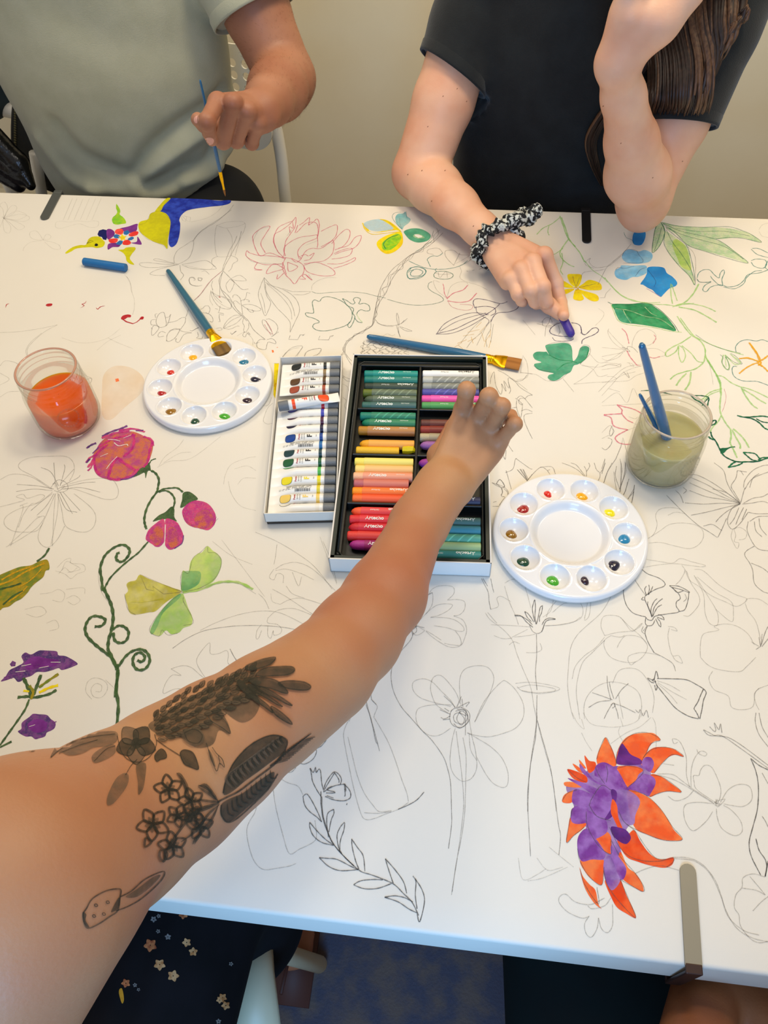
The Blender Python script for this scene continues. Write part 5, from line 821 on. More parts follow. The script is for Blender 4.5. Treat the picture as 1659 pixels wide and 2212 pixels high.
drawing('marker_dahlia', 'orange and purple marker dahlia near the front clip', G_, [
 ('pul', 0, '545,350 600,330 690,345 840,330 900,390 880,470 840,530 800,600 780,700 740,760 760,820 700,850 720,960 700,1080 620,1100 560,960 440,940 430,820 480,740 400,690 400,600 350,480 440,440 480,380'),
 ('org', 0, '548,300 560,250 590,190 606,160 630,200 656,250 672,310 670,344 610,350 560,340'), ('org', 0, '676,330 680,270 700,210 740,160 800,136 870,130 920,134 962,174 920,186 890,220 870,260 840,310 830,330 760,330'), ('org', 0, '830,320 870,260 920,226 980,222 1050,236 1112,284 1060,272 1010,290 960,340 920,390 880,370'), ('org', 0, '680,360 720,344 800,346 850,370 820,400 800,440 740,490 700,450'), ('org', 0, '900,400 960,410 1020,450 1098,512 1020,508 950,520 890,544 880,470'), ('org', 0, '750,500 830,520 900,560 960,620 1010,690 1050,760 1104,820 1040,828 960,820 880,790 800,750 760,640'), ('ord', 0, '680,820 740,800 790,760 830,830 880,900 930,940 980,950 1044,936 1040,980 990,1004 900,990 820,966 740,930'), ('org', 0, '700,900 750,1000 800,1040 840,1100 850,1158 790,1130 720,1080 680,1030'), ('ord', 0, '600,1090 640,1100 700,1080 740,1180 780,1260 802,1330 740,1300 680,1260 640,1190'), ('org', 0, '440,960 500,930 560,950 596,960 590,1060 580,1116 530,1090 480,1040'), ('org', 0, '436,1000 460,1060 500,1110 540,1150 560,1240 580,1270 530,1230 470,1130'), ('org', 0, '376,680 400,700 480,716 450,760 400,796 352,840 362,760'), ('org', 0, '540,820 600,770 640,800 644,900 640,916 590,890'),
 ('org', 0, '324,570 340,530 390,504 420,500 400,560 380,584 340,584'), ('ord', 0, '358,366 420,380 480,410 486,450 440,446 390,420'), ('ord', 0, '470,276 500,310 540,320 540,360 500,390 480,340'), ('org', 0, '340,450 400,450 450,480 400,484 345,474'), ('org', 0, '392,330 430,350 470,390 430,380'), ('org', 0, '434,304 460,330 480,360 450,350'),
 ('pum', 0, '540,350 590,320 650,344 690,380 740,470 760,500 700,506 640,500 590,480 540,430'), ('pud', 0, '680,330 684,270 710,200 740,230 770,270 830,300 840,330 770,340'), ('pum', 0, '840,330 860,290 900,290 920,330 900,380 870,370'), ('pum', 0, '750,490 800,440 830,400 880,400 920,420 930,460 900,520 880,540 820,510'), ('pul', 0, '680,510 740,500 800,530 830,580 800,660 790,720 740,720 690,640'), ('pum', 0, '500,600 530,540 570,480 620,480 650,540 650,620 600,680 550,670'), ('pud', 0, '640,500 680,520 660,640 640,680 600,690 650,600'), ('ord', 0, '650,560 680,600 690,680 720,760 700,770 660,690 640,640'), ('pum', 0, '480,640 510,640 560,680 610,700 616,770 560,810 530,810 490,740'), ('pum', 0, '390,620 440,600 490,620 490,700 440,720 390,710 380,660'), ('pum', 0, '430,800 480,750 530,800 600,900 590,950 520,950 450,960 424,880'), ('pud', 0, '640,740 680,740 740,760 770,810 740,850 690,830 650,790'), ('pum', 0, '640,860 690,930 740,1010 720,1080 680,1060 650,980'), ('pul', 0, '600,950 640,930 680,1030 700,1090 650,1150 610,1100 592,1020'), ('pum', 0, '400,500 450,500 500,520 530,540 500,600 440,600 390,580'), ('pum', 0, '360,424 440,446 500,470 560,500 530,530 450,480'), ('pum', 0, '440,330 500,400 560,440 580,470 520,440 450,380'), ('pul', 0, '500,400 560,420 590,460 540,440')]+
 [('p', .8, s) for s in ('548,300 570,230 606,160 640,220 670,300 674,340', '676,330 680,260 720,190 790,136 880,130 962,174 900,200 870,260 840,310', '850,290 900,240 980,222 1060,240 1112,284 1040,270 980,320 920,390', '900,400 980,420 1098,512 1000,508 890,544', '750,500 860,530 960,620 1040,740 1104,820 1000,828 880,790 740,720 690,640', '630,740 690,860 760,930 860,960 960,960 1044,940 1040,970 1000,1000', '740,720 800,770 860,860 930,940 1000,950', '640,820 700,930 790,1030 850,1120 850,1158 790,1130 700,1080', '594,1020 620,1120 700,1230 802,1330 760,1220 700,1080', '424,880 440,960 500,1060 580,1116 596,1000', '440,1010 470,1110 560,1240 550,1130', '480,640 490,740 560,860 640,916 640,830', '390,620 376,690 352,840 400,796 470,740', '500,600 520,550 580,470 640,500', '500,600 550,670 640,700', '358,366 420,420 480,450', '324,570 360,520 420,500', '680,360 760,344 850,376 800,440 740,490', '600,460 560,400 540,350', '610,450 620,390 610,340')])
drawing('pencil_sketch', 'light pencil star flower on a thin stem right of the dahlia', G_, [('pl', .9, s) for s in ('1330,590 1350,540 1350,480 1320,400 1290,350 1250,340 1222,370 1210,406 1176,408 1180,450 1200,500 1330,590', '1350,580 1400,500 1470,464 1540,480 1554,560 1500,606 1420,600 1370,590', '1310,590 1200,580 1120,600 1116,680 1150,750 1190,760 1260,700 1300,640', '1324,620 1330,680 1360,750 1440,796 1490,770 1480,700 1420,630 1370,600', '1330,560 1316,600 1350,590 1310,580 1380,560 1330,610 1320,560', '1300,580 1240,540 1180,500 1100,440 1040,400 940,396', '1310,590 1200,520 1120,470 1040,430 950,404', '1150,480 1130,400 1130,300 1110,230 1080,180 1040,170 1050,200 1074,190', '1160,480 1160,380 1180,300 1220,250 1260,260 1250,280 1210,264 1196,236', '1010,540 1060,570 1130,550 1180,500', '980,330 1050,340')]+[('p', .9, s) for s in ('1240,110 1280,130 1320,150 1400,160 1500,220 1659,340', '1240,112 1266,140 1300,150 1360,150 1480,230 1659,360', '1280,90 1310,120 1320,110 1310,64 1340,110 1350,70 1360,130')])
drawing('pencil_sketch', 'faint clover outline under the dahlia tips', G_, [('pl', .9, s) for s in ('500,1320 450,1330 360,1290 306,1230 310,1190 350,1176 400,1220 460,1240 520,1240 600,1200', '500,1316 470,1370 480,1430 514,1454 550,1400 560,1330', '560,1330 580,1400 620,1424 650,1380 652,1300 650,1240', '490,1250 520,1270 600,1250 640,1200', '800,1040 870,1010 960,990 1080,1020', '1040,936 1140,940 1230,980 1300,1060 1340,1140 1390,1290 1460,1400 1560,1460 1659,1484', '1050,944 1180,960 1280,1040 1350,1180 1400,1320 1500,1410 1600,1440')])
drawing('pencil_flower', 'long stemmed pencil flower at the right edge near the front', G_, [('pd', 1.1, s) for s in ('1546,296 1580,380 1596,480 1590,620 1560,740 1536,840 1550,930 1610,1050', '1546,296 1600,340 1659,370', '1580,816 1600,890 1640,950 1650,1000 1640,1060', '1659,960 1640,1060')]+[('p', .9, s) for s in ('1580,0 1576,60 1600,140 1659,220', '1600,0 1620,90 1659,160', '1620,390 1659,460', '1620,670 1640,700 1659,740')]+[('pl', .9, s) for s in ('1640,1064 1560,1044 1496,1070 1490,1130 1450,1180 1440,1260 1470,1310 1480,1380 1540,1460 1600,1490 1659,1480', '1490,1136 1580,1150 1640,1180', '1640,1180 1600,1130 1540,1060', '1560,1284 1610,1230 1659,1190')])
drawing('pencil_sketch', 'tall faint pencil grass stems left of the dahlia', G_, [('p', .8, s) for s in ('160,0 160,60 130,260 110,420 100,560 110,760 120,930', '164,50 200,180 240,320 260,420 280,560 300,720 314,800 304,920')]+[('pf', .8, s) for s in ('40,940 70,1080 160,1050 220,1010', '160,940 230,1020 330,1000', '100,1090 200,1070 360,1000', '240,870 300,920 400,1000', '390,0 420,60 466,106 450,40', '460,0 510,70 600,90 700,90 800,60 850,0', '640,200 740,130 830,90 900,30', '700,30 720,90', '450,130 480,190 520,250', '700,90 690,130 720,190', '910,30 930,80 934,200 930,240')])
drawing('pastel_flower', 'large drooping magenta and orange pastel flower', Dq, [('mgo', 0, '620,220 650,170 700,130 780,104 850,96 900,110 950,136 990,160 992,200 980,250 960,300 930,330 880,350 820,396 760,412 700,408 640,386 612,350 606,300 600,260'), ('mag', 4.5, '570,330 600,290 640,230 700,180'), ('mag', 4.0, '560,300 580,270 620,250'), ('mag', 5, '660,140 740,110 840,90'), ('mag', 4, '770,90 860,80 940,100'), ('mag', 4, '640,200 720,150 800,130 880,120'), ('mag', 5, '880,350 800,300 760,270 720,330 700,400'), ('mag', 4, '860,110 870,160 850,220 800,260'), ('mag', 5, '700,400 760,410 840,390 900,340'), ('mag', 4, '990,170 970,220 960,290 930,330'), ('mag', 4, '610,280 620,340 650,380'), ('mag', 4, '930,130 980,150 994,190'), ('vid', 4.0, '662,128 720,100 790,76 826,60'), ('vid', 4.0, '562,206 590,186 624,172'), ('vid', 4, '560,300 582,274'), ('vid', 2.4, '880,92 930,90'), ('vid', 2.0, '600,240 640,200'), ('wht', 1.4, '740,170 770,190 820,180 830,190'), ('wht', 1.2, '700,150 740,150 780,160'), ('wht', 1.0, '690,340 720,300 760,260'), ('wht', 1.0, '800,140 850,120'), ('wht', .9, '650,260 700,240'), ('mag', 3, '570,352 590,330 604,300'), ('wht', 1.0, '580,240 610,200'), ('vid', 2.5, '780,410 840,400 890,370')])
drawing('pastel_stem', 'dark green curling pastel stem of the drooping flower', Dq, [('gol', 0, '860,392 890,350 930,326 966,300 980,350 990,358 960,352 944,400 936,364 900,380'), ('gol', 2.0, '966,310 980,286 1000,276 1012,274'), ('gol', 3.6, '980,350 1010,370 1030,410 1024,460 1016,490 980,540 950,600 936,660 940,700 950,730'), ('gol', 3.0, '1020,490 1060,470 1110,464 1150,464 1186,490'), ('gol', 3.0, '1030,490 1070,480 1106,496 1130,530 1130,570 1110,620'), ('gol', 0, '1186,496 1220,486 1250,500 1282,530 1270,544 1230,560 1200,580 1168,590 1180,540'), ('gol', 0, '1110,584 1130,600 1130,650 1146,680 1100,664 1040,668 990,680 1030,640 1070,620'), ('gol', 3.0, '960,812 900,880 850,920 790,970 720,1040 690,1090 670,1130'), ('gol', 4.2, '665,1130 660,1060 650,990 670,920 700,880 750,844 800,832 836,856 838,890 810,930 780,942 754,924 760,890 776,882'), ('gol', 4.6, '670,1110 700,1170 724,1230 734,1300 724,1380 704,1450 700,1510'), ('gol', 4.0, '730,1380 770,1356 810,1366 834,1400 820,1450 780,1468 744,1450 734,1400'), ('gol', 4.2, '614,1362 660,1356 684,1320 650,1298 600,1296 566,1330 552,1380 570,1430 620,1480 670,1520 720,1560 756,1620'), ('gol', 4.6, '700,1510 730,1570 760,1640'), ('gol', 4.0, '770,1620 810,1560 860,1520 920,1510 960,1540 970,1590 940,1636 890,1640 862,1600 870,1550 910,1530 940,1560 920,1590 890,1580'), ('p', .5, '640,980 640,1060 660,1140 700,1200')])
drawing('pastel_stem', None, T_, [('gol', 4.2, '600,130 604,180 590,300'), ('gol', 4.2, '604,160 596,260 606,340 600,440')])
drawing('pastel_flower', 'pink and orange pastel bud hanging in the middle', Dq, [('mag', 0, '944,790 960,740 1000,700 1060,664 1070,740 1070,800 1040,840 1010,844 990,830 960,810'), ('mag', 0, '1074,664 1140,680 1170,720 1190,780 1170,830 1130,856 1096,862 1070,830 1072,760'), ('mgo', 0, '970,790 990,740 1030,710 1060,760 1040,820 1010,834 990,810'), ('mgo', 0, '1090,730 1130,720 1160,780 1150,830 1110,850 1090,810'), ('wht', 1.2, '1072,700 1070,780 1066,840'), ('vid', 1.6, '1130,856 1180,820 1190,770')])
drawing('pastel_flower', 'pink and orange pastel bud hanging at the right of the stem', Dq, [('mag', 0, '1180,620 1200,580 1240,552 1280,544 1340,560 1380,600 1400,650 1390,700 1350,736 1300,726 1240,712 1200,680'), ('mgo', 0, '1260,660 1300,610 1350,610 1384,660 1370,710 1320,730 1280,716'), ('mgo', 2.6, '1190,640 1220,690 1270,716'), ('vid', 1.6, '1376,690 1404,650', 't'), ('vid', 1.4, '1380,700 1414,660', 't')])
drawing('pastel_leaf', 'gold and green pastel leaf at the left edge', Dq, [('olv', 0, '-30,1040 0,1026 60,1000 130,974 200,964 250,940 300,926 318,950 320,990 296,1000 280,1040 230,1080 200,1110 180,1140 140,1180 100,1200 60,1230 20,1240 0,1256 -30,1250'), ('gld', 3.5, '0,1090 80,1060 160,1010 290,950'), ('gld', 3.0, '10,1060 100,1010 200,975'), ('gld', 2.4, '60,1200 130,1150 180,1100'), ('gld', 2.0, '120,1110 200,1060 270,990'), ('gol', 3.4, '320,852 290,900 240,940'), ('gol', 3.0, '0,1120 80,1100 140,1080'), ('gol', 2.6, '20,1220 90,1160 150,1130')])
drawing('painted_clover', 'green and yellow-green watercolour clover with a long stem', Dq, [('ywc', 0, '1176,1136 1120,1110 1040,1080 960,1050 906,1026 880,1060 840,1070 820,1090 830,1130 810,1160 826,1220 840,1270 880,1284 960,1270 1010,1260 1080,1200'), ('gwc', 0, '1184,1134 1176,1080 1184,1000 1220,1010 1236,940 1280,890 1310,880 1344,840 1380,870 1410,890 1436,930 1424,1000 1380,1070 1300,1110'), ('gwd', 0, '1184,1130 1174,1080 1186,1010 1240,1000 1300,1010 1290,1080 1230,1120'), ('gwc', 0, '1180,1146 1200,1180 1220,1240 1246,1300 1240,1350 1190,1370 1160,1400 1110,1410 1076,1386 1040,1420 1000,1414 972,1390 1010,1310 1070,1230 1130,1170'), ('gwd', 0, '1170,1150 1160,1180 1060,1270 1020,1360 990,1410 974,1390 1010,1310 1070,1230 1130,1170'), ('ywc', 1.5, '850,1200 940,1200 1060,1180'), ('gwc', 4.0, '1184,1140 1300,1120 1400,1080 1480,1070 1560,1080 1640,1120'), ('p', .7, '1180,1136 1060,1090 906,1022 950,1120 1000,1130 990,1100 1060,1150 1170,1140', 's'), ('p', .7, '1180,1140 1170,1060 1186,1004 1224,1014 1250,920 1300,880 1344,840 1350,880 1400,886 1436,940 1400,1040 1300,1110 1180,1140'), ('p', .7, '1180,1140 1080,1220 1000,1320 970,1390 1030,1424 1050,1384 1090,1416 1150,1404'), ('p', .7, '1190,1170 1190,1200 1240,1290 1250,1340 1190,1354'), ('p', .7, '808,1150 830,1250 880,1286'), ('pl', .7, '1180,1140 1320,1110 1420,1080 1540,1080 1659,1150')])
drawing('pencil_flower', 'large faint pencil lily at the left below the orange jar', Dq, [('pl', .9, s) for s in ('340,470 220,390 130,340 130,300 200,266 320,258 430,260 476,300 480,360 450,420', '330,470 200,390 80,374 0,410', '400,470 480,470 600,510 680,536 750,530 768,480 740,420 690,400 560,410 440,440', '370,490 400,600 420,700 480,740 560,748 610,710 620,640 580,580 480,500', '340,500 250,560 120,600 40,650 30,700 80,740 160,750 240,740 280,690', '360,500 300,640 250,760 260,820 310,848 370,800 420,710', '0,586 100,560 160,540 106,520 150,504 180,530 260,506 290,520 240,560 200,570 150,640 120,720', '60,830 160,740 240,660 290,650 240,720 140,790 40,846', '240,650 270,650', '180,560 130,580 150,600 70,840')]+[('p', .8, s) for s in ('360,460 350,300', '380,450 330,360 266,330', '390,450 420,340 416,310', '350,470 250,450 110,440', '340,480 220,470 106,486', '390,440 480,340', '400,450 500,400 520,380', '400,460 540,430 620,424', '410,470 520,460 650,490', '390,490 470,630', '380,500 430,600 500,620', '410,490 520,610', '340,490 200,610', '350,500 300,580 240,640', '340,440 380,410 430,430 440,470 400,490 350,480', '330,460 360,430 380,480 420,450 370,470')]+[('pl', .8, '360,500 350,620 340,840'), ('pl', .8, '380,500 370,640 330,830')])
drawing('pencil_sketch', 'faint tangled pencil scribbles left of the curling stem', Dq, [('pf', .8, s) for s in ('370,980 420,930 460,920 460,950 540,960 550,1000 500,1020 460,1050 420,1020 360,1000', '400,1000 430,940 480,960 520,990 440,1010', '380,1020 420,980 460,1010 500,980', '260,1150 330,1140 380,1120 420,1150 400,1200 340,1190', '430,1180 480,1160 520,1190 480,1220 440,1200', '160,1250 260,1230 300,1270 240,1300 170,1280', '300,1340 360,1320 380,1370 320,1390', '430,1120 540,1110 550,1150', '1450,440 1460,380 1500,310 1600,270 1659,260', '1480,420 1500,500 1560,580 1659,610', '1520,340 1600,320 1659,350', '1540,440 1580,400 1659,400', '1030,320 1070,260 1150,200 1190,150', '1060,300 1160,240 1240,230', '1020,330 1100,290 1240,270 1430,130')])
drawing('pencil_sketch', 'faint pencil curves beneath the watercolour clover', K_, [('p', .8, '220,756 300,700 400,650 500,626 640,610 800,608 960,622 1080,650'), ('pl', .8, '400,640 500,590 640,540 780,514 900,520 1000,560 1110,620'), ('pl', .8, '840,560 900,510 1000,496 1080,520 1150,550'), ('pl', .8, '840,560 840,590 900,600 930,630 920,660 880,670 876,640 860,690 840,670 840,610'), ('pl', .8, '800,600 770,640 764,690 780,690 800,640'), ('pl', .8, '210,890 280,870 340,880 400,930 450,970'), ('pl', .8, '210,890 276,934 220,930 176,980 160,1050 240,1020 340,1030'), ('pl', .8, '440,960 380,860 390,800 460,720 466,790 520,790 570,770 584,800 580,850 620,886'), ('p', 1.0, '594,760 620,810 660,870'), ('pl', .8, '780,400 820,440 848,500'), ('pf', .8, '540,50 640,180 760,340 820,420'), ('pf', .8, '480,60 600,150 740,210'), ('pl', .8, '890,240 940,210 1020,196 1100,220 1180,280 1280,380'), ('pl', .8, '760,0 900,60 1050,150 1150,230 1260,370'), ('pl', .8, '890,250 960,240 1060,270 1140,310'), ('pl', .8, '880,240 850,290 880,310 900,270 940,280 940,330'), ('pl', .8, '870,370 960,420 1080,500 1150,545'), ('pl', .8, '920,470 980,440 1060,430 1200,470'), ('pl', .8, '900,80 890,160 880,210'), ('pl', .8, '960,350 1000,400 1080,430'), ('pl', .8, '1000,260 1040,350 1060,290'), ('pf', .8, '860,400 870,450 920,470'), ('pf', .8, '1180,30 1220,140 1260,260 1290,340'), ('pl', .8, '1200,60 1250,180 1290,330')])
drawing('pastel_flower', 'flat purple pastel cluster flower at the left edge', T_, [('vid', 0, '4,218 30,190 50,160 90,140 120,120 110,90 130,70 160,80 200,60 240,60 290,64 300,84 340,90 396,124 380,140 320,160 300,150 270,160 230,170 190,170 160,190 130,200 110,216 90,220 70,200 40,210'), ('vio', 0, '130,120 180,90 240,100 300,110 280,140 200,150 140,160'), ('vid', 0, '50,130 64,112 82,120 78,140 58,142', 's'), ('wht', .9, '110,140 160,130'), ('wht', .9, '200,150 250,140'), ('wht', .9, '260,120 310,120'), ('wht', .8, '80,170 130,165'), ('vid', 3, '330,150 380,120')]+[('vid' if i % 3 else 'vio', 3.2, '%d,%d %d,%d' % (20+i*10, 205-i*4.2+(i*37 % 23)-8, 34+i*10, 196-i*4.2+(i*37 % 23)), 't') for i in range(18)]+[('vid', 3.0, '%d,%d %d,%d' % (130+i*14, 66+abs(i-6)*4+(i*29 % 11), 140+i*14, 60+abs(i-6)*4+(i*29 % 11)), 't') for i in range(15)])
drawing('pastel_stem', 'green and yellow pastel stem of the purple cluster', T_, [('gol', 3.0, '0,546 40,490 90,420 130,360 150,310'), ('gol', 4.5, '120,200 140,240 160,290'), ('gol', 4.5, '210,184 190,240 170,290'), ('olv', 4.0, '300,180 240,220 200,250'), ('gol', 4.0, '90,300 140,296 180,300 250,284 290,262'), ('yld', 4.0, '298,238 250,252 200,276'), ('yld', 3.0, '120,266 150,270'), ('olv', 3.6, '160,310 170,270 150,240'), ('gol', 3.0, '0,556 60,526')])
drawing('pastel_flower', 'round purple pastel flower lower at the left', T_, [('vid', 0, '92,476 110,460 112,430 150,400 170,384 200,386 240,390 260,410 284,430 280,456 262,470 240,480 230,500 200,510 180,514 160,500 130,500'), ('vio', 0, '140,440 190,410 240,430 230,470 180,480'), ('vid', 1.4, '270,430 290,424'), ('wht', .7, '150,450 180,440')])
drawing('pencil_sketch', None, T_, [('pf', .9, '470,310 440,270 450,220 490,200 540,220 550,260 520,300 480,296 466,260 490,230 520,240 516,270 490,270'), ('pf', .8, '540,210 590,260 600,300'), ('pf', .8, '620,440 660,400 720,384 780,390')])
drawing('pencil_sketch', 'long thin pencil arcs at the far left', A, [('pl', .8, '0,956 120,950 260,930 372,906'), ('pl', .8, '372,906 290,950 220,1010 180,1060 178,1108'), ('pf', .7, '400,990 500,1020 600,1020 700,990 780,930'), ('pf', .8, '806,580 840,620 850,680 870,740 870,800 860,840'), ('pf', .7, '820,590 850,650 856,700'), ('pf', .7, '700,990 760,1020 860,1060')])
drawing('pencil_sketch', 'pencil outlines around the orange water jar', cr(0, 720, 2.676), [('pl', .8, '160,140 150,100 180,50 240,0'), ('pl', .8, '0,190 30,160 90,170 110,190'), ('pl', .8, '0,230 54,266 0,300'), ('pl', .8, '0,370 50,340 110,336'), ('p', .8, '490,270 530,262 520,290 496,280'), ('pl', .8, '470,200 490,240 530,260'), ('org', 0, '666,264 684,260 690,276 670,282', 's'), ('pf', .7, '560,100 620,50 700,10')])
drawing('painted_jar_glow', 'pale orange light from the orange jar, painted on the paper at its right', cr(0, 720, 2.676), [('stain', 0, '590,330 600,240 660,190 760,200 830,260 820,340 720,430 640,500 590,470')])  # glow of light through the orange jar, painted onto the paper
drawing('painted_strip', 'yellow painted strip showing beside the tube tray', cr(560, 750, 5.53), [('yld', 0, '180,195 240,195 225,420 205,650 170,570 172,420', 's'), ('yor', 1.2, '176,470 200,430 190,500 210,540'), ('p', .8, '172,195 240,194')])
drawing('pencil_sketch', 'light sketches between the tray and the left palette', cr(560, 750, 5.53), [('pl', .8, '275,130 320,70 400,20 480,10'), ('pl', .8, '445,120 480,60 520,0'), ('pl', .8, '535,120 560,60 640,30 735,16 720,60 680,110'), ('p', .8, '1110,220 1060,150 1020,80 980,100'), ('p', .8, '1000,0 1010,60 1025,60 1020,0'), ('p', .8, '975,290 1010,350 1080,380'), ('p', .8, '975,330 1040,400 1090,410'), ('pl', .8, '970,430 1050,470 1070,540'), ('pl', .8, '1000,600 1040,640 1020,700 1050,760'), ('pl', .8, '160,670 100,730 60,830 52,890 100,920 155,910'), ('pl', .8, '150,600 110,690 40,700')])
drawing('pencil_sketch', 'pencil shapes between the hand and the brush bristles', cr(880, 800, 6.144), [('p', .9, s) for s in ('1100,180 1110,100 1150,20 1160,120 1180,220 1240,320 1260,240 1250,180 1310,280 1280,140 1350,240 1340,100 1430,150', '1200,0 1300,50 1430,150 1500,230 1659,330', '1430,150 1530,130 1590,60', '1500,30 1590,40 1659,50', '1350,310 1370,260 1340,160', '1430,370 1500,420 1520,460 1480,430 1490,380 1540,370', '1450,380 1500,340 1560,380 1659,500', '1450,400 1450,500 1500,630 1520,540 1530,440', '1340,560 1370,510 1450,490', '1510,540 1580,520 1659,550', '1560,380 1600,340 1659,330', '1659,570 1560,590 1550,660 1600,790 1659,910', '1260,1080 1280,1150 1300,1180 1310,1060', '1330,980 1400,1080', '1310,1330 1330,1400 1380,1580', '1300,1360 1400,1310 1430,1190 1450,1170', '1440,1170 1620,1300 1659,1310', '1460,1320 1590,1470', '1490,1310 1590,1460', '1530,1310 1590,1460', '1590,1470 1659,1380', '1120,1490 1180,1530 1240,1560 1260,1620 1240,1659', '1180,1510 1230,1450 1290,1530 1260,1560 1180,1510', '1280,1570 1330,1620 1330,1659')])
drawing('pencil_sketch', 'pencil tulips and grasses above the right palette', cr(1040, 1000, 4.1475), [('p', .9, s) for s in ('720,0 800,30 870,70 920,120', '800,0 850,20 900,80 930,120', '920,30 940,70 940,125', '960,0 970,30 940,80', '1010,0 1030,60 1060,90 1060,130 1045,160', '1110,0 1090,50 1065,90', '1170,0 1120,100 1095,180', '1250,0 1250,130 1245,260', '1290,0 1280,100 1250,200', '1310,170 1290,250 1270,290', '1370,200 1360,290 1345,360', '1365,260 1330,300 1310,330', '1210,30 1200,120 1240,240', '410,160 460,100 530,40 580,60 615,105', '410,160 320,60', '415,155 350,55', '420,150 375,60', '525,40 630,36 665,105', '590,70 615,60', '100,180 130,190 200,215 240,260 230,300', '130,190 165,150 205,205 190,220', '180,220 190,260 180,300 210,310 160,385', '100,390 160,390', '105,355 135,345', '160,380 200,320')])
drawing('pencil_sketch', 'pencil curves below the wide flat brush', C, [('pl', .8, s) for s in ('70,954 96,1000 104,1070 90,1100 30,1114', '70,960 60,1010 56,1070', '110,1070 160,1080 230,1120 300,1116', '0,1100 100,1180', '330,1104 400,1190', '500,940 560,1000 620,990 700,940 740,910', '450,1020 560,1030 640,1010 700,1030 690,1010 600,1000', '400,1140 480,1090 560,1010', '440,1010 520,1040 560,1090 620,1080', '560,1190 660,1090 740,1030 840,1010', '400,1140 520,1130 640,1120 720,1080 800,1060', '720,1060 760,1100 750,1070', '630,1170 700,1190')])
# ---------------------------------------------------------------- people
O3 = np.array([0, 0, CH])
def skin(name, c1, c2, sc=14): return mat(name, c1, .48, c2, sc, spec=.35, sss=.12, bump=.12, bscale=420, sharp=(.38, .66), detail=3)
def reach(p, px, L, far=True):
    """point on the sight line of a photo pixel at bone length L from joint p"""
    d = ray(*px); d = d/np.linalg.norm(d); v = np.array(p)-O3; t0 = v@d; h2 = L*L-(v@v-t0*t0)
    return O3+d*(t0+(math.sqrt(h2) if h2 > 0 else 0)*(1 if far else -1))
def add_hand(B, W_, mcps, chains, thumb, rf=.0085, palm_n=(0, 0, 1), wr=.023):
    """fingers first (separate groups so they stay apart), then the palm"""
    for c, s in zip(chains, (1.0, 1.04, .98, .86)):
        r = rf*s; B.grp(.0025, .0010 if B.groups else .0)
        P = c; R = [r*1.14, r*1.06, r*.93, r*.80][:len(P)]
        B.chain(P, R)
        B.ell(P[1], (r*1.16,)*3, k=.003)
    if thumb is not None:
        B.grp(.004, .0015); B.chain(thumb, [rf*1.55, rf*1.3, rf*1.15, rf*.95][:len(thumb)])
    n = np.array(palm_n, float); n /= np.linalg.norm(n)
    B.grp(.007, .0055)
    W_ = np.array(W_); m = np.array(mcps); mid = m.mean(0); d = mid-W_; d /= np.linalg.norm(d); s = m[0]-m[-1]; s -= d*(s@d); s /= np.linalg.norm(s)
    for i, q in enumerate(mcps):
        w = W_+s*wr*(.62-.41*i)+d*.006
        B.rc(w, q-n*.0035+(-d)*.004, rf*1.35, rf*1.12)
        B.rc(w-n*.006, q-n*.010-d*.008, rf*1.3, rf*1.05)
    for i in range(3): B.rc((mcps[i]+mcps[i+1])/2-d*.016-n*.006, W_+s*wr*(.4-.4*i)+d*.01-n*.004, rf*1.05, rf*1.25)
    if thumb is not None: B.rc(W_+s*wr*.5+d*.012-n*.004, thumb[0], rf*1.5, rf*1.6); B.rc(thumb[0], (mcps[0]+W_)/2-n*.006, rf*1.45, rf*1.2)
    # finger tendons and knuckles
    for i, q in enumerate(mcps): B.ell(q+n*.0015, (rf*1.18, rf*1.18, rf*1.05), k=.004)
def mesh_join(parts):
    V = []; Q = []; n = 0
    for v, q in parts: V.append(v); Q += [tuple(int(i)+n for i in f) for f in q]; n += len(v)
    return np.concatenate(V), Q
def decal_hit(bv, q, lift):
    d = ray(*q); d = Vector(d/np.linalg.norm(d)); h = bv.ray_cast(Vector(O3), d)
    if h[0] is None: return None
    n = h[1]; 
    if n.dot(d) > 0: n = -n
    return np.array(h[0]+n*lift)
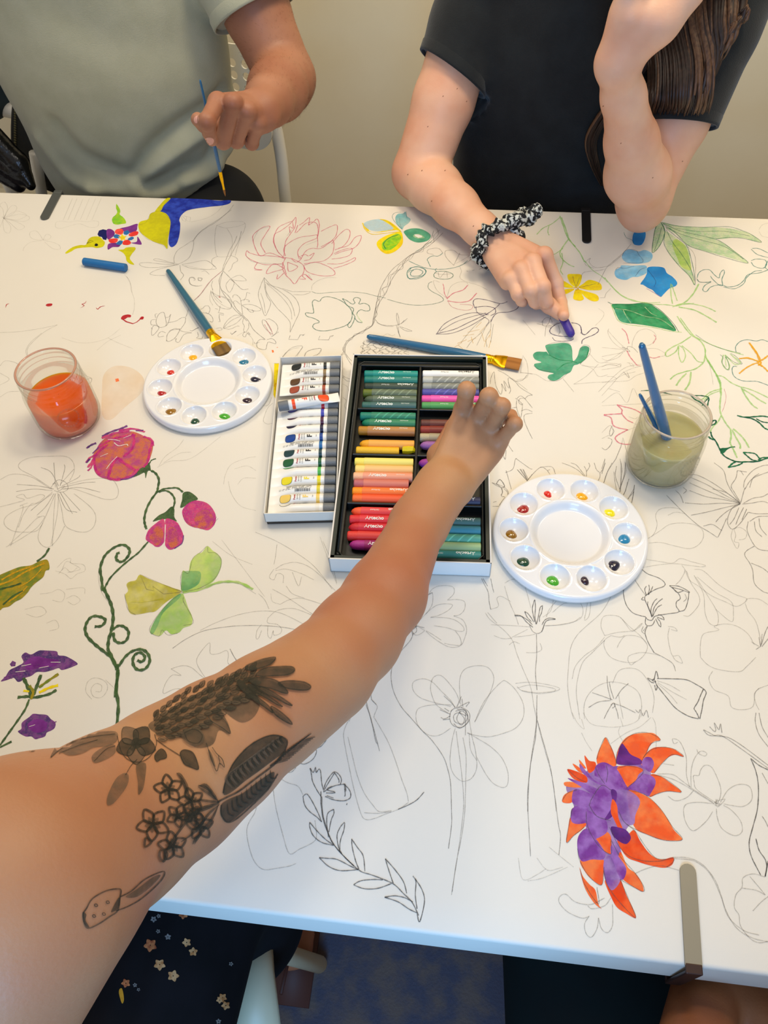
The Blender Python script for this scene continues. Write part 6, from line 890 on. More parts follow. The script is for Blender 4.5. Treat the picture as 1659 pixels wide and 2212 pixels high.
def decal(bv, items, q, step=7):
    """strokes and patches laid on a body surface; same item format as the drawings"""
    V = []; Fc = []; fm = []; mats = []; k_ = 0
    for it in items:
        ink, w, s = it[:3]; fl = it[3] if len(it) > 3 else ''
        if ink not in mats: mats.append(ink)
        mi = mats.index(ink); k_ += 1; lift = .0003+.000004*k_; P = np.array(pts(s, q)); closed = w == 0 or 'z' in fl
        if 's' not in fl: P = crom(P, 4, closed)
        if w == 0:
            lo, hi = P.min(0), P.max(0); st = max(2.5, min(step, (hi-lo).max()/6)); g = [(x, y) for x in np.arange(lo[0], hi[0], st) for y in np.arange(lo[1], hi[1], st)]
            if np.linalg.norm(P[0]-P[-1]) < 1e-6: P = P[:-1]
            def ins(p):
                c = False; j = len(P)-1
                for i in range(len(P)):
                    if (P[i][1] > p[1]) != (P[j][1] > p[1]) and p[0] < (P[j][0]-P[i][0])*(p[1]-P[i][1])/(P[j][1]-P[i][1])+P[i][0]: c = not c
                    j = i
                return c
            co = [Vector(p) for p in P]+[Vector(p) for p in g if ins(p)]
            r = delaunay_2d_cdt(co, [], [list(range(len(P)))], 1, 1e-6)
            hit = [decal_hit(bv, v, lift) for v in r[0]]; b = len(V); V += [(0, 0, -9) if h is None else h for h in hit]
            for f in r[2]:
                if all(hit[i] is not None for i in f):
                    h = [hit[i] for i in f]
                    if max(np.linalg.norm(h[0]-h[1]), np.linalg.norm(h[1]-h[2])) < .02: Fc.append(tuple(b+i for i in f)); fm.append(mi)
        else:
            L = [P[0]]
            for i in range(1, len(P)):
                m_ = max(1, int(np.linalg.norm(P[i]-P[i-1])/6))
                for j in range(1, m_+1): L.append(P[i-1]+(P[i]-P[i-1])*j/m_)
            L = np.array(L); T = np.gradient(L, axis=0); T /= np.linalg.norm(T, axis=1)[:, None]+1e-9; N_ = np.stack([-T[:, 1], T[:, 0]], 1)
            ww = w/2*np.ones(len(L))
            if 't' in fl: ww *= np.clip(np.sin(np.linspace(.15, math.pi-.15, len(L)))*1.2, .2, 1)
            a = [decal_hit(bv, L[i]+N_[i]*ww[i], lift+.0001) for i in range(len(L))]; c = [decal_hit(bv, L[i]-N_[i]*ww[i], lift+.0001) for i in range(len(L))]
            for i in range(len(L)-1):
                h = (a[i], c[i], c[i+1], a[i+1])
                if all(x is not None for x in h) and np.linalg.norm(h[0]-h[3]) < .02: b = len(V); V += list(h); Fc.append((b, b+1, b+2, b+3)); fm.append(mi)
    return np.array(V), Fc, fm, mats
def used(V, Fc, fm):
    ids = sorted({i for f in Fc for i in f}); mp = {j: i for i, j in enumerate(ids)}
    return np.array([V[i] for i in ids]), [tuple(mp[i] for i in f) for f in Fc], fm
def crease(V, Q, lines, amp, wid):
    """displace a cloth surface into soft folds running along 3-D polylines; keeps real depth"""
    me = bpy.data.meshes.new('t'); me.from_pydata([tuple(v) for v in V], [], [tuple(int(i) for i in q) for q in Q]); me.update()
    N_ = np.array([v.normal[:] for v in me.vertices]); bpy.data.meshes.remove(me); D = np.zeros(len(V))
    for P, a, w in lines:
        P = crom(np.array(P), 4); best = np.full(len(V), 9.); sgn = np.zeros(len(V))
        for i in range(len(P)-1):
            ab = P[i+1]-P[i]; t = np.clip(((V-P[i])@ab)/(ab@ab+1e-12), 0, 1); d = np.linalg.norm(V-P[i]-t[:, None]*ab, axis=1)
            best = np.minimum(best, d)
        D += a*amp*np.exp(-(best/(w*wid))**2)
    return V+N_*D[:, None]
def face_parts(c, s, f, parent, hcol, long=0):
    """eyes, lips and a cap of hair for a head made with head()"""
    f = np.array(f, float); f /= np.linalg.norm(f); u = np.array([0, 0, 1.])-f*f[2]; u /= np.linalg.norm(u); r = np.cross(f, u); c = np.array(c); A = (r, f, u)
    for sd in (-1, 1):
        e = c+r*sd*.031*s+u*.012*s+f*.0795*s; b = MB(); V = []; n = 16
        for j in range(9):
            a = math.pi*j/8
            for i in range(n): t = 2*math.pi*i/n; V.append(e+(f*math.cos(a)+(r*math.cos(t)+u*math.sin(t))*math.sin(a))*.0122*s)
        Fc = [(j*n+i, j*n+(i+1) % n, (j+1)*n+(i+1) % n, (j+1)*n+i) for j in range(8) for i in range(n)]
        mk('eye', V, Fc, [mat('eye_white', '#e8e4dc', .2), mat('iris_brown', '#3a2415', .2)], parent, True, True, [1 if k < 3*n else 0 for k in range(len(Fc))])
        bw = MB(); bw.tube([c+r*sd*x*s+u*z*s+f*y*s for x, y, z in ((.016, .098, .030), (.032, .094, .034), (.046, .083, .030))], [.002, .003, .0015], 8); bw.build('eyebrow', hcol, parent)
    L = Body(); L.grp(.003, .003); L.rc(c-u*.050*s+f*.096*s-r*.018*s, c-u*.050*s+f*.0985*s, .0025, .0042); L.rc(c-u*.050*s+f*.0985*s, c-u*.050*s+f*.096*s+r*.018*s, .0042, .0025); L.rc(c-u*.057*s+f*.094*s-r*.014*s, c-u*.057*s+f*.094*s+r*.014*s, .004, .004)
    V, Q = L.mesh(.0018); mk('lips', V, Q, mat('lip_pink', '#a9625a', .4), parent)
    Hh = Body(); Hh.grp(.012, .012); Hh.ell(c+u*.038*s-f*.010*s, (.084*s, .100*s, .092*s), A); Hh.ell(c-u*.01*s-f*.045*s, (.078*s, .065*s, .085*s), A)
    if long: Hh.rc(c-f*.05*s, c-f*.06*s-u*.16*s, .07*s, .055*s)
    Hh.ell(c+f*.075*s-u*.035*s, (.070*s, .085*s, .085*s), A, k=.008, sub=True)
    V, Q = Hh.mesh(.004); mk('hair_cap', relax(V, Q, 1), Q, hcol, parent)
def head(B, c, s=1.0, f=(0, -1, -.35)):
    """head with brow, nose, chin and ears; f = facing direction"""
    f = np.array(f, float); f /= np.linalg.norm(f); u = np.array([0, 0, 1.])-f*f[2]; u /= np.linalg.norm(u); r = np.cross(f, u); A = (r, f, u); c = np.array(c)
    B.ell(c+u*.03*s, (.076*s, .095*s, .088*s), A); B.ell(c-u*.035*s+f*.025*s, (.058*s, .065*s, .075*s), A); B.rc(c-u*.088*s+f*.060*s, c-u*.080*s+f*.05*s, .020*s, .025*s)
    B.rc(c+u*.012*s+f*.092*s, c-u*.022*s+f*.108*s, .008*s, .013*s, k=.008)
    for sd in (-1, 1):
        B.ell(c+r*sd*.031*s+u*.012*s+f*.089*s, (.013*s, .008*s, .008*s), A, k=.006, sub=True); B.ell(c+r*sd*.031*s+u*.012*s+f*.078*s, (.012*s,)*3, A, k=.002)
        B.ell(c+r*sd*.078*s-u*.005*s, (.009*s, .018*s, .030*s), A, k=.004); B.ell(c+r*sd*.018*s-u*.028*s+f*.100*s, (.009*s,)*3, A, k=.004)
    B.ell(c-u*.050*s+f*.089*s, (.024*s, .009*s, .005*s), A, k=.004); B.ell(c-u*.060*s+f*.087*s, (.021*s, .009*s, .006*s), A, k=.003)
    return c
Z3 = lambda *a: np.array(a, float)
YA = (0, 1, 0)

# ---- person in black, far side right
sk2 = skin('skin_fair', '#dfb093', '#d59b7c'); sk1 = skin('skin_ruddy', '#a3735a', '#935f47', 9); sk3 = skin('skin_tan', '#b48660', '#a86a4c', 5)
woman = empty('person', (.12, 1.32, 0), 'person in a black t-shirt leaning on one elbow and drawing with a violet pastel', 'person')
E1 = aty(906, 374, 1.185); Hc1 = aty(978, 160, 1.262); S1 = E1+(Hc1-E1)/np.linalg.norm(Hc1-E1)*.305; W1 = at(1070, 524, .792)
B = Body()
im = at(1176, 551, .803); mm = at(1151, 566, .806); rm = at(1126, 583, .802); pm = at(1103, 604, .792)
ip = reach(im, (1200, 611), .043); idp = reach(ip, (1212, 655), .027); it = at(1218, 682, .7725)
mp = at(1172, 620, .797); md = at(1181, 652, .778); mt = at(1184, 660, .763)
rp = at(1146, 628, .794); rd = at(1155, 652, .775); rt = at(1159, 658, .762)
pp = at(1119, 636, .784); pd_ = at(1126, 650, .770); pt_ = at(1130, 654, .761)
th = [at(1098, 565, .775), at(1150, 625, .768), at(1186, 660, .764), at(1209, 678, .763)]
add_hand(B, W1, [im, mm, rm, pm], [[im, ip, idp, it], [mm, mp, md, mt], [rm, rp, rd, rt], [pm, pp, pd_, pt_]], th, .0094, (0, 0, 1), .023)
B.grp(.012, .008)
f = (W1-E1); B.chain([W1, W1-f*.18, W1-f*.5, W1-f*.78, E1], [.0245, .0255, .034, .041, .041], flat=((0, 0, 1), .88))
B.chain([E1, E1+(S1-E1)*.35, E1+(S1-E1)*.7, S1], [.042, .046, .050, .050])
hA = B.mesh(.0019, x=W1-E1, y=(0, 0, 1)); hA = (relax(*hA, it=2), hA[1])
B = Body(); E2 = aty(1388, 440, 1.09); W2 = aty(1334, 138, 1.0); S2 = Z3(.315, 1.275, 1.06); u2 = (W2-E2)/np.linalg.norm(W2-E2)
# hand bent back to hold the cheek
h0 = aty(1378, 40, 1.015); K = [aty(1450, -30, 1.02), aty(1425, -55, 1.01), aty(1400, -75, 1.0), aty(1372, -90, .995)]
ch2 = [[k, k+Z3(.012, .016, .040), k+Z3(.020, .036, .058), k+Z3(.022, .054, .070)] for k in K]
add_hand(B, W2, K, ch2, [aty(1372, 30, 1.0), aty(1362, -20, 1.0), aty(1352, -60, 1.0), aty(1350, -90, 1.01)], .0082, (-.2, -.8, .3), .021)
B.grp(.012, .010)
B.chain([W2, W2-(W2-E2)*.2, W2-(W2-E2)*.5, W2-(W2-E2)*.75, E2+Z3(0, 0, .012)], [.0240, .0255, .0335, .0435, .038]); B.rc(W2, aty(1420, 45, 1.0), .022, .024)
B.rc(W2, aty(1362, 35, 1.0), .022, .023); B.rc(aty(1420, 45, 1.0), aty(1485, -20, 1.01), .024, .020)
B.ell(E2-Z3(0, 0, .012), (.030, .030, .030), k=.02)
B.chain([E2+Z3(0, .006, .006), E2+(S2-E2)*.35, E2+(S2-E2)*.7, S2], [.036, .044, .048, .048])
hB = B.mesh(.0021, x=W2-E2, y=(1, 0, 0)); hB = (relax(*hB, it=3), hB[1])
B = Body(); B.grp(.02, .02); NK = Z3(.13, 1.27, 1.12); HC = Z3(.19, 1.13, 1.245); B.rc(NK, HC-Z3(0, -.02, .06), .055, .05); B.ell((.13, 1.3, 1.08), (.15, .07, .05)); head(B, HC, 1, (-.1, -1, -.55))
hC = B.mesh(.004); hC = (relax(*hC, it=1), hC[1])
V, Q = mesh_join([hA, hB, hC]); wb_ = mk('body', V, Q, sk2, woman)
bvw = bvh_of(V, Q)
mk('freckles', *(lambda r: (r[0], r[1]))(decal(bvw, [('p', 3, '%d,%d %d,%d' % (x, y, x+2, y+2), 's') for x, y in ((270, 410), (205, 540), (370, 432), (120, 745), (180, 728), (278, 728), (222, 858), (955, 452), (957, 580), (1030, 610), (1165, 758), (1292, 688), (330, 378), (400, 965))], cr(820, 0, 1.9774))[:2]), inkmat('mole_brown', '#6b3f28', .6, .8, 300), woman)
# black t-shirt
B = Body(); B.grp(.03, .03)
B.chain([(.12, 1.33, .56), (.115, 1.33, .74), (.12, 1.325, .92), (.125, 1.315, 1.05)], [.175, .170, .180, .165], flat=(YA, .62)); B.chain([(-.03, 1.32, 1.055), (.10, 1.315, 1.075), (.28, 1.30, 1.055)], [.062, .075, .062])
Sd = (E1-S1)/np.linalg.norm(E1-S1); h1 = Hc1
def hemdir(ax, pA, pB): e = (pB-pA)/np.linalg.norm(pB-pA); d = ax-e*(ax@e)*.8; return d/np.linalg.norm(d)
Hd1 = hemdir(Sd, aty(917, 110, 1.27), aty(1035, 215, 1.25))
B.grp(.012, .02); B.chain([S1, S1+Sd*.09, h1+Sd*.05], [.060, .058, .058])
Sd2 = (E2-S2)/np.linalg.norm(E2-S2); h2 = E2-Sd2*.108; Hd2 = hemdir(Sd2, aty(1410, 270, 1.17), aty(1525, 270, 1.17))
B.chain([S2, S2+Sd2*.09, h2+Sd2*.05], [.066, .060, .056])
B.grp(.004, .0)
B.rc(h1-Sd*.03, h1+Sd*.08, .001, .001)
B.groups.pop()
B.grp(.003, .0)
VS, QS = (lambda b: b.mesh(.0055, post=None))(Body.__new__(Body)) if False else (None, None)
B.groups.pop()
def hemring(c, d, R, ax=None, n=64, L=.020, th=.0016):
    d = np.array(d); a = np.cross(d, (0, 0, 1.)); a /= np.linalg.norm(a); b = np.cross(d, a); ax = d if ax is None else ax; V = []
    for r, s in ((R-th*.5, -L), (R+th, -L*.7), (R+th, -.004), (R+th*.9, 0), (R-th, 0), (R-th, -L)):
        for i in range(n):
            t = 2*math.pi*i/n; v = a*math.cos(t)+b*math.sin(t); v = v-ax*0; rr_ = r/math.sqrt(max(.2, 1-(v@ax)**2)); V.append(c+v*rr_+ax*s)
    return np.array(V), [(j*n+i, j*n+(i+1) % n, (j+1)*n+(i+1) % n, (j+1)*n+i) for j in range(5) for i in range(n)]
def cloth(B, h, hems, **k):
    """hem = (point, outward direction, radius): cuts the sleeve end flat and hollows it"""
    def post(D, g, M):
        for c, d, R in hems:
            c = M@np.array(c); d = M@np.array(d); x = [g[i]-c[i] for i in range(3)]; al = x[0]*d[0]+x[1]*d[1]+x[2]*d[2]; rr = np.sqrt(np.maximum(0, x[0]**2+x[1]**2+x[2]**2-al**2))
            reg = np.maximum(rr-R*1.06, -al-.02)                # only near this hem
            D = np.where((reg < 0) & (al < R*2.6), np.maximum(D, al+.004), D)
        return D
    return B.mesh(h, post=post, **k)
VS, QS = cloth(B, .005, [(h1, Hd1, .0655), (h2, Hd2, .0600)]); VS = relax(VS, QS, 2)
fo = [([aty(1180, 60, 1.2), aty(1170, 250, 1.2), aty(1180, 420, 1.2)], .7, 2)]
VS = crease(VS, QS, fo, .006, .014)
M_bt = mat('black_jersey', '#17191a', .85, '#1d2021', 30, spec=.25, bump=.3, bscale=700, sheen=.15)
VW, QW = VS, QS; VV, FF = mesh_join([(VS, QS), hemring(h1, Hd1, .0575, Sd), hemring(h2, Hd2, .0565, Sd2)]); mk('t_shirt', VV, FF, M_bt, woman)
B = Body(); B.grp(.03, .03); B.ell((.12, 1.36, .52), (.18, .14, .10)); B.chain([(.03, 1.36, .52), (.02, .98, .53)], [.09, .07]); B.chain([(.21, 1.36, .52), (.22, .98, .53)], [.09, .07]); B.chain([(.02, .98, .53), (.02, 1.02, .08)], [.068, .045]); B.chain([(.22, .98, .53), (.22, 1.02, .08)], [.068, .045])
V, Q = B.mesh(.009); mk('trousers', relax(V, Q, 1), Q, mat('black_denim', '#14161a', .9), woman)
for x in (.02, .22):
    B = Body(); B.grp(.02, .02); B.rc((x, 1.03, .045), (x, .86, .036), .045, .036, flat=((0, 0, 1), .8)); V, Q = B.mesh(.006, clip=[((0, 0, .004), (0, 0, -1))]); mk('shoe', V, Q, mat('black_shoe', '#101010', .5), woman)
# long brown hair: many tapered locks falling over the shoulder, merged into one mass plus strands
M_hair = mat('brown_hair', '#20140d', .5, '#39251a', 40, spec=.5, stretch=(6, 6, .25), sharp=(.35, .7)); M_hair2 = mat('brown_hair_light', '#4a3020', .5, '#6a4a30', 50, spec=.5, stretch=(6, 6, .25))
hb = MB(); rnd = random.Random(5)
def lock(P, r0, mi, n=7, tw=.0):
    P = crom(np.array(P), 7); k = len(P); t = np.linspace(0, 1, k); R = r0*np.clip(1.1-1.0*t**3, .08, 1)*np.clip(.55+t*3, 0, 1); hb.tube(P, R, n, mi, flat=(1.5, .7))
bvt = bvh_of(VW, QW)
def hp(x, y, off):
    h = decal_hit(bvt, (x, y), .0)
    if h is None: h = decal_hit(bvw, (x, y), .0) if y > 120 else None
    if h is None: h = aty(x, y, 1.215)
    d = h-O3; return h-d/np.linalg.norm(d)*off
for i in range(420):
    u = rnd.random()**.85; o1 = rnd.uniform(.006, .024)
    if u < .62: bot = (1392+(1545-1392)*u/.62*.9+rnd.uniform(-6, 6), 262-40*abs(u/.62-.45)**1.2+rnd.uniform(-16, 4))
    else: bot = (1500+90*(u-.62)/.38+rnd.uniform(-10, 10), 235-200*(u-.62)/.38+rnd.uniform(-15, 15))
    top = (1385+225*u+rnd.uniform(-10, 10), -60); m1 = (1385+222*u+rnd.uniform(-5, 5), 40); m2 = (m1[0]*.62+bot[0]*.38+12, min(130, bot[1]*.6)); m3 = (m1[0]*.25+bot[0]*.75+8, bot[1]*.83)
    lt = 1 if (u > .5 and rnd.random() < .6) or rnd.random() < .12 else 0
    lock([HC+Z3(.03+.05*u, .02, .06), (HC+hp(*top, o1))/2+Z3(.03, 0, 0), hp(*top, o1), hp(*m1, o1), hp(*m2, o1+.004), hp(*m3, o1+.002), hp(bot[0]-4, bot[1], .006)], rnd.uniform(.0016, .0032), lt)
for i in range(60):
    a = rnd.uniform(-12, 12); o1 = rnd.uniform(.006, .016)
    lock([hp(1400+a, 130, o1), hp(1350+a, 190, o1), hp(1300+a, 255, o1), hp(1276+a, 305, o1), hp(1284+a*.8, 355, o1), hp(1303+a*.5, 402, .004)], rnd.uniform(.0012, .0028), 1 if rnd.random() < .2 else 0)
for i in range(60):                      # hair over the crown and back of the head
    a = rnd.uniform(0, 2*math.pi); c = HC+Z3(0, .015, .035)
    P = [c+Z3(.01*math.cos(a), .01*math.sin(a), .095)]+[c+Z3(.092*math.sin(t)*math.cos(a), .108*math.sin(t)*math.sin(a), .1*math.cos(t)) for t in (.5, 1.0, 1.5)]
    if P[-1][1] > c[1]-.03: lock(P+[P[-1]+Z3(0, .03, -.1)], .016, 0)
hb.build('hair', [M_hair, M_hair2], woman); face_parts(HC, 1, (-.1, -1, -.55), woman, M_hair, 1)
# scrunchie
sc_ = empty('hair_scrunchie', tuple(at(1095, 505, .79)), 'black and white speckled fabric scrunchie worn on the wrist of the person in black', 'scrunchie')
M_scr = mat('speckled_fabric', '#15171a', .9, '#c9cdc6', 170, bump=.8, bscale=300, sharp=(.50, .56), detail=2)
wd_ = (W1-E1)/np.linalg.norm(W1-E1); wc = W1+wd_*.004; a1 = np.cross(wd_, Z3(0, 0, 1)); a1 /= np.linalg.norm(a1); a2 = np.cross(a1, wd_)
V = []; nu, nv = 120, 14
for i in range(nu):
    t = 2*math.pi*i/nu; rr = .0325+.0016*math.sin(9*t)+.001*math.sin(17*t+1); tr = .0085+.0018*math.sin(13*t)+.0012*math.sin(23*t+2); cen = wc+(a1*math.cos(t)+a2*math.sin(t)*.93)*rr+wd_*(.003*math.sin(5*t)); o_ = a1*math.cos(t)+a2*math.sin(t)
    for j in range(nv): p = 2*math.pi*j/nv; V.append(cen+(o_*math.cos(p)*.8+wd_*math.sin(p)*1.25)*tr*(1+.10*math.sin(5*p+11*t)))
scr = MB().add(V, [(i*nv+j, i*nv+(j+1) % nv, ((i+1) % nu)*nv+(j+1) % nv, ((i+1) % nu)*nv+j) for i in range(nu) for j in range(nv)])
scr.build('gathered_band', M_scr, sc_)
b = MB(); kc = at(1140, 468, .815)
for (dx, dy, dz, r) in ((0, 0, 0, .0135), (.010, .008, .004, .011), (-.008, .006, 0, .010)):
    V = []; 
    for j in range(13):
        a = math.pi*j/12
        for i in range(20): t = 2*math.pi*i/20; r_ = r*(1+.16*math.sin(5*t+j)+.08*math.sin(3*a+t)); V.append(kc+Z3(dx+r_*math.sin(a)*math.cos(t), dy+r_*math.sin(a)*math.sin(t), dz+r_*.9*math.cos(a)))
    b.add(V, [(j*20+i, j*20+(i+1) % 20, (j+1)*20+(i+1) % 20, (j+1)*20+i) for j in range(12) for i in range(20)])
b.tube([wc+a2*.03-a1*.014, kc], .011, 12); b.build('bow_knot', M_scr, sc_)
pa = at(1217, 688, .7632); pb = at(1236, 726, .7565)
vp = empty('oil_pastel', tuple(pa), 'violet pastel held by the pointing hand of the person in black', 'pastel')
ms = mat('pastel_violet', '#3f2a86', .5); dv = (pa-pb)/np.linalg.norm(pa-pb)
MB().tube([pa+dv*.012, pa, pb+dv*.006, pb+dv*.002, pb], [.0058, .0058, .0058, .0048, .0026], 18).build('stick', ms, vp)

# ---- person in the grey-green t-shirt
man = empty('person', (-.65, 1.37, 0), 'person in a grey-green t-shirt holding a thin paint brush', 'person')
E3 = aty(618, 170, 1.265); W3 = aty(566, 238, 1.075); S3 = Z3(-.435, 1.37, 1.09)
B = Body(); hy = 1.03
im = aty(470, 219, hy); mm = aty(503, 222, hy-.004); rm = aty(534, 240, hy+.004); pm = aty(557, 265, hy+.016)
ip = reach(im, (447, 262), .043, False); idp = reach(ip, (452, 287), .024, True); it = reach(idp, (458, 303), .016, True)
mp = reach(mm, (482, 304), .066, True); md = mp+Z3(.006, .026, .012); mt = md+Z3(.004, .008, .022)
rp = reach(rm, (511, 303), .060, True); rd = rp+Z3(.006, .026, .010); rt = rd+Z3(.004, .006, .020)
pp = reach(pm, (544, 309), .046, True); pd_ = pp+Z3(.004, .022, .008); pt_ = pd_+Z3(.002, .006, .016)
th = [aty(500, 262, 1.075), aty(465, 275, 1.068), aty(442, 268, 1.058), aty(427, 258, 1.050)]
add_hand(B, W3, [im, mm, rm, pm], [[im, ip, idp, it], [mm, mp, md, mt], [rm, rp, rd, rt], [pm, pp, pd_, pt_]], th, .0099, (-.1, -.75, .7), .026)
B.grp(.012, .008)
f = E3-W3; B.chain([W3, W3+f*.25, W3+f*.6, W3+f*.85, E3], [.027, .033, .043, .045, .043]); B.chain([E3, E3+(S3-E3)*.4, S3], [.045, .050, .056])
mA = B.mesh(.0019, x=W3-E3, y=(0, 0, 1)); mA = (relax(*mA, it=1), mA[1])
B = Body(); S4 = Z3(-.85, 1.37, 1.10); E4 = Z3(-1.03, 1.27, .88); W4 = Z3(-1.08, 1.02, .79); k0 = [W4+Z3(.03-.02*i, -.085, .006) for i in range(4)]
add_hand(B, W4, k0, [[k, k+Z3(0, -.035, 0), k+Z3(0, -.056, -.012), k+Z3(0, -.066, -.022)] for k in k0], [W4+Z3(.035, -.03, -.005), W4+Z3(.055, -.06, -.01), W4+Z3(.058, -.085, -.018)], .0095, (0, 0, 1), .024)
B.grp(.012, .008); B.chain([W4, (W4+E4)/2, E4, (E4+S4)/2, S4], [.027, .040, .044, .050, .056])
mB = B.mesh(.004)
B = Body(); B.grp(.02, .02); HC = Z3(-.62, 1.30, 1.34); B.rc((-.64, 1.38, 1.14), HC-Z3(0, -.02, .07), .062, .058); B.ell((-.64, 1.39, 1.13), (.16, .07, .05)); head(B, HC, 1.08, (.15, -1, -.6))
mC = B.mesh(.005); V, Q = mesh_join([mA, mB, mC]); mk('body', V, Q, sk1, man); bvm = bvh_of(V, Q)
d_ = decal(bvm, [('nail', 0, '449,298 455,294 463,296 466,303 461,311 453,311 448,306')], X_, 2.5) if False else None
n_in = inkmat('fingernail', '#dba493', .8, .9, 200, rough=.3); INK['nail'] = n_in
for nl in ('442,301 449,297 458,298 462,303 459,311 450,313 443,309', '420,254 426,250 430,254 429,263 423,266 419,261'):
    V, Fc, fm = used(*decal(bvm, [('nail', 0, nl)], X_, 2.5)[:3])
    if len(V): mk('fingernail', V, Fc, n_in, man)
# arm hair: short fine hairs on the outer forearm
b = MB(); rnd = random.Random(9); Va = mA[0]; sel = [i for i in range(len(Va)) if (Va[i]-W3)@(E3-W3) > .15*((E3-W3)@(E3-W3)) and Va[i][2] < 1.0]
cen = lambda p: W3+(E3-W3)*np.clip(((p-W3)@(E3-W3))/((E3-W3)@(E3-W3)), 0, 1)
HV = []; HF = []
for _ in range(1500):
    p = Va[rnd.choice(sel)]; n_ = p-cen(p); n_ /= np.linalg.norm(n_)+1e-9; t = (W3-E3)/np.linalg.norm(W3-E3); s = np.cross(n_, t); d = n_*.5+t+s*rnd.uniform(-.5, .5); d /= np.linalg.norm(d); L = rnd.uniform(.005, .010); k = len(HV)
    HV += [p-s*.00009, p+s*.00009, p+d*L]; HF.append((k, k+1, k+2))
hh_ = mk('arm_hair', HV, HF, mat('arm_hair_brown', '#7a5236', .7), man, smooth=False); tag(hh_, kind='stuff')
# grey-green t-shirt
B = Body(); B.grp(.03, .03)
B.chain([(-.65, 1.365, .60), (-.65, 1.355, .72), (-.65, 1.355, .88), (-.645, 1.37, 1.03)], [.170, .182, .196, .205], flat=(YA, .62)); B.chain([(-.82, 1.38, 1.10), (-.64, 1.385, 1.13), (-.45, 1.38, 1.10)], [.070, .085, .070])
Sd = (E3-S3)/np.linalg.norm(E3-S3); h3 = S3+Sd*.150; Sd4 = (E4-S4)/np.linalg.norm(E4-S4); h4 = S4+Sd4*.17
B.grp(.012, .02); B.chain([S3, S3+Sd*.08, h3+Sd*.05], [.072, .070, .070]); B.chain([S4, h4+Sd4*.05], [.074, .068])
def shirt_post(D, g, M): return D
c0, c1 = aty(548, 338, 1.25), aty(425, 424, 1.25); ce = (c1-c0)/np.linalg.norm(c1-c0); cn = np.cross(ce, (0, 1., 0)); cn = cn*(1 if cn[0] > 0 else -1)
VS, QS = cloth(B, .0052, [(h3, Sd, .0745), (h4, Sd4, .0680)], clip=[((0, 0, .585), (0, 0, -1)), (c0, cn)]); VS = relax(VS, QS, 2)
Y = 1.235; bv0 = bvh_of(VS, QS)
def aty_(x, y, Y_):
    h = decal_hit(bv0, (x, y), 0); return aty(x, y, Y_) if h is None else h
fo = [([aty_(480, 200, Y), aty_(400, 265, Y), aty_(330, 320, Y), aty_(290, 380, Y)], -1.5, 1.0), ([aty_(500, 215, Y), aty_(430, 290, Y), aty_(350, 350, Y), aty_(300, 400, Y)], 1.3, 1.0), ([aty_(515, 250, Y), aty_(460, 330, Y), aty_(380, 375, Y), aty_(310, 400, Y)], -1.3, .9),
      ([aty_(525, 290, Y), aty_(470, 355, Y), aty_(400, 390, Y)], 1.2, .9), ([aty_(120, 270, Y), aty_(170, 330, Y), aty_(250, 370, Y)], -1.2, 1.1), ([aty_(90, 300, Y), aty_(150, 380, Y), aty_(210, 410, Y)], 1.0, 1.1), ([aty_(140, 40, Y), aty_(250, 95, Y), aty_(400, 100, Y)], -.5, 2.2), ([aty_(200, 400, Y), aty_(350, 418, Y), aty_(480, 400, Y)], 1.0, .8)]
VS = crease(VS, QS, fo, .0095, .015)
VS, QS = mesh_join([(VS, QS), hemring(h3, Sd, .0705), hemring(h4, Sd4, .069)]); mk('t_shirt', VS, QS, mat('grey_green_jersey', '#a3a48e', .9, '#aaab96', 25, spec=.2, bump=.25, bscale=600, sheen=.15), man)
M_trou = mat('black_trousers', '#15171a', .9)
B = Body(); B.grp(.03, .03); B.ell((-.65, 1.38, .54), (.19, .15, .10)); B.chain([(-.515, 1.33, .600), (-.47, .98, .575)], [.094, .072]); B.chain([(-.77, 1.36, .55), (-.80, .98, .54)], [.092, .072]); B.chain([(-.47, .98, .575), (-.47, 1.02, .08)], [.07, .045]); B.chain([(-.80, .98, .54), (-.8, 1.02, .08)], [.07, .045])
V, Q = B.mesh(.008); mk('trousers', relax(V, Q, 1), Q, M_trou, man)
for x in (-.47, -.80):
    B = Body(); B.grp(.02, .02); B.rc((x, 1.03, .045), (x, .84, .036), .046, .038, flat=((0, 0, 1), .8)); V, Q = B.mesh(.006, clip=[((0, 0, .004), (0, 0, -1))]); mk('shoe', V, Q, mat('grey_shoe', '#3a3a3a', .6), man)
hb = MB()
for i in range(120):
    a = rnd.uniform(0, 2*math.pi); c = HC+Z3(0, .015, .035)
    P = [c+Z3(.01*math.cos(a), .01*math.sin(a), .105)]+[c+Z3(.088*math.sin(t)*math.cos(a), .108*math.sin(t)*math.sin(a), .104*math.cos(t)) for t in (.5, .9, 1.35)]
    if P[-1][1] > c[1]-.04: lock(P, .012, 0)
hb.build('hair', [M_hair], man); face_parts(HC, 1.08, (.15, -1, -.6), man, M_hair)
# brush held in the fist
tipb = aty(487, 424, 1.060); topb = aty(432, 172, 1.075)
brush(topb, tipb, .024, .010, .0032, .0026, 'thin blue brush with a brass ferrule held in the fist of the person in grey-green', rnd=True, up=(0, -1, 0))
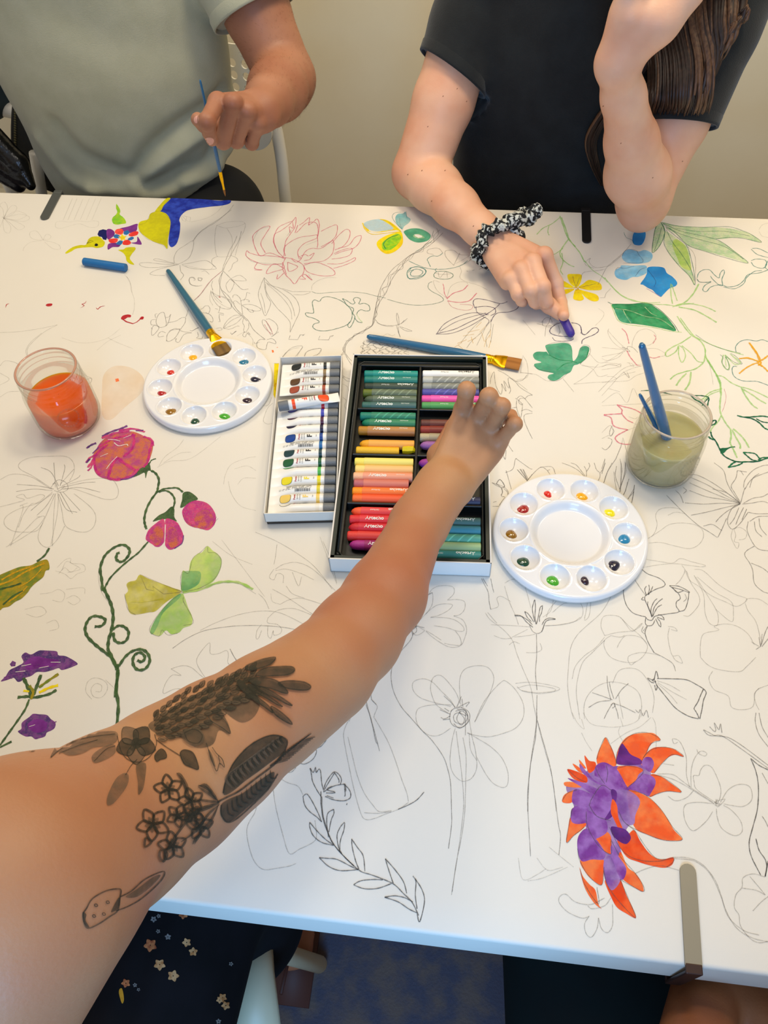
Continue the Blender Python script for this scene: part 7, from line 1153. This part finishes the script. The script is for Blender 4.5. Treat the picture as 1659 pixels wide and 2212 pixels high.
# ---- person with the tattooed arm reaching in from the lower left
reacher = empty('person', (-.40, -.12, 0), 'person in a black floral dress reaching a tattooed arm across to the pastel box', 'person')
W5 = at(964, 1052, .848)
im = reach(W5, (1001, 882), .090); mm = reach(W5, (1036, 897), .088); rm = reach(W5, (1062, 922), .083); pm = reach(W5, (1078, 955), .076)
im[2] = max(im[2], .845)
ip = reach(im, (1008, 843), .040, False); idp = ip+Z3(.000, .012, -.024); it = idp+Z3(-.002, -.002, -.022)
mp = reach(mm, (1056, 857), .043, False); md = mp+Z3(.001, .013, -.024); mt = md+Z3(-.006, -.004, -.022)
rp = reach(rm, (1084, 878), .040, False); rd = rp+Z3(-.002, .012, -.022); rt = rd+Z3(-.010, -.004, -.018)
pp = reach(pm, (1112, 916), .034, False); pd_ = reach(pp, (1104, 897), .022, True); pt_ = pd_+Z3(-.014, .0, -.012)
th = [at(950, 985, .830), at(980, 925, .812), at(1000, 885, .798), at(1010, 868, .786)]
B = Body()
add_hand(B, W5, [im, mm, rm, pm], [[im, ip, idp, it], [mm, mp, md, mt], [rm, rp, rd, rt], [pm, pp, pd_, pt_]], th, .0079, (0, -.1, 1), .023)
AP = [W5, at(905, 1132, .857), at(832, 1287, .885), at(768, 1375, .903), at(700, 1452, .922), at(640, 1495, .935), at(580, 1536, .950), at(470, 1615, .972), at(372, 1687, .990), at(240, 1775, 1.022), at(110, 1860, 1.060), at(0, 1935, 1.090)]
AR = [.0262, .0262, .0345, .0365, .0375, .0385, .0405, .0440, .0470, .0490, .0525, .0560]
B.grp(.012, .008); B.chain(AP, AR); B.rc(W5-Z3(.008, 0, 0), AP[1], .024, .024); 
B.rc(AP[-1], at(-135, 2110, 1.06), .056, .064, k=.03); B.rc(at(-135, 2110, 1.06), at(-150, 2330, .98), .064, .070, k=.03)
rA = B.mesh(.0021, x=AP[0]-AP[-1], y=(0, 0, 1)); rA = (relax(*rA, it=2), rA[1])
B = Body(); B.grp(.03, .02); SH = AP[-1]; B.rc(SH, (-.40, -.03, 1.10), .062, .075); B.rc((-.40, -.04, 1.09), (-.56, -.12, 1.08), .075, .06); HC5 = Z3(-.46, .00, 1.33); B.rc((-.42, -.04, 1.12), HC5-Z3(0, .02, .07), .055, .05); head(B, HC5, .97, (.3, .9, -.5))
B.chain([(-.58, -.13, 1.07), (-.66, -.05, .84), (-.60, .15, .80)], [.05, .042, .03]); rB = B.mesh(.005)
V, Q = mesh_join([rA, (relax(*rB, it=1), rB[1])]); mk('body', V, Q, sk3, reacher); bva = bvh_of(*rA)
# tattoos
INK['tk'] = inkmat('tattoo_line', '#34332a', .55, .78, 260); INK['ts'] = inkmat('tattoo_shade', '#3d3b30', .58, .76, 130); INK['tsl'] = inkmat('tattoo_light_shade', '#5c5040', .42, .64, 110); INK['tg'] = inkmat('tattoo_grey', '#6b5c4c', .40, .60, 140)
def tattoo(label, items):
    V, Fc, fm, ms = decal(bva, items, T_); V, Fc, fm = used(V, Fc, fm)
    o = mk('tattoo', V, Fc, [INK[m_] for m_ in ms], reacher, True, True, fm); o['label'] = label
rn = random.Random(2)
def leafpts(x, y, L, w, a):
    c, s = math.cos(a), math.sin(a); return ' '.join('%.1f,%.1f' % (x+u*L*c-v*w*s, y+u*L*s+v*w*c) for u, v in ((0, 0), (.3, .42), (.6, .45), (1, 0), (.6, -.45), (.3, -.42)))
feath = []
for poly in ('1310,190 1350,160 1420,150 1490,150 1504,170 1470,190 1400,196 1340,200', '1420,232 1480,220 1550,226 1584,246 1570,264 1520,266 1460,256', '1260,150 1300,130 1350,112 1410,104 1380,140 1310,164 1270,170', '1270,220 1330,205 1400,215 1440,240 1470,280 1440,280 1380,260 1320,250', '1270,240 1330,270 1400,320 1440,350 1410,340 1340,300 1280,270', '1300,250 1360,260 1430,300 1490,342 1460,336 1400,306 1330,280', '1380,350 1420,370 1470,410 1488,438 1450,424 1400,390', '1220,220 1250,240 1310,300 1370,350 1390,384 1340,350 1270,300 1220,250'):
    feath += [('ts', 0, poly), ('tk', 3.0, poly, 'z')]
body_ = [('tsl', 0, '760,440 840,390 950,320 1060,250 1180,190 1270,170 1320,200 1300,260 1330,330 1300,400 1240,430 1180,400 1130,360 1170,440 1174,490 1120,470 1090,540 1010,560 950,520 900,500 840,500 790,480')]
INK['tkl'] = inkmat('tattoo_fine_line', '#38362c', .35, .58, 260)
for r in range(6):
    for c in range(15):
        t = c/14; v = (r-2.3)/5
        x = 790+490*t+rn.uniform(-8, 8)+20*v; y = 452-232*t+v*175*(.35+.65*math.sin(min(1, t+.2)*2.6))+rn.uniform(-5, 5)
        a = -.45+v*.9+rn.uniform(-.15, .15); L = rn.uniform(44, 56); lp = leafpts(x, y, L, 25, a)
        body_.append(('ts' if (r+c) % 3 == 0 else 'tsl', 0, lp)); body_.append(('tkl', 1.9, lp, 'z')); body_.append(('tkl', 1.2, leafpts(x, y, L*.7, 3, a)))
body_ += [('tk', 2.2, '1050,540 1070,600 1100,680 1116,640 1140,660 1130,620 1100,590 1080,560'), ('tk', 1.8, '1110,600 1120,650'), ('ts', 0, '1060,570 1080,600 1096,660 1070,620'), ('tk', 2.2, '1060,400 1100,390 1150,430 1174,490 1130,460 1080,430 1060,400'), ('tsl', 0, '940,480 1000,460 1040,500 1030,540 980,556 930,520'), ('tk', 1.6, '940,490 990,470 1030,500 1010,540 960,530 940,490')]
tattoo('bird with spread tail feathers, greyish green ink', body_+feath)
fl = [('tg' if k_ % 2 else 'ts', 0, leafpts(695, 540, 105, 95, k_*1.2566+.3)) for k_ in range(5)]+[('tk', 1.6, leafpts(695, 540, 105, 95, k_*1.2566+.3), 'z') for k_ in range(5)]+[ ('tg', 0, '300,520 360,490 470,480 590,476 600,520 560,550 480,560 420,590 350,600 300,580 256,612 280,560'), ('tg', 0, '470,600 520,560 580,540 592,580 560,610 500,636 476,634'), ('tsl', 0, '150,575 200,545 240,530 220,556 170,580'), ('ts', 0, '680,515 712,512 722,545 700,565 672,548'),
      ('tk', 1.8, '600,500 620,580 660,624 720,632 770,600 800,540 790,490'), ('tk', 1.5, '260,610 320,560 400,520 500,500 590,490'), ('tk', 1.5, '300,590 400,550 500,520'), ('tk', 1.5, '480,630 540,570 590,550'), ('tg', 0, '545,850 550,800 590,720 630,690 656,700 650,750 610,810 570,850'), ('tk', 1.6, '640,700 670,650 700,620'), ('tsl', 0, '695,650 745,640 740,720 730,770 706,800 704,740'), ('tk', 2.0, '800,520 850,556 920,600'), ('ts', 0, '920,590 940,570 980,580 1000,610 1014,668 980,660 940,640'), ('tk', 2.2, '920,590 940,570 980,580 1000,610 1014,668 970,656 940,640', 'z'), ('ts', 0, '790,600 820,566 844,580 850,610 820,620 800,630'), ('tk', 1.8, '790,600 820,566 844,580 850,610 820,620 800,630', 'z')]
tattoo('faded grey blossoms and hanging leaves near the shoulder', fl)
lf = []
for (x, y, s) in ((860, 770, 52), (780, 950, 60), (975, 830, 46), (880, 1060, 52), (1020, 960, 48), (905, 905, 40), (985, 905, 34)):
    a0 = rn.uniform(0, 1)
    for k in range(5):
        a = a0+k*1.2566; lf.append(('tk', 5.0, leafpts(x+5*math.cos(a), y+5*math.sin(a), s*1.35, s*.95, a), 'z')); lf.append(('tsl', 0, leafpts(x+8*math.cos(a), y+8*math.sin(a), s*.6, s*.4, a)))
    lf.append(('tk', 6, '%d,%d %d,%d' % (x-4, y, x+5, y+2), 's'))
for s in ('1120,836 1060,790 1010,760', '1120,836 1060,830 990,820', '1120,840 1050,870 960,900 880,930', '1120,846 1060,900 1000,980 920,1040', '1116,846 1080,920 1020,1000 990,1050', '1120,836 1080,850 1000,880 930,960 860,1060 830,1140', '900,690 930,730 960,800 980,830', '1010,750 1060,770 1100,820', '980,1050 1010,1000'): lf.append(('tk', 5.5, s, 't'))
lf += [('tk', 6.5, '1010,756 1050,750 1090,800 1110,826', 't'), ('tk', 6.0, '900,690 920,700 950,750 960,790', 't'), ('tk', 5, '820,1080 810,1110 830,1140 850,1100', 'z'), ('tk', 5, '740,1020 736,1066 770,1040', 'z')]
tattoo('bunch of small outlined flowers above the elbow', lf)
ff = [('ts', 0, '1140,780 1150,740 1180,660 1230,590 1300,530 1380,495 1440,500 1470,530 1450,580 1400,620 1320,680 1250,730 1190,780 1150,800'), ('ts', 0, '1130,850 1170,820 1240,790 1320,730 1400,680 1390,740 1340,800 1270,860 1200,920 1160,938 1130,900'), ('tk', 3.0, '1140,790 1150,740 1180,660 1230,590 1300,530 1380,495 1440,500 1470,530 1440,600 1380,650'), ('tk', 3.0, '1130,850 1130,900 1160,938 1210,920 1290,850 1370,770 1420,690'), ('tk', 4, '1110,836 1160,810 1220,780 1300,720 1380,660 1440,610')]
for i in range(12):
    t = i/11; x = 1170+250*t; y = 780-225*t; ff += [('tg', 6, '%.0f,%.0f %.0f,%.0f %.0f,%.0f' % (x+18, y-14, x-6-10*(1-t), y-60+18*t, x+10, y-104+50*t), 't'), ('tk', 5, '%.0f,%.0f %.0f,%.0f %.0f,%.0f' % (x+30, y-20, x+10-10*(1-t), y-66+18*t, x+26, y-108+52*t), 't')]
for i in range(10):
    t = i/9; x = 1160+220*t; y = 840-170*t; ff.append(('tk', 4, '%.0f,%.0f %.0f,%.0f %.0f,%.0f' % (x, y, x+6, y+50-10*t, x+34, y+66-26*t), 't'))
for i in range(14): t = i/13; x = 1400+140*t; y = 640-120*t; ff += [('tk', 2.0, '%.0f,%.0f %.0f,%.0f' % (x, y, x+50, y-62+25*t), 's'), ('tk', 2.0, '%.0f,%.0f %.0f,%.0f' % (x, y, x+70, y-20), 's')]
tattoo('shell-like ribbed fern tattoo on the inner elbow', ff)
mg = [('tk', 3.2, '440,1380 470,1330 540,1290 600,1280 616,1290 610,1330 600,1390 560,1420 500,1460 450,1480 430,1460 422,1410', 'z'), ('ts', 0, '600,1330 612,1330 608,1370 590,1390 566,1396'), ('ts', 0, '420,1400 440,1410 436,1440 456,1476 430,1460'), ('tk', 3.0, '614,1320 670,1290 740,1230 830,1190 836,1214 800,1260 720,1330 650,1370 590,1392'), ('tsl', 0, '640,1320 700,1280 780,1220 820,1210 780,1260 700,1320')]+[('tk', 2.0, leafpts(x, y, 18, 14, .4), 'z') for x, y in ((480, 1360), (540, 1345), (470, 1415), (520, 1405))]
tattoo('small magnifier-like outline on the underside of the upper arm', mg)
# dress over torso and lap
B = Body(); B.grp(.03, .03)
B.chain([(-.40, -.20, .50), (-.41, -.17, .75), (-.41, -.13, .98)], [.17, .14, .15], flat=(YA, .72)); B.chain([(-.31, -.16, .52), (-.265, .20, .53)], [.098, .080]); B.chain([(-.47, -.16, .52), (-.44, .20, .53)], [.098, .080]); B.rc((-.37, -.1, .50), (-.35, .18, .49), .09, .08)
B.chain([(-.265, .20, .53), (-.27, .17, .34)], [.085, .10]); B.chain([(-.44, .20, .53), (-.44, .17, .34)], [.085, .10])
VD_, QD = B.mesh(.006, clip=[((0, 0, .28), (0, 0, -1))]); VD_ = relax(VD_, QD, 2); VD_ = crease(VD_, QD, [([(-.30+.03*i, -.1, .62), (-.27+.03*i, .2, .62)], 1 if i % 2 else -1, .8) for i in range(5)], .005, .014)
M_dress = mat('black_dress', '#0b0a0c', .9, '#121014', 20, spec=.2)
INK['fo'] = inkmat('print_rust', '#9a4f30', .8, 1, 300, '#c07a4a', 200); INK['fc'] = inkmat('print_cream', '#c79a6a', .8, 1, 300, '#a9703f', 200); INK['fy'] = inkmat('print_yellow', '#c98d24', .85, 1, 300); INK['fw'] = inkmat('print_pale', '#8d8a86', .6, .9, 300)
prt = []
def blossom(x, y, r, k, n=5):
    a0 = rn.uniform(0, 1)
    for i in range(n): a = a0+i*2*math.pi/n; prt.append((k, 0, leafpts(x+1*math.cos(a), y+1*math.sin(a), r, r*.8, a)))
for x, y, r, k in ((250, 2045, 12, 'fo'), (325, 2042, 14, 'fo'), (345, 2084, 12, 'fc'), (374, 2108, 12, 'fc'), (403, 2036, 9, 'fc'), (417, 2056, 9, 'fc'), (480, 2155, 9, 'fc'), (487, 2172, 9, 'fc'), (474, 2160, 7, 'fc'), (396, 1976, 9, 'fo'), (363, 2024, 6, 'fw'), (332, 1986, 6, 'fw'), (343, 1979, 4, 'fw'), (342, 2012, 4, 'fw'), (272, 2124, 9, 'fo'), (471, 2206, 5, 'fw'), (498, 2082, 4, 'fw'), (292, 2128, 4, 'fw'), (300, 2138, 3, 'fw')): blossom(x, y, r, k)
prt.append(('fy', 0, '258,2138 264,2136 268,2158 264,2168 258,2150'))
bvd = bvh_of(VD_, QD); V, Fc, fm, ms = decal(bvd, prt, X_, 4); V, Fc, fm = used(V, Fc, fm)
VV, FF = mesh_join([(VD_, QD), (V, Fc)]); mk('floral_dress', VV, FF, [M_dress]+[INK[m_] for m_ in ms], reacher, True, True, [0]*len(QD)+[1+i for i in fm])
hb = MB()
for i in range(110):
    a = rnd.uniform(0, 2*math.pi); c = HC5+Z3(0, -.01, .03)
    P = [c+Z3(.01*math.cos(a), .01*math.sin(a), .1)]+[c+Z3(.088*math.sin(t)*math.cos(a), .105*math.sin(t)*math.sin(a), .1*math.cos(t)) for t in (.5, 1, 1.5)]
    if P[-1][1] < c[1]+.02 and P[-1][0] < c[0]+.07: lock(P+[P[-1]+Z3(0, -.02, -.08)], .015, 0)
hb.build('hair', [M_hair], reacher); face_parts(HC5, .97, (.3, .9, -.5), reacher, M_hair, 1)
# sandalled foot under the table and the lower legs
B = Body(); B.grp(.012, .01); fb = at(632, 2046, .028); fa = at(565, 1985, .06); B.chain([(-.30, .20, .36), (fa[0]-.01, fa[1]+.02, .14), fa], [.05, .036, .034])
B.rc(fa, (fa+fb)/2, .034, .036, flat=((0, 0, 1), .8)); B.rc((fa+fb)/2, fb, .036, .034, flat=((0, 0, 1), .6))
for i in range(5): t = fb+Z3(.022-.011*i, .028-.006*abs(i-1), -.006); B.rc(fb+Z3(.018-.009*i, .0, 0), t, .011, .0085 if i else .011, k=.004)
B.chain([(-.45, .17, .36), (-.45, .19, .06)], [.05, .036]); B.rc((-.45, .20, .04), (-.45, .33, .028), .034, .034, flat=((0, 0, 1), .7))
V, Q = B.mesh(.005, clip=[((0, 0, .010), (0, 0, -1))]); o = mk('lower_legs', V, Q, skin('skin_leg', '#a0684a', '#8d5538'), reacher)
b = MB(); 
for c in (fb-Z3(0, .02, 0), Z3(-.45, .28, .03)):
    b = MB(); b.box((c[0]-.038, c[1]-.06, .001), (c[0]+.038, c[1]+.06, .012))
    b.tube([c+Z3(-.038, 0, -.01), c+Z3(-.02, .0, .018), c+Z3(.0, 0, .024), c+Z3(.02, 0, .018), c+Z3(.038, 0, -.01)], .004, 8); b.tube([c+Z3(0, .05, -.004), c+Z3(0, 0, .022), c+Z3(0, -.05, .04)], .003, 8); b.build('sandal', mat('brown_sandal', '#4a231a', .6), reacher)


# ---- person seated at the lower right: lap and resting forearm
sitter = empty('person', (.33, -.15, 0), 'person in dark clothes seated at the lower right, one bare forearm showing below the table', 'person')
B = Body(); B.grp(.03, .03); B.chain([(.36, -.34, .50), (.36, -.34, .75), (.36, -.31, 1.02)], [.18, .15, .16], flat=(YA, .7)); B.chain([(.22, -.30, .50), (.165, .16, .50)], [.110, .090]); B.chain([(.46, -.30, .50), (.42, .16, .50)], [.105, .085]); B.rc((.34, -.2, .48), (.31, .14, .48), .09, .08); B.chain([(.21, .16, .50), (.21, .14, .10)], [.075, .05]); B.chain([(.42, .16, .50), (.42, .14, .10)], [.075, .05]); B.chain([(.18, -.31, 1.03), (.36, -.31, 1.06), (.54, -.31, 1.03)], [.06, .075, .06]); B.chain([(.18, -.31, 1.02), (.12, -.28, .80)], [.055, .05]); B.chain([(.54, -.31, 1.02), (.60, -.28, .80)], [.055, .05])
V, Q = B.mesh(.008); V = relax(V, Q, 2); V = crease(V, Q, [([(.16, 0, .58), (.22, .1, .59), (.30, .12, .58)], -1, 1), ([(.14, .05, .55), (.2, .13, .56)], 1, 1)], .006, .016)
mk('dark_clothes', V, Q, mat('dark_teal_cloth', '#0c1a1c', .9, '#101516', 12, spec=.2), sitter)
B = Body(); el = Z3(.60, -.30, .76); wr = at(1530, 2085, .63); fw = (wr-el)/np.linalg.norm(wr-el); k0 = [wr+fw*.085+Z3(.03-.019*i, .02-.012*i, -.012) for i in range(4)]
add_hand(B, wr, k0, [[k, k+fw*.036-Z3(0, 0, .008), k+fw*.056-Z3(0, 0, .022), k+fw*.064-Z3(0, 0, .034)] for k in k0], [wr+fw*.02+Z3(-.03, 0, -.01), wr+fw*.06+Z3(-.046, 0, -.02), wr+fw*.085+Z3(-.046, 0, -.03)], .0085, (0, 0, 1), .022)
B.grp(.012, .01); B.chain([wr, wr*.6+el*.4, el, el+Z3(0, -.03, .1)], [.028, .042, .042, .045]); 
w2 = at(1500, 2290, .70); B.rc(wr, w2, .026, .032); 
q1 = B.mesh(.004); B = Body(); B.grp(.02, .02); HC6 = Z3(.38, -.33, 1.30); B.rc((.36, -.32, 1.06), HC6-Z3(0, .0, .07), .055, .052); head(B, HC6, 1, (-.1, 1, -.4)); q2 = B.mesh(.006)
B = Body(); B.grp(.012, .01); B.chain([(.12, -.30, .80), (.13, -.28, .66), (.19, -.17, .625)], [.045, .038, .028]); B.rc((.19, -.17, .625), (.21, -.10, .60), .026, .03, flat=((0, 0, 1), .6))
for i in range(4): B.rc((.192+.016*i, -.095, .60), (.188+.018*i, -.050-.006*abs(i-1.5), .592), .009, .0075, k=.002)
q3 = B.mesh(.004)
V, Q = mesh_join([q1, q2, q3]); mk('body', relax(V, np.array(Q), 1), Q, skin('skin_brown', '#8a5a3a', '#7a4a2e'), sitter)
hb = MB()
for i in range(110):
    a = rnd.uniform(0, 2*math.pi); c = HC6+Z3(0, -.01, .03)
    P = [c+Z3(.01*math.cos(a), .01*math.sin(a), .1)]+[c+Z3(.088*math.sin(t)*math.cos(a), .105*math.sin(t)*math.sin(a), .1*math.cos(t)) for t in (.5, 1, 1.5)]
    if P[-1][1] < c[1]+.02: lock(P, .015, 0)
hb.build('hair', [M_hair], sitter); face_parts(HC6, 1, (-.1, 1, -.4), sitter, M_hair, 1)

# ---------------------------------------------------------------- chairs and bags
M_cw = mat('white_powder_coat', '#d9d5c8', .35, spec=.5)
def chair(loc, rz, label):
    """faces +Y locally: backrest at -Y side"""
    e = empty('white_chair', loc, label, 'chair', None, rz)
    b = MB(); w, h, z0 = .195, .098, .722; NXh, NZ = 14, 9; sp = .026
    # perforated back: tiles with round holes, gently curved, rounded corners
    def bend(x, z): return (x, -.215-.09*(z-.58)+.9*(x*x), z)
    nu, nz = 15, 9; sx, sz = 2*w/nu, 2*h/nz; V = []; Fc = []
    for i in range(nu):
        for j in range(nz):
            cx, cz = -w+sx*(i+.5), z0-h+sz*(j+.5); edge = i in (0, nu-1) or j in (0, nz-1); k = len(V)
            if (i in (0, nu-1)) and (j in (0, nz-1)): sxx = 1
            R = .0078; m_ = 16; ring = []
            for t in range(m_):
                a = 2*math.pi*t/m_; c, s = math.cos(a), math.sin(a); u = 1/max(abs(c), abs(s)); px, pz = cx+sx/2*u*c, cz+sz/2*u*s
                # round the panel corners
                qx, qz = abs(px)-(w-.05), abs(pz-z0)-(h-.05)
                if qx > 0 and qz > 0:
                    L = math.hypot(qx, qz)
                    if L > .05: px = math.copysign(w-.05+qx*.05/L, px); pz = z0+math.copysign(h-.05+qz*.05/L, pz-z0)
                ring.append((px, pz))
            V += [bend(*p) for p in ring]
            if edge: Fc.append(tuple(range(k, k+m_)))
            else:
                V += [bend(cx+R*math.cos(2*math.pi*t/m_), cz+R*math.sin(2*math.pi*t/m_)) for t in range(m_)]
                Fc += [(k+t, k+(t+1) % m_, k+m_+(t+1) % m_, k+m_+t) for t in range(m_)]
    o = mk('backrest', V, Fc, M_cw, e, False, smooth=False); s = o.modifiers.new('solid', 'SOLIDIFY'); s.thickness = .004
    P = [(-.20, -.20, .36), (-.205, -.20, .50), (-.20, -.205, .60), (-.19, -.215, .72), (-.15, -.225, .82), (0, -.245, .83), (.15, -.225, .82), (.19, -.215, .72), (.20, -.205, .60), (.205, -.20, .50), (.20, -.20, .36)]
    V = []; b = MB(); n = 24
    out = [(.2*math.copysign(abs(math.cos(t))**.35, math.cos(t)), .2*math.copysign(abs(math.sin(t))**.35, math.sin(t))) for t in np.linspace(0, 2*math.pi, 40, endpoint=False)]
    m_ = len(out); V = [(x, y, .446-.010*(1-(x/.2)**2)) for x, y in out]+[(x, y, .455-.010*(1-(x/.2)**2)) for x, y in out]
    b.add(V, [tuple(reversed(range(m_))), tuple(range(m_, 2*m_))]+[(i, (i+1) % m_, m_+(i+1) % m_, m_+i) for i in range(m_)]); b.build('seat', M_cw, e, False, auto=40)
    for sx_ in (-1, 1):
        MB().tube(crom([(sx_*.185, -.222, .80), (sx_*.200, -.205, .62), (sx_*.200, -.19, .44), (sx_*.215, -.245, 0)], 6), .0125, 14).build('leg', M_cw, e, False)
        MB().tube(crom([(sx_*.195, .17, .44), (sx_*.205, .185, .40), (sx_*.215, .22, 0)], 6), .0125, 14).build('leg', M_cw, e, False)
    MB().tube([(-.195, .17, .435), (.195, .17, .435)], .010, 12).build('seat_frame', M_cw, e, False)
    return e
chair((-.628, 1.325, 0), math.pi, 'white chair with a perforated back behind the person in grey-green')
chair((.13, 1.40, 0), math.pi, 'white chair hidden behind the person in black')
cl_ = empty('white_chair', (-1.05, 1.55, 0), 'white tubular chair at the far left behind the dark bag', 'chair')
MB().tube([aty(-60, 225, 1.60), aty(0, 232, 1.60), aty(38, 240, 1.58), aty(60, 262, 1.56)], .0175, 16).build('back_rail', M_cw, cl_)
MB().box((-1.42, 1.30, .44), (-1.0, 1.62, .455)).build('seat', M_cw, cl_)
for x0, x1 in (((75, 330), (92, 430)), ((-8, 340), (30, 425))):
    p, q = aty(*x0, 1.45), aty(*x1, 1.45); d = (q-p)/abs((q-p)[2]); MB().tube([p, q, q+d*q[2]*.98], .0115, 12).build('leg', M_cw, cl_)
for x in (-1.40,): MB().tube([(x, 1.32, .45), (x-.02, 1.28, 0)], .0115, 12).build('leg', M_cw, cl_)
MB().tube([(-1.38, 1.61, .45), (-1.40, 1.63, 0)], .0115, 12).build('leg', M_cw, cl_)
# dark bag hanging on it, zipped edge
bag = empty('shoulder_bag', tuple(aty(90, 400, 1.5)), 'dark olive-black bag with a zipped edge hanging left of the person in grey-green', 'bag')
c = [aty(33, 205, 1.50), aty(34, 345, 1.50), aty(80, 388, 1.50), aty(160, 412, 1.50), aty(200, 330, 1.50), aty(150, 190, 1.50), aty(60, 170, 1.5)]
n = len(c); V = []; C0 = np.mean(c, 0)
for y, s in ((-.028, .90), (-.020, .97), (0, 1), (.03, 1), (.045, .95)):
    V += [C0+(p-C0)*s+Z3(0, y, 0) for p in crom(np.array(c), 5, True)[:-1]]
m_ = n*5; b = MB().add(V, [(i*m_+j, i*m_+(j+1) % m_, (i+1)*m_+(j+1) % m_, (i+1)*m_+j) for i in range(4) for j in range(m_)]+[tuple(reversed(range(m_))), tuple(4*m_+j for j in range(m_))]); b.build('pouch', mat('bag_olive_black', '#24241c', .8, '#1b1c1c', 8, bump=.3, bscale=150), bag, auto=50)
b = MB(); z = [aty(33+.02*k, 208+k*5.2, 1.472) for k in range(27)]
for p in z: b.box(tuple(p-Z3(.0022, .002, .0013)), tuple(p+Z3(.0022, .002, .0013)))
b.build('zip', mat('zip_brass', '#8a8258', .4, metal=.6), bag, smooth=False)
MB().tube(crom([aty(35, 215, 1.47), aty(28, 195, 1.46), aty(34, 175, 1.5), aty(50, 150, 1.52)], 5), .006, 10).build('strap', mat('black_strap', '#121212', .6), bag)
jk = Body(); jk.grp(.02, .02); jk.rc(aty(-70, 60, 1.62), aty(-30, 205, 1.60), .08, .05); jk.rc(aty(-30, 200, 1.60), aty(20, 190, 1.60), .04, .022); jk.rc(aty(-40, 90, 1.62), aty(10, 160, 1.6), .05, .03)
V, Q = jk.mesh(.006); V = relax(V, Q, 1); o = mk('jacket', V, Q, mat('dark_teal_jacket', '#27363a', .85)); tag(o, 'dark teal jacket slung over the far left chair rail', 'jacket')
gb = Body(); gb.grp(.008, .006); gb.rc(aty(-40, 270, 1.36), aty(40, 352, 1.34), .022, .019); gb.rc(aty(40, 352, 1.34), aty(66, 400, 1.32), .019, .010); gb.rc(aty(-30, 355, 1.35), aty(40, 400, 1.33), .018, .014)
gb.rc(aty(-10, 350, 1.34), aty(50, 385, 1.33), .012, .016)
V, Q = gb.mesh(.003); V = relax(V, Q, 1); o = mk('leather_bag', V, Q, mat('glossy_black_leather', '#0c0d10', .18, spec=.7, bump=.5, bscale=120)); tag(o, 'glossy black leather bag corner at the far table edge, far left', 'bag')
# chair of the reaching person: leg and rail seen under the near edge
M_cw = mat('white_coat_warm_bounce', '#cdbf9f', .4)  # white chair coat with warm bounced light put into its colour
rc_ = empty('white_chair', (-.38, -.2, 0), 'white chair, warm bounced light in its colour, under the person in the floral dress', 'chair')
p0 = at(690, 2083, .014); MB().tube([at(560, 2040, .30), at(600, 2056, .16), p0], [.015, .014, .0135], 16).build('leg', M_cw, rc_)
MB().tube([at(540, 2000, .40), at(545, 2110, .42), at(560, 2260, .43)], .022, 16, flat=(1.2, .6)).build('side_rail', M_cw, rc_)
MB().box((-.58, -.40, .425), (-.20, .0, .44)).build('seat', M_cw, rc_)
for x, y in ((-.60, .1), (-.58, -.42), (-.19, -.42)): MB().tube([(x, y, .43), (x*1.02, y*1.05, 0)], .0125, 12).build('leg', M_cw, rc_)
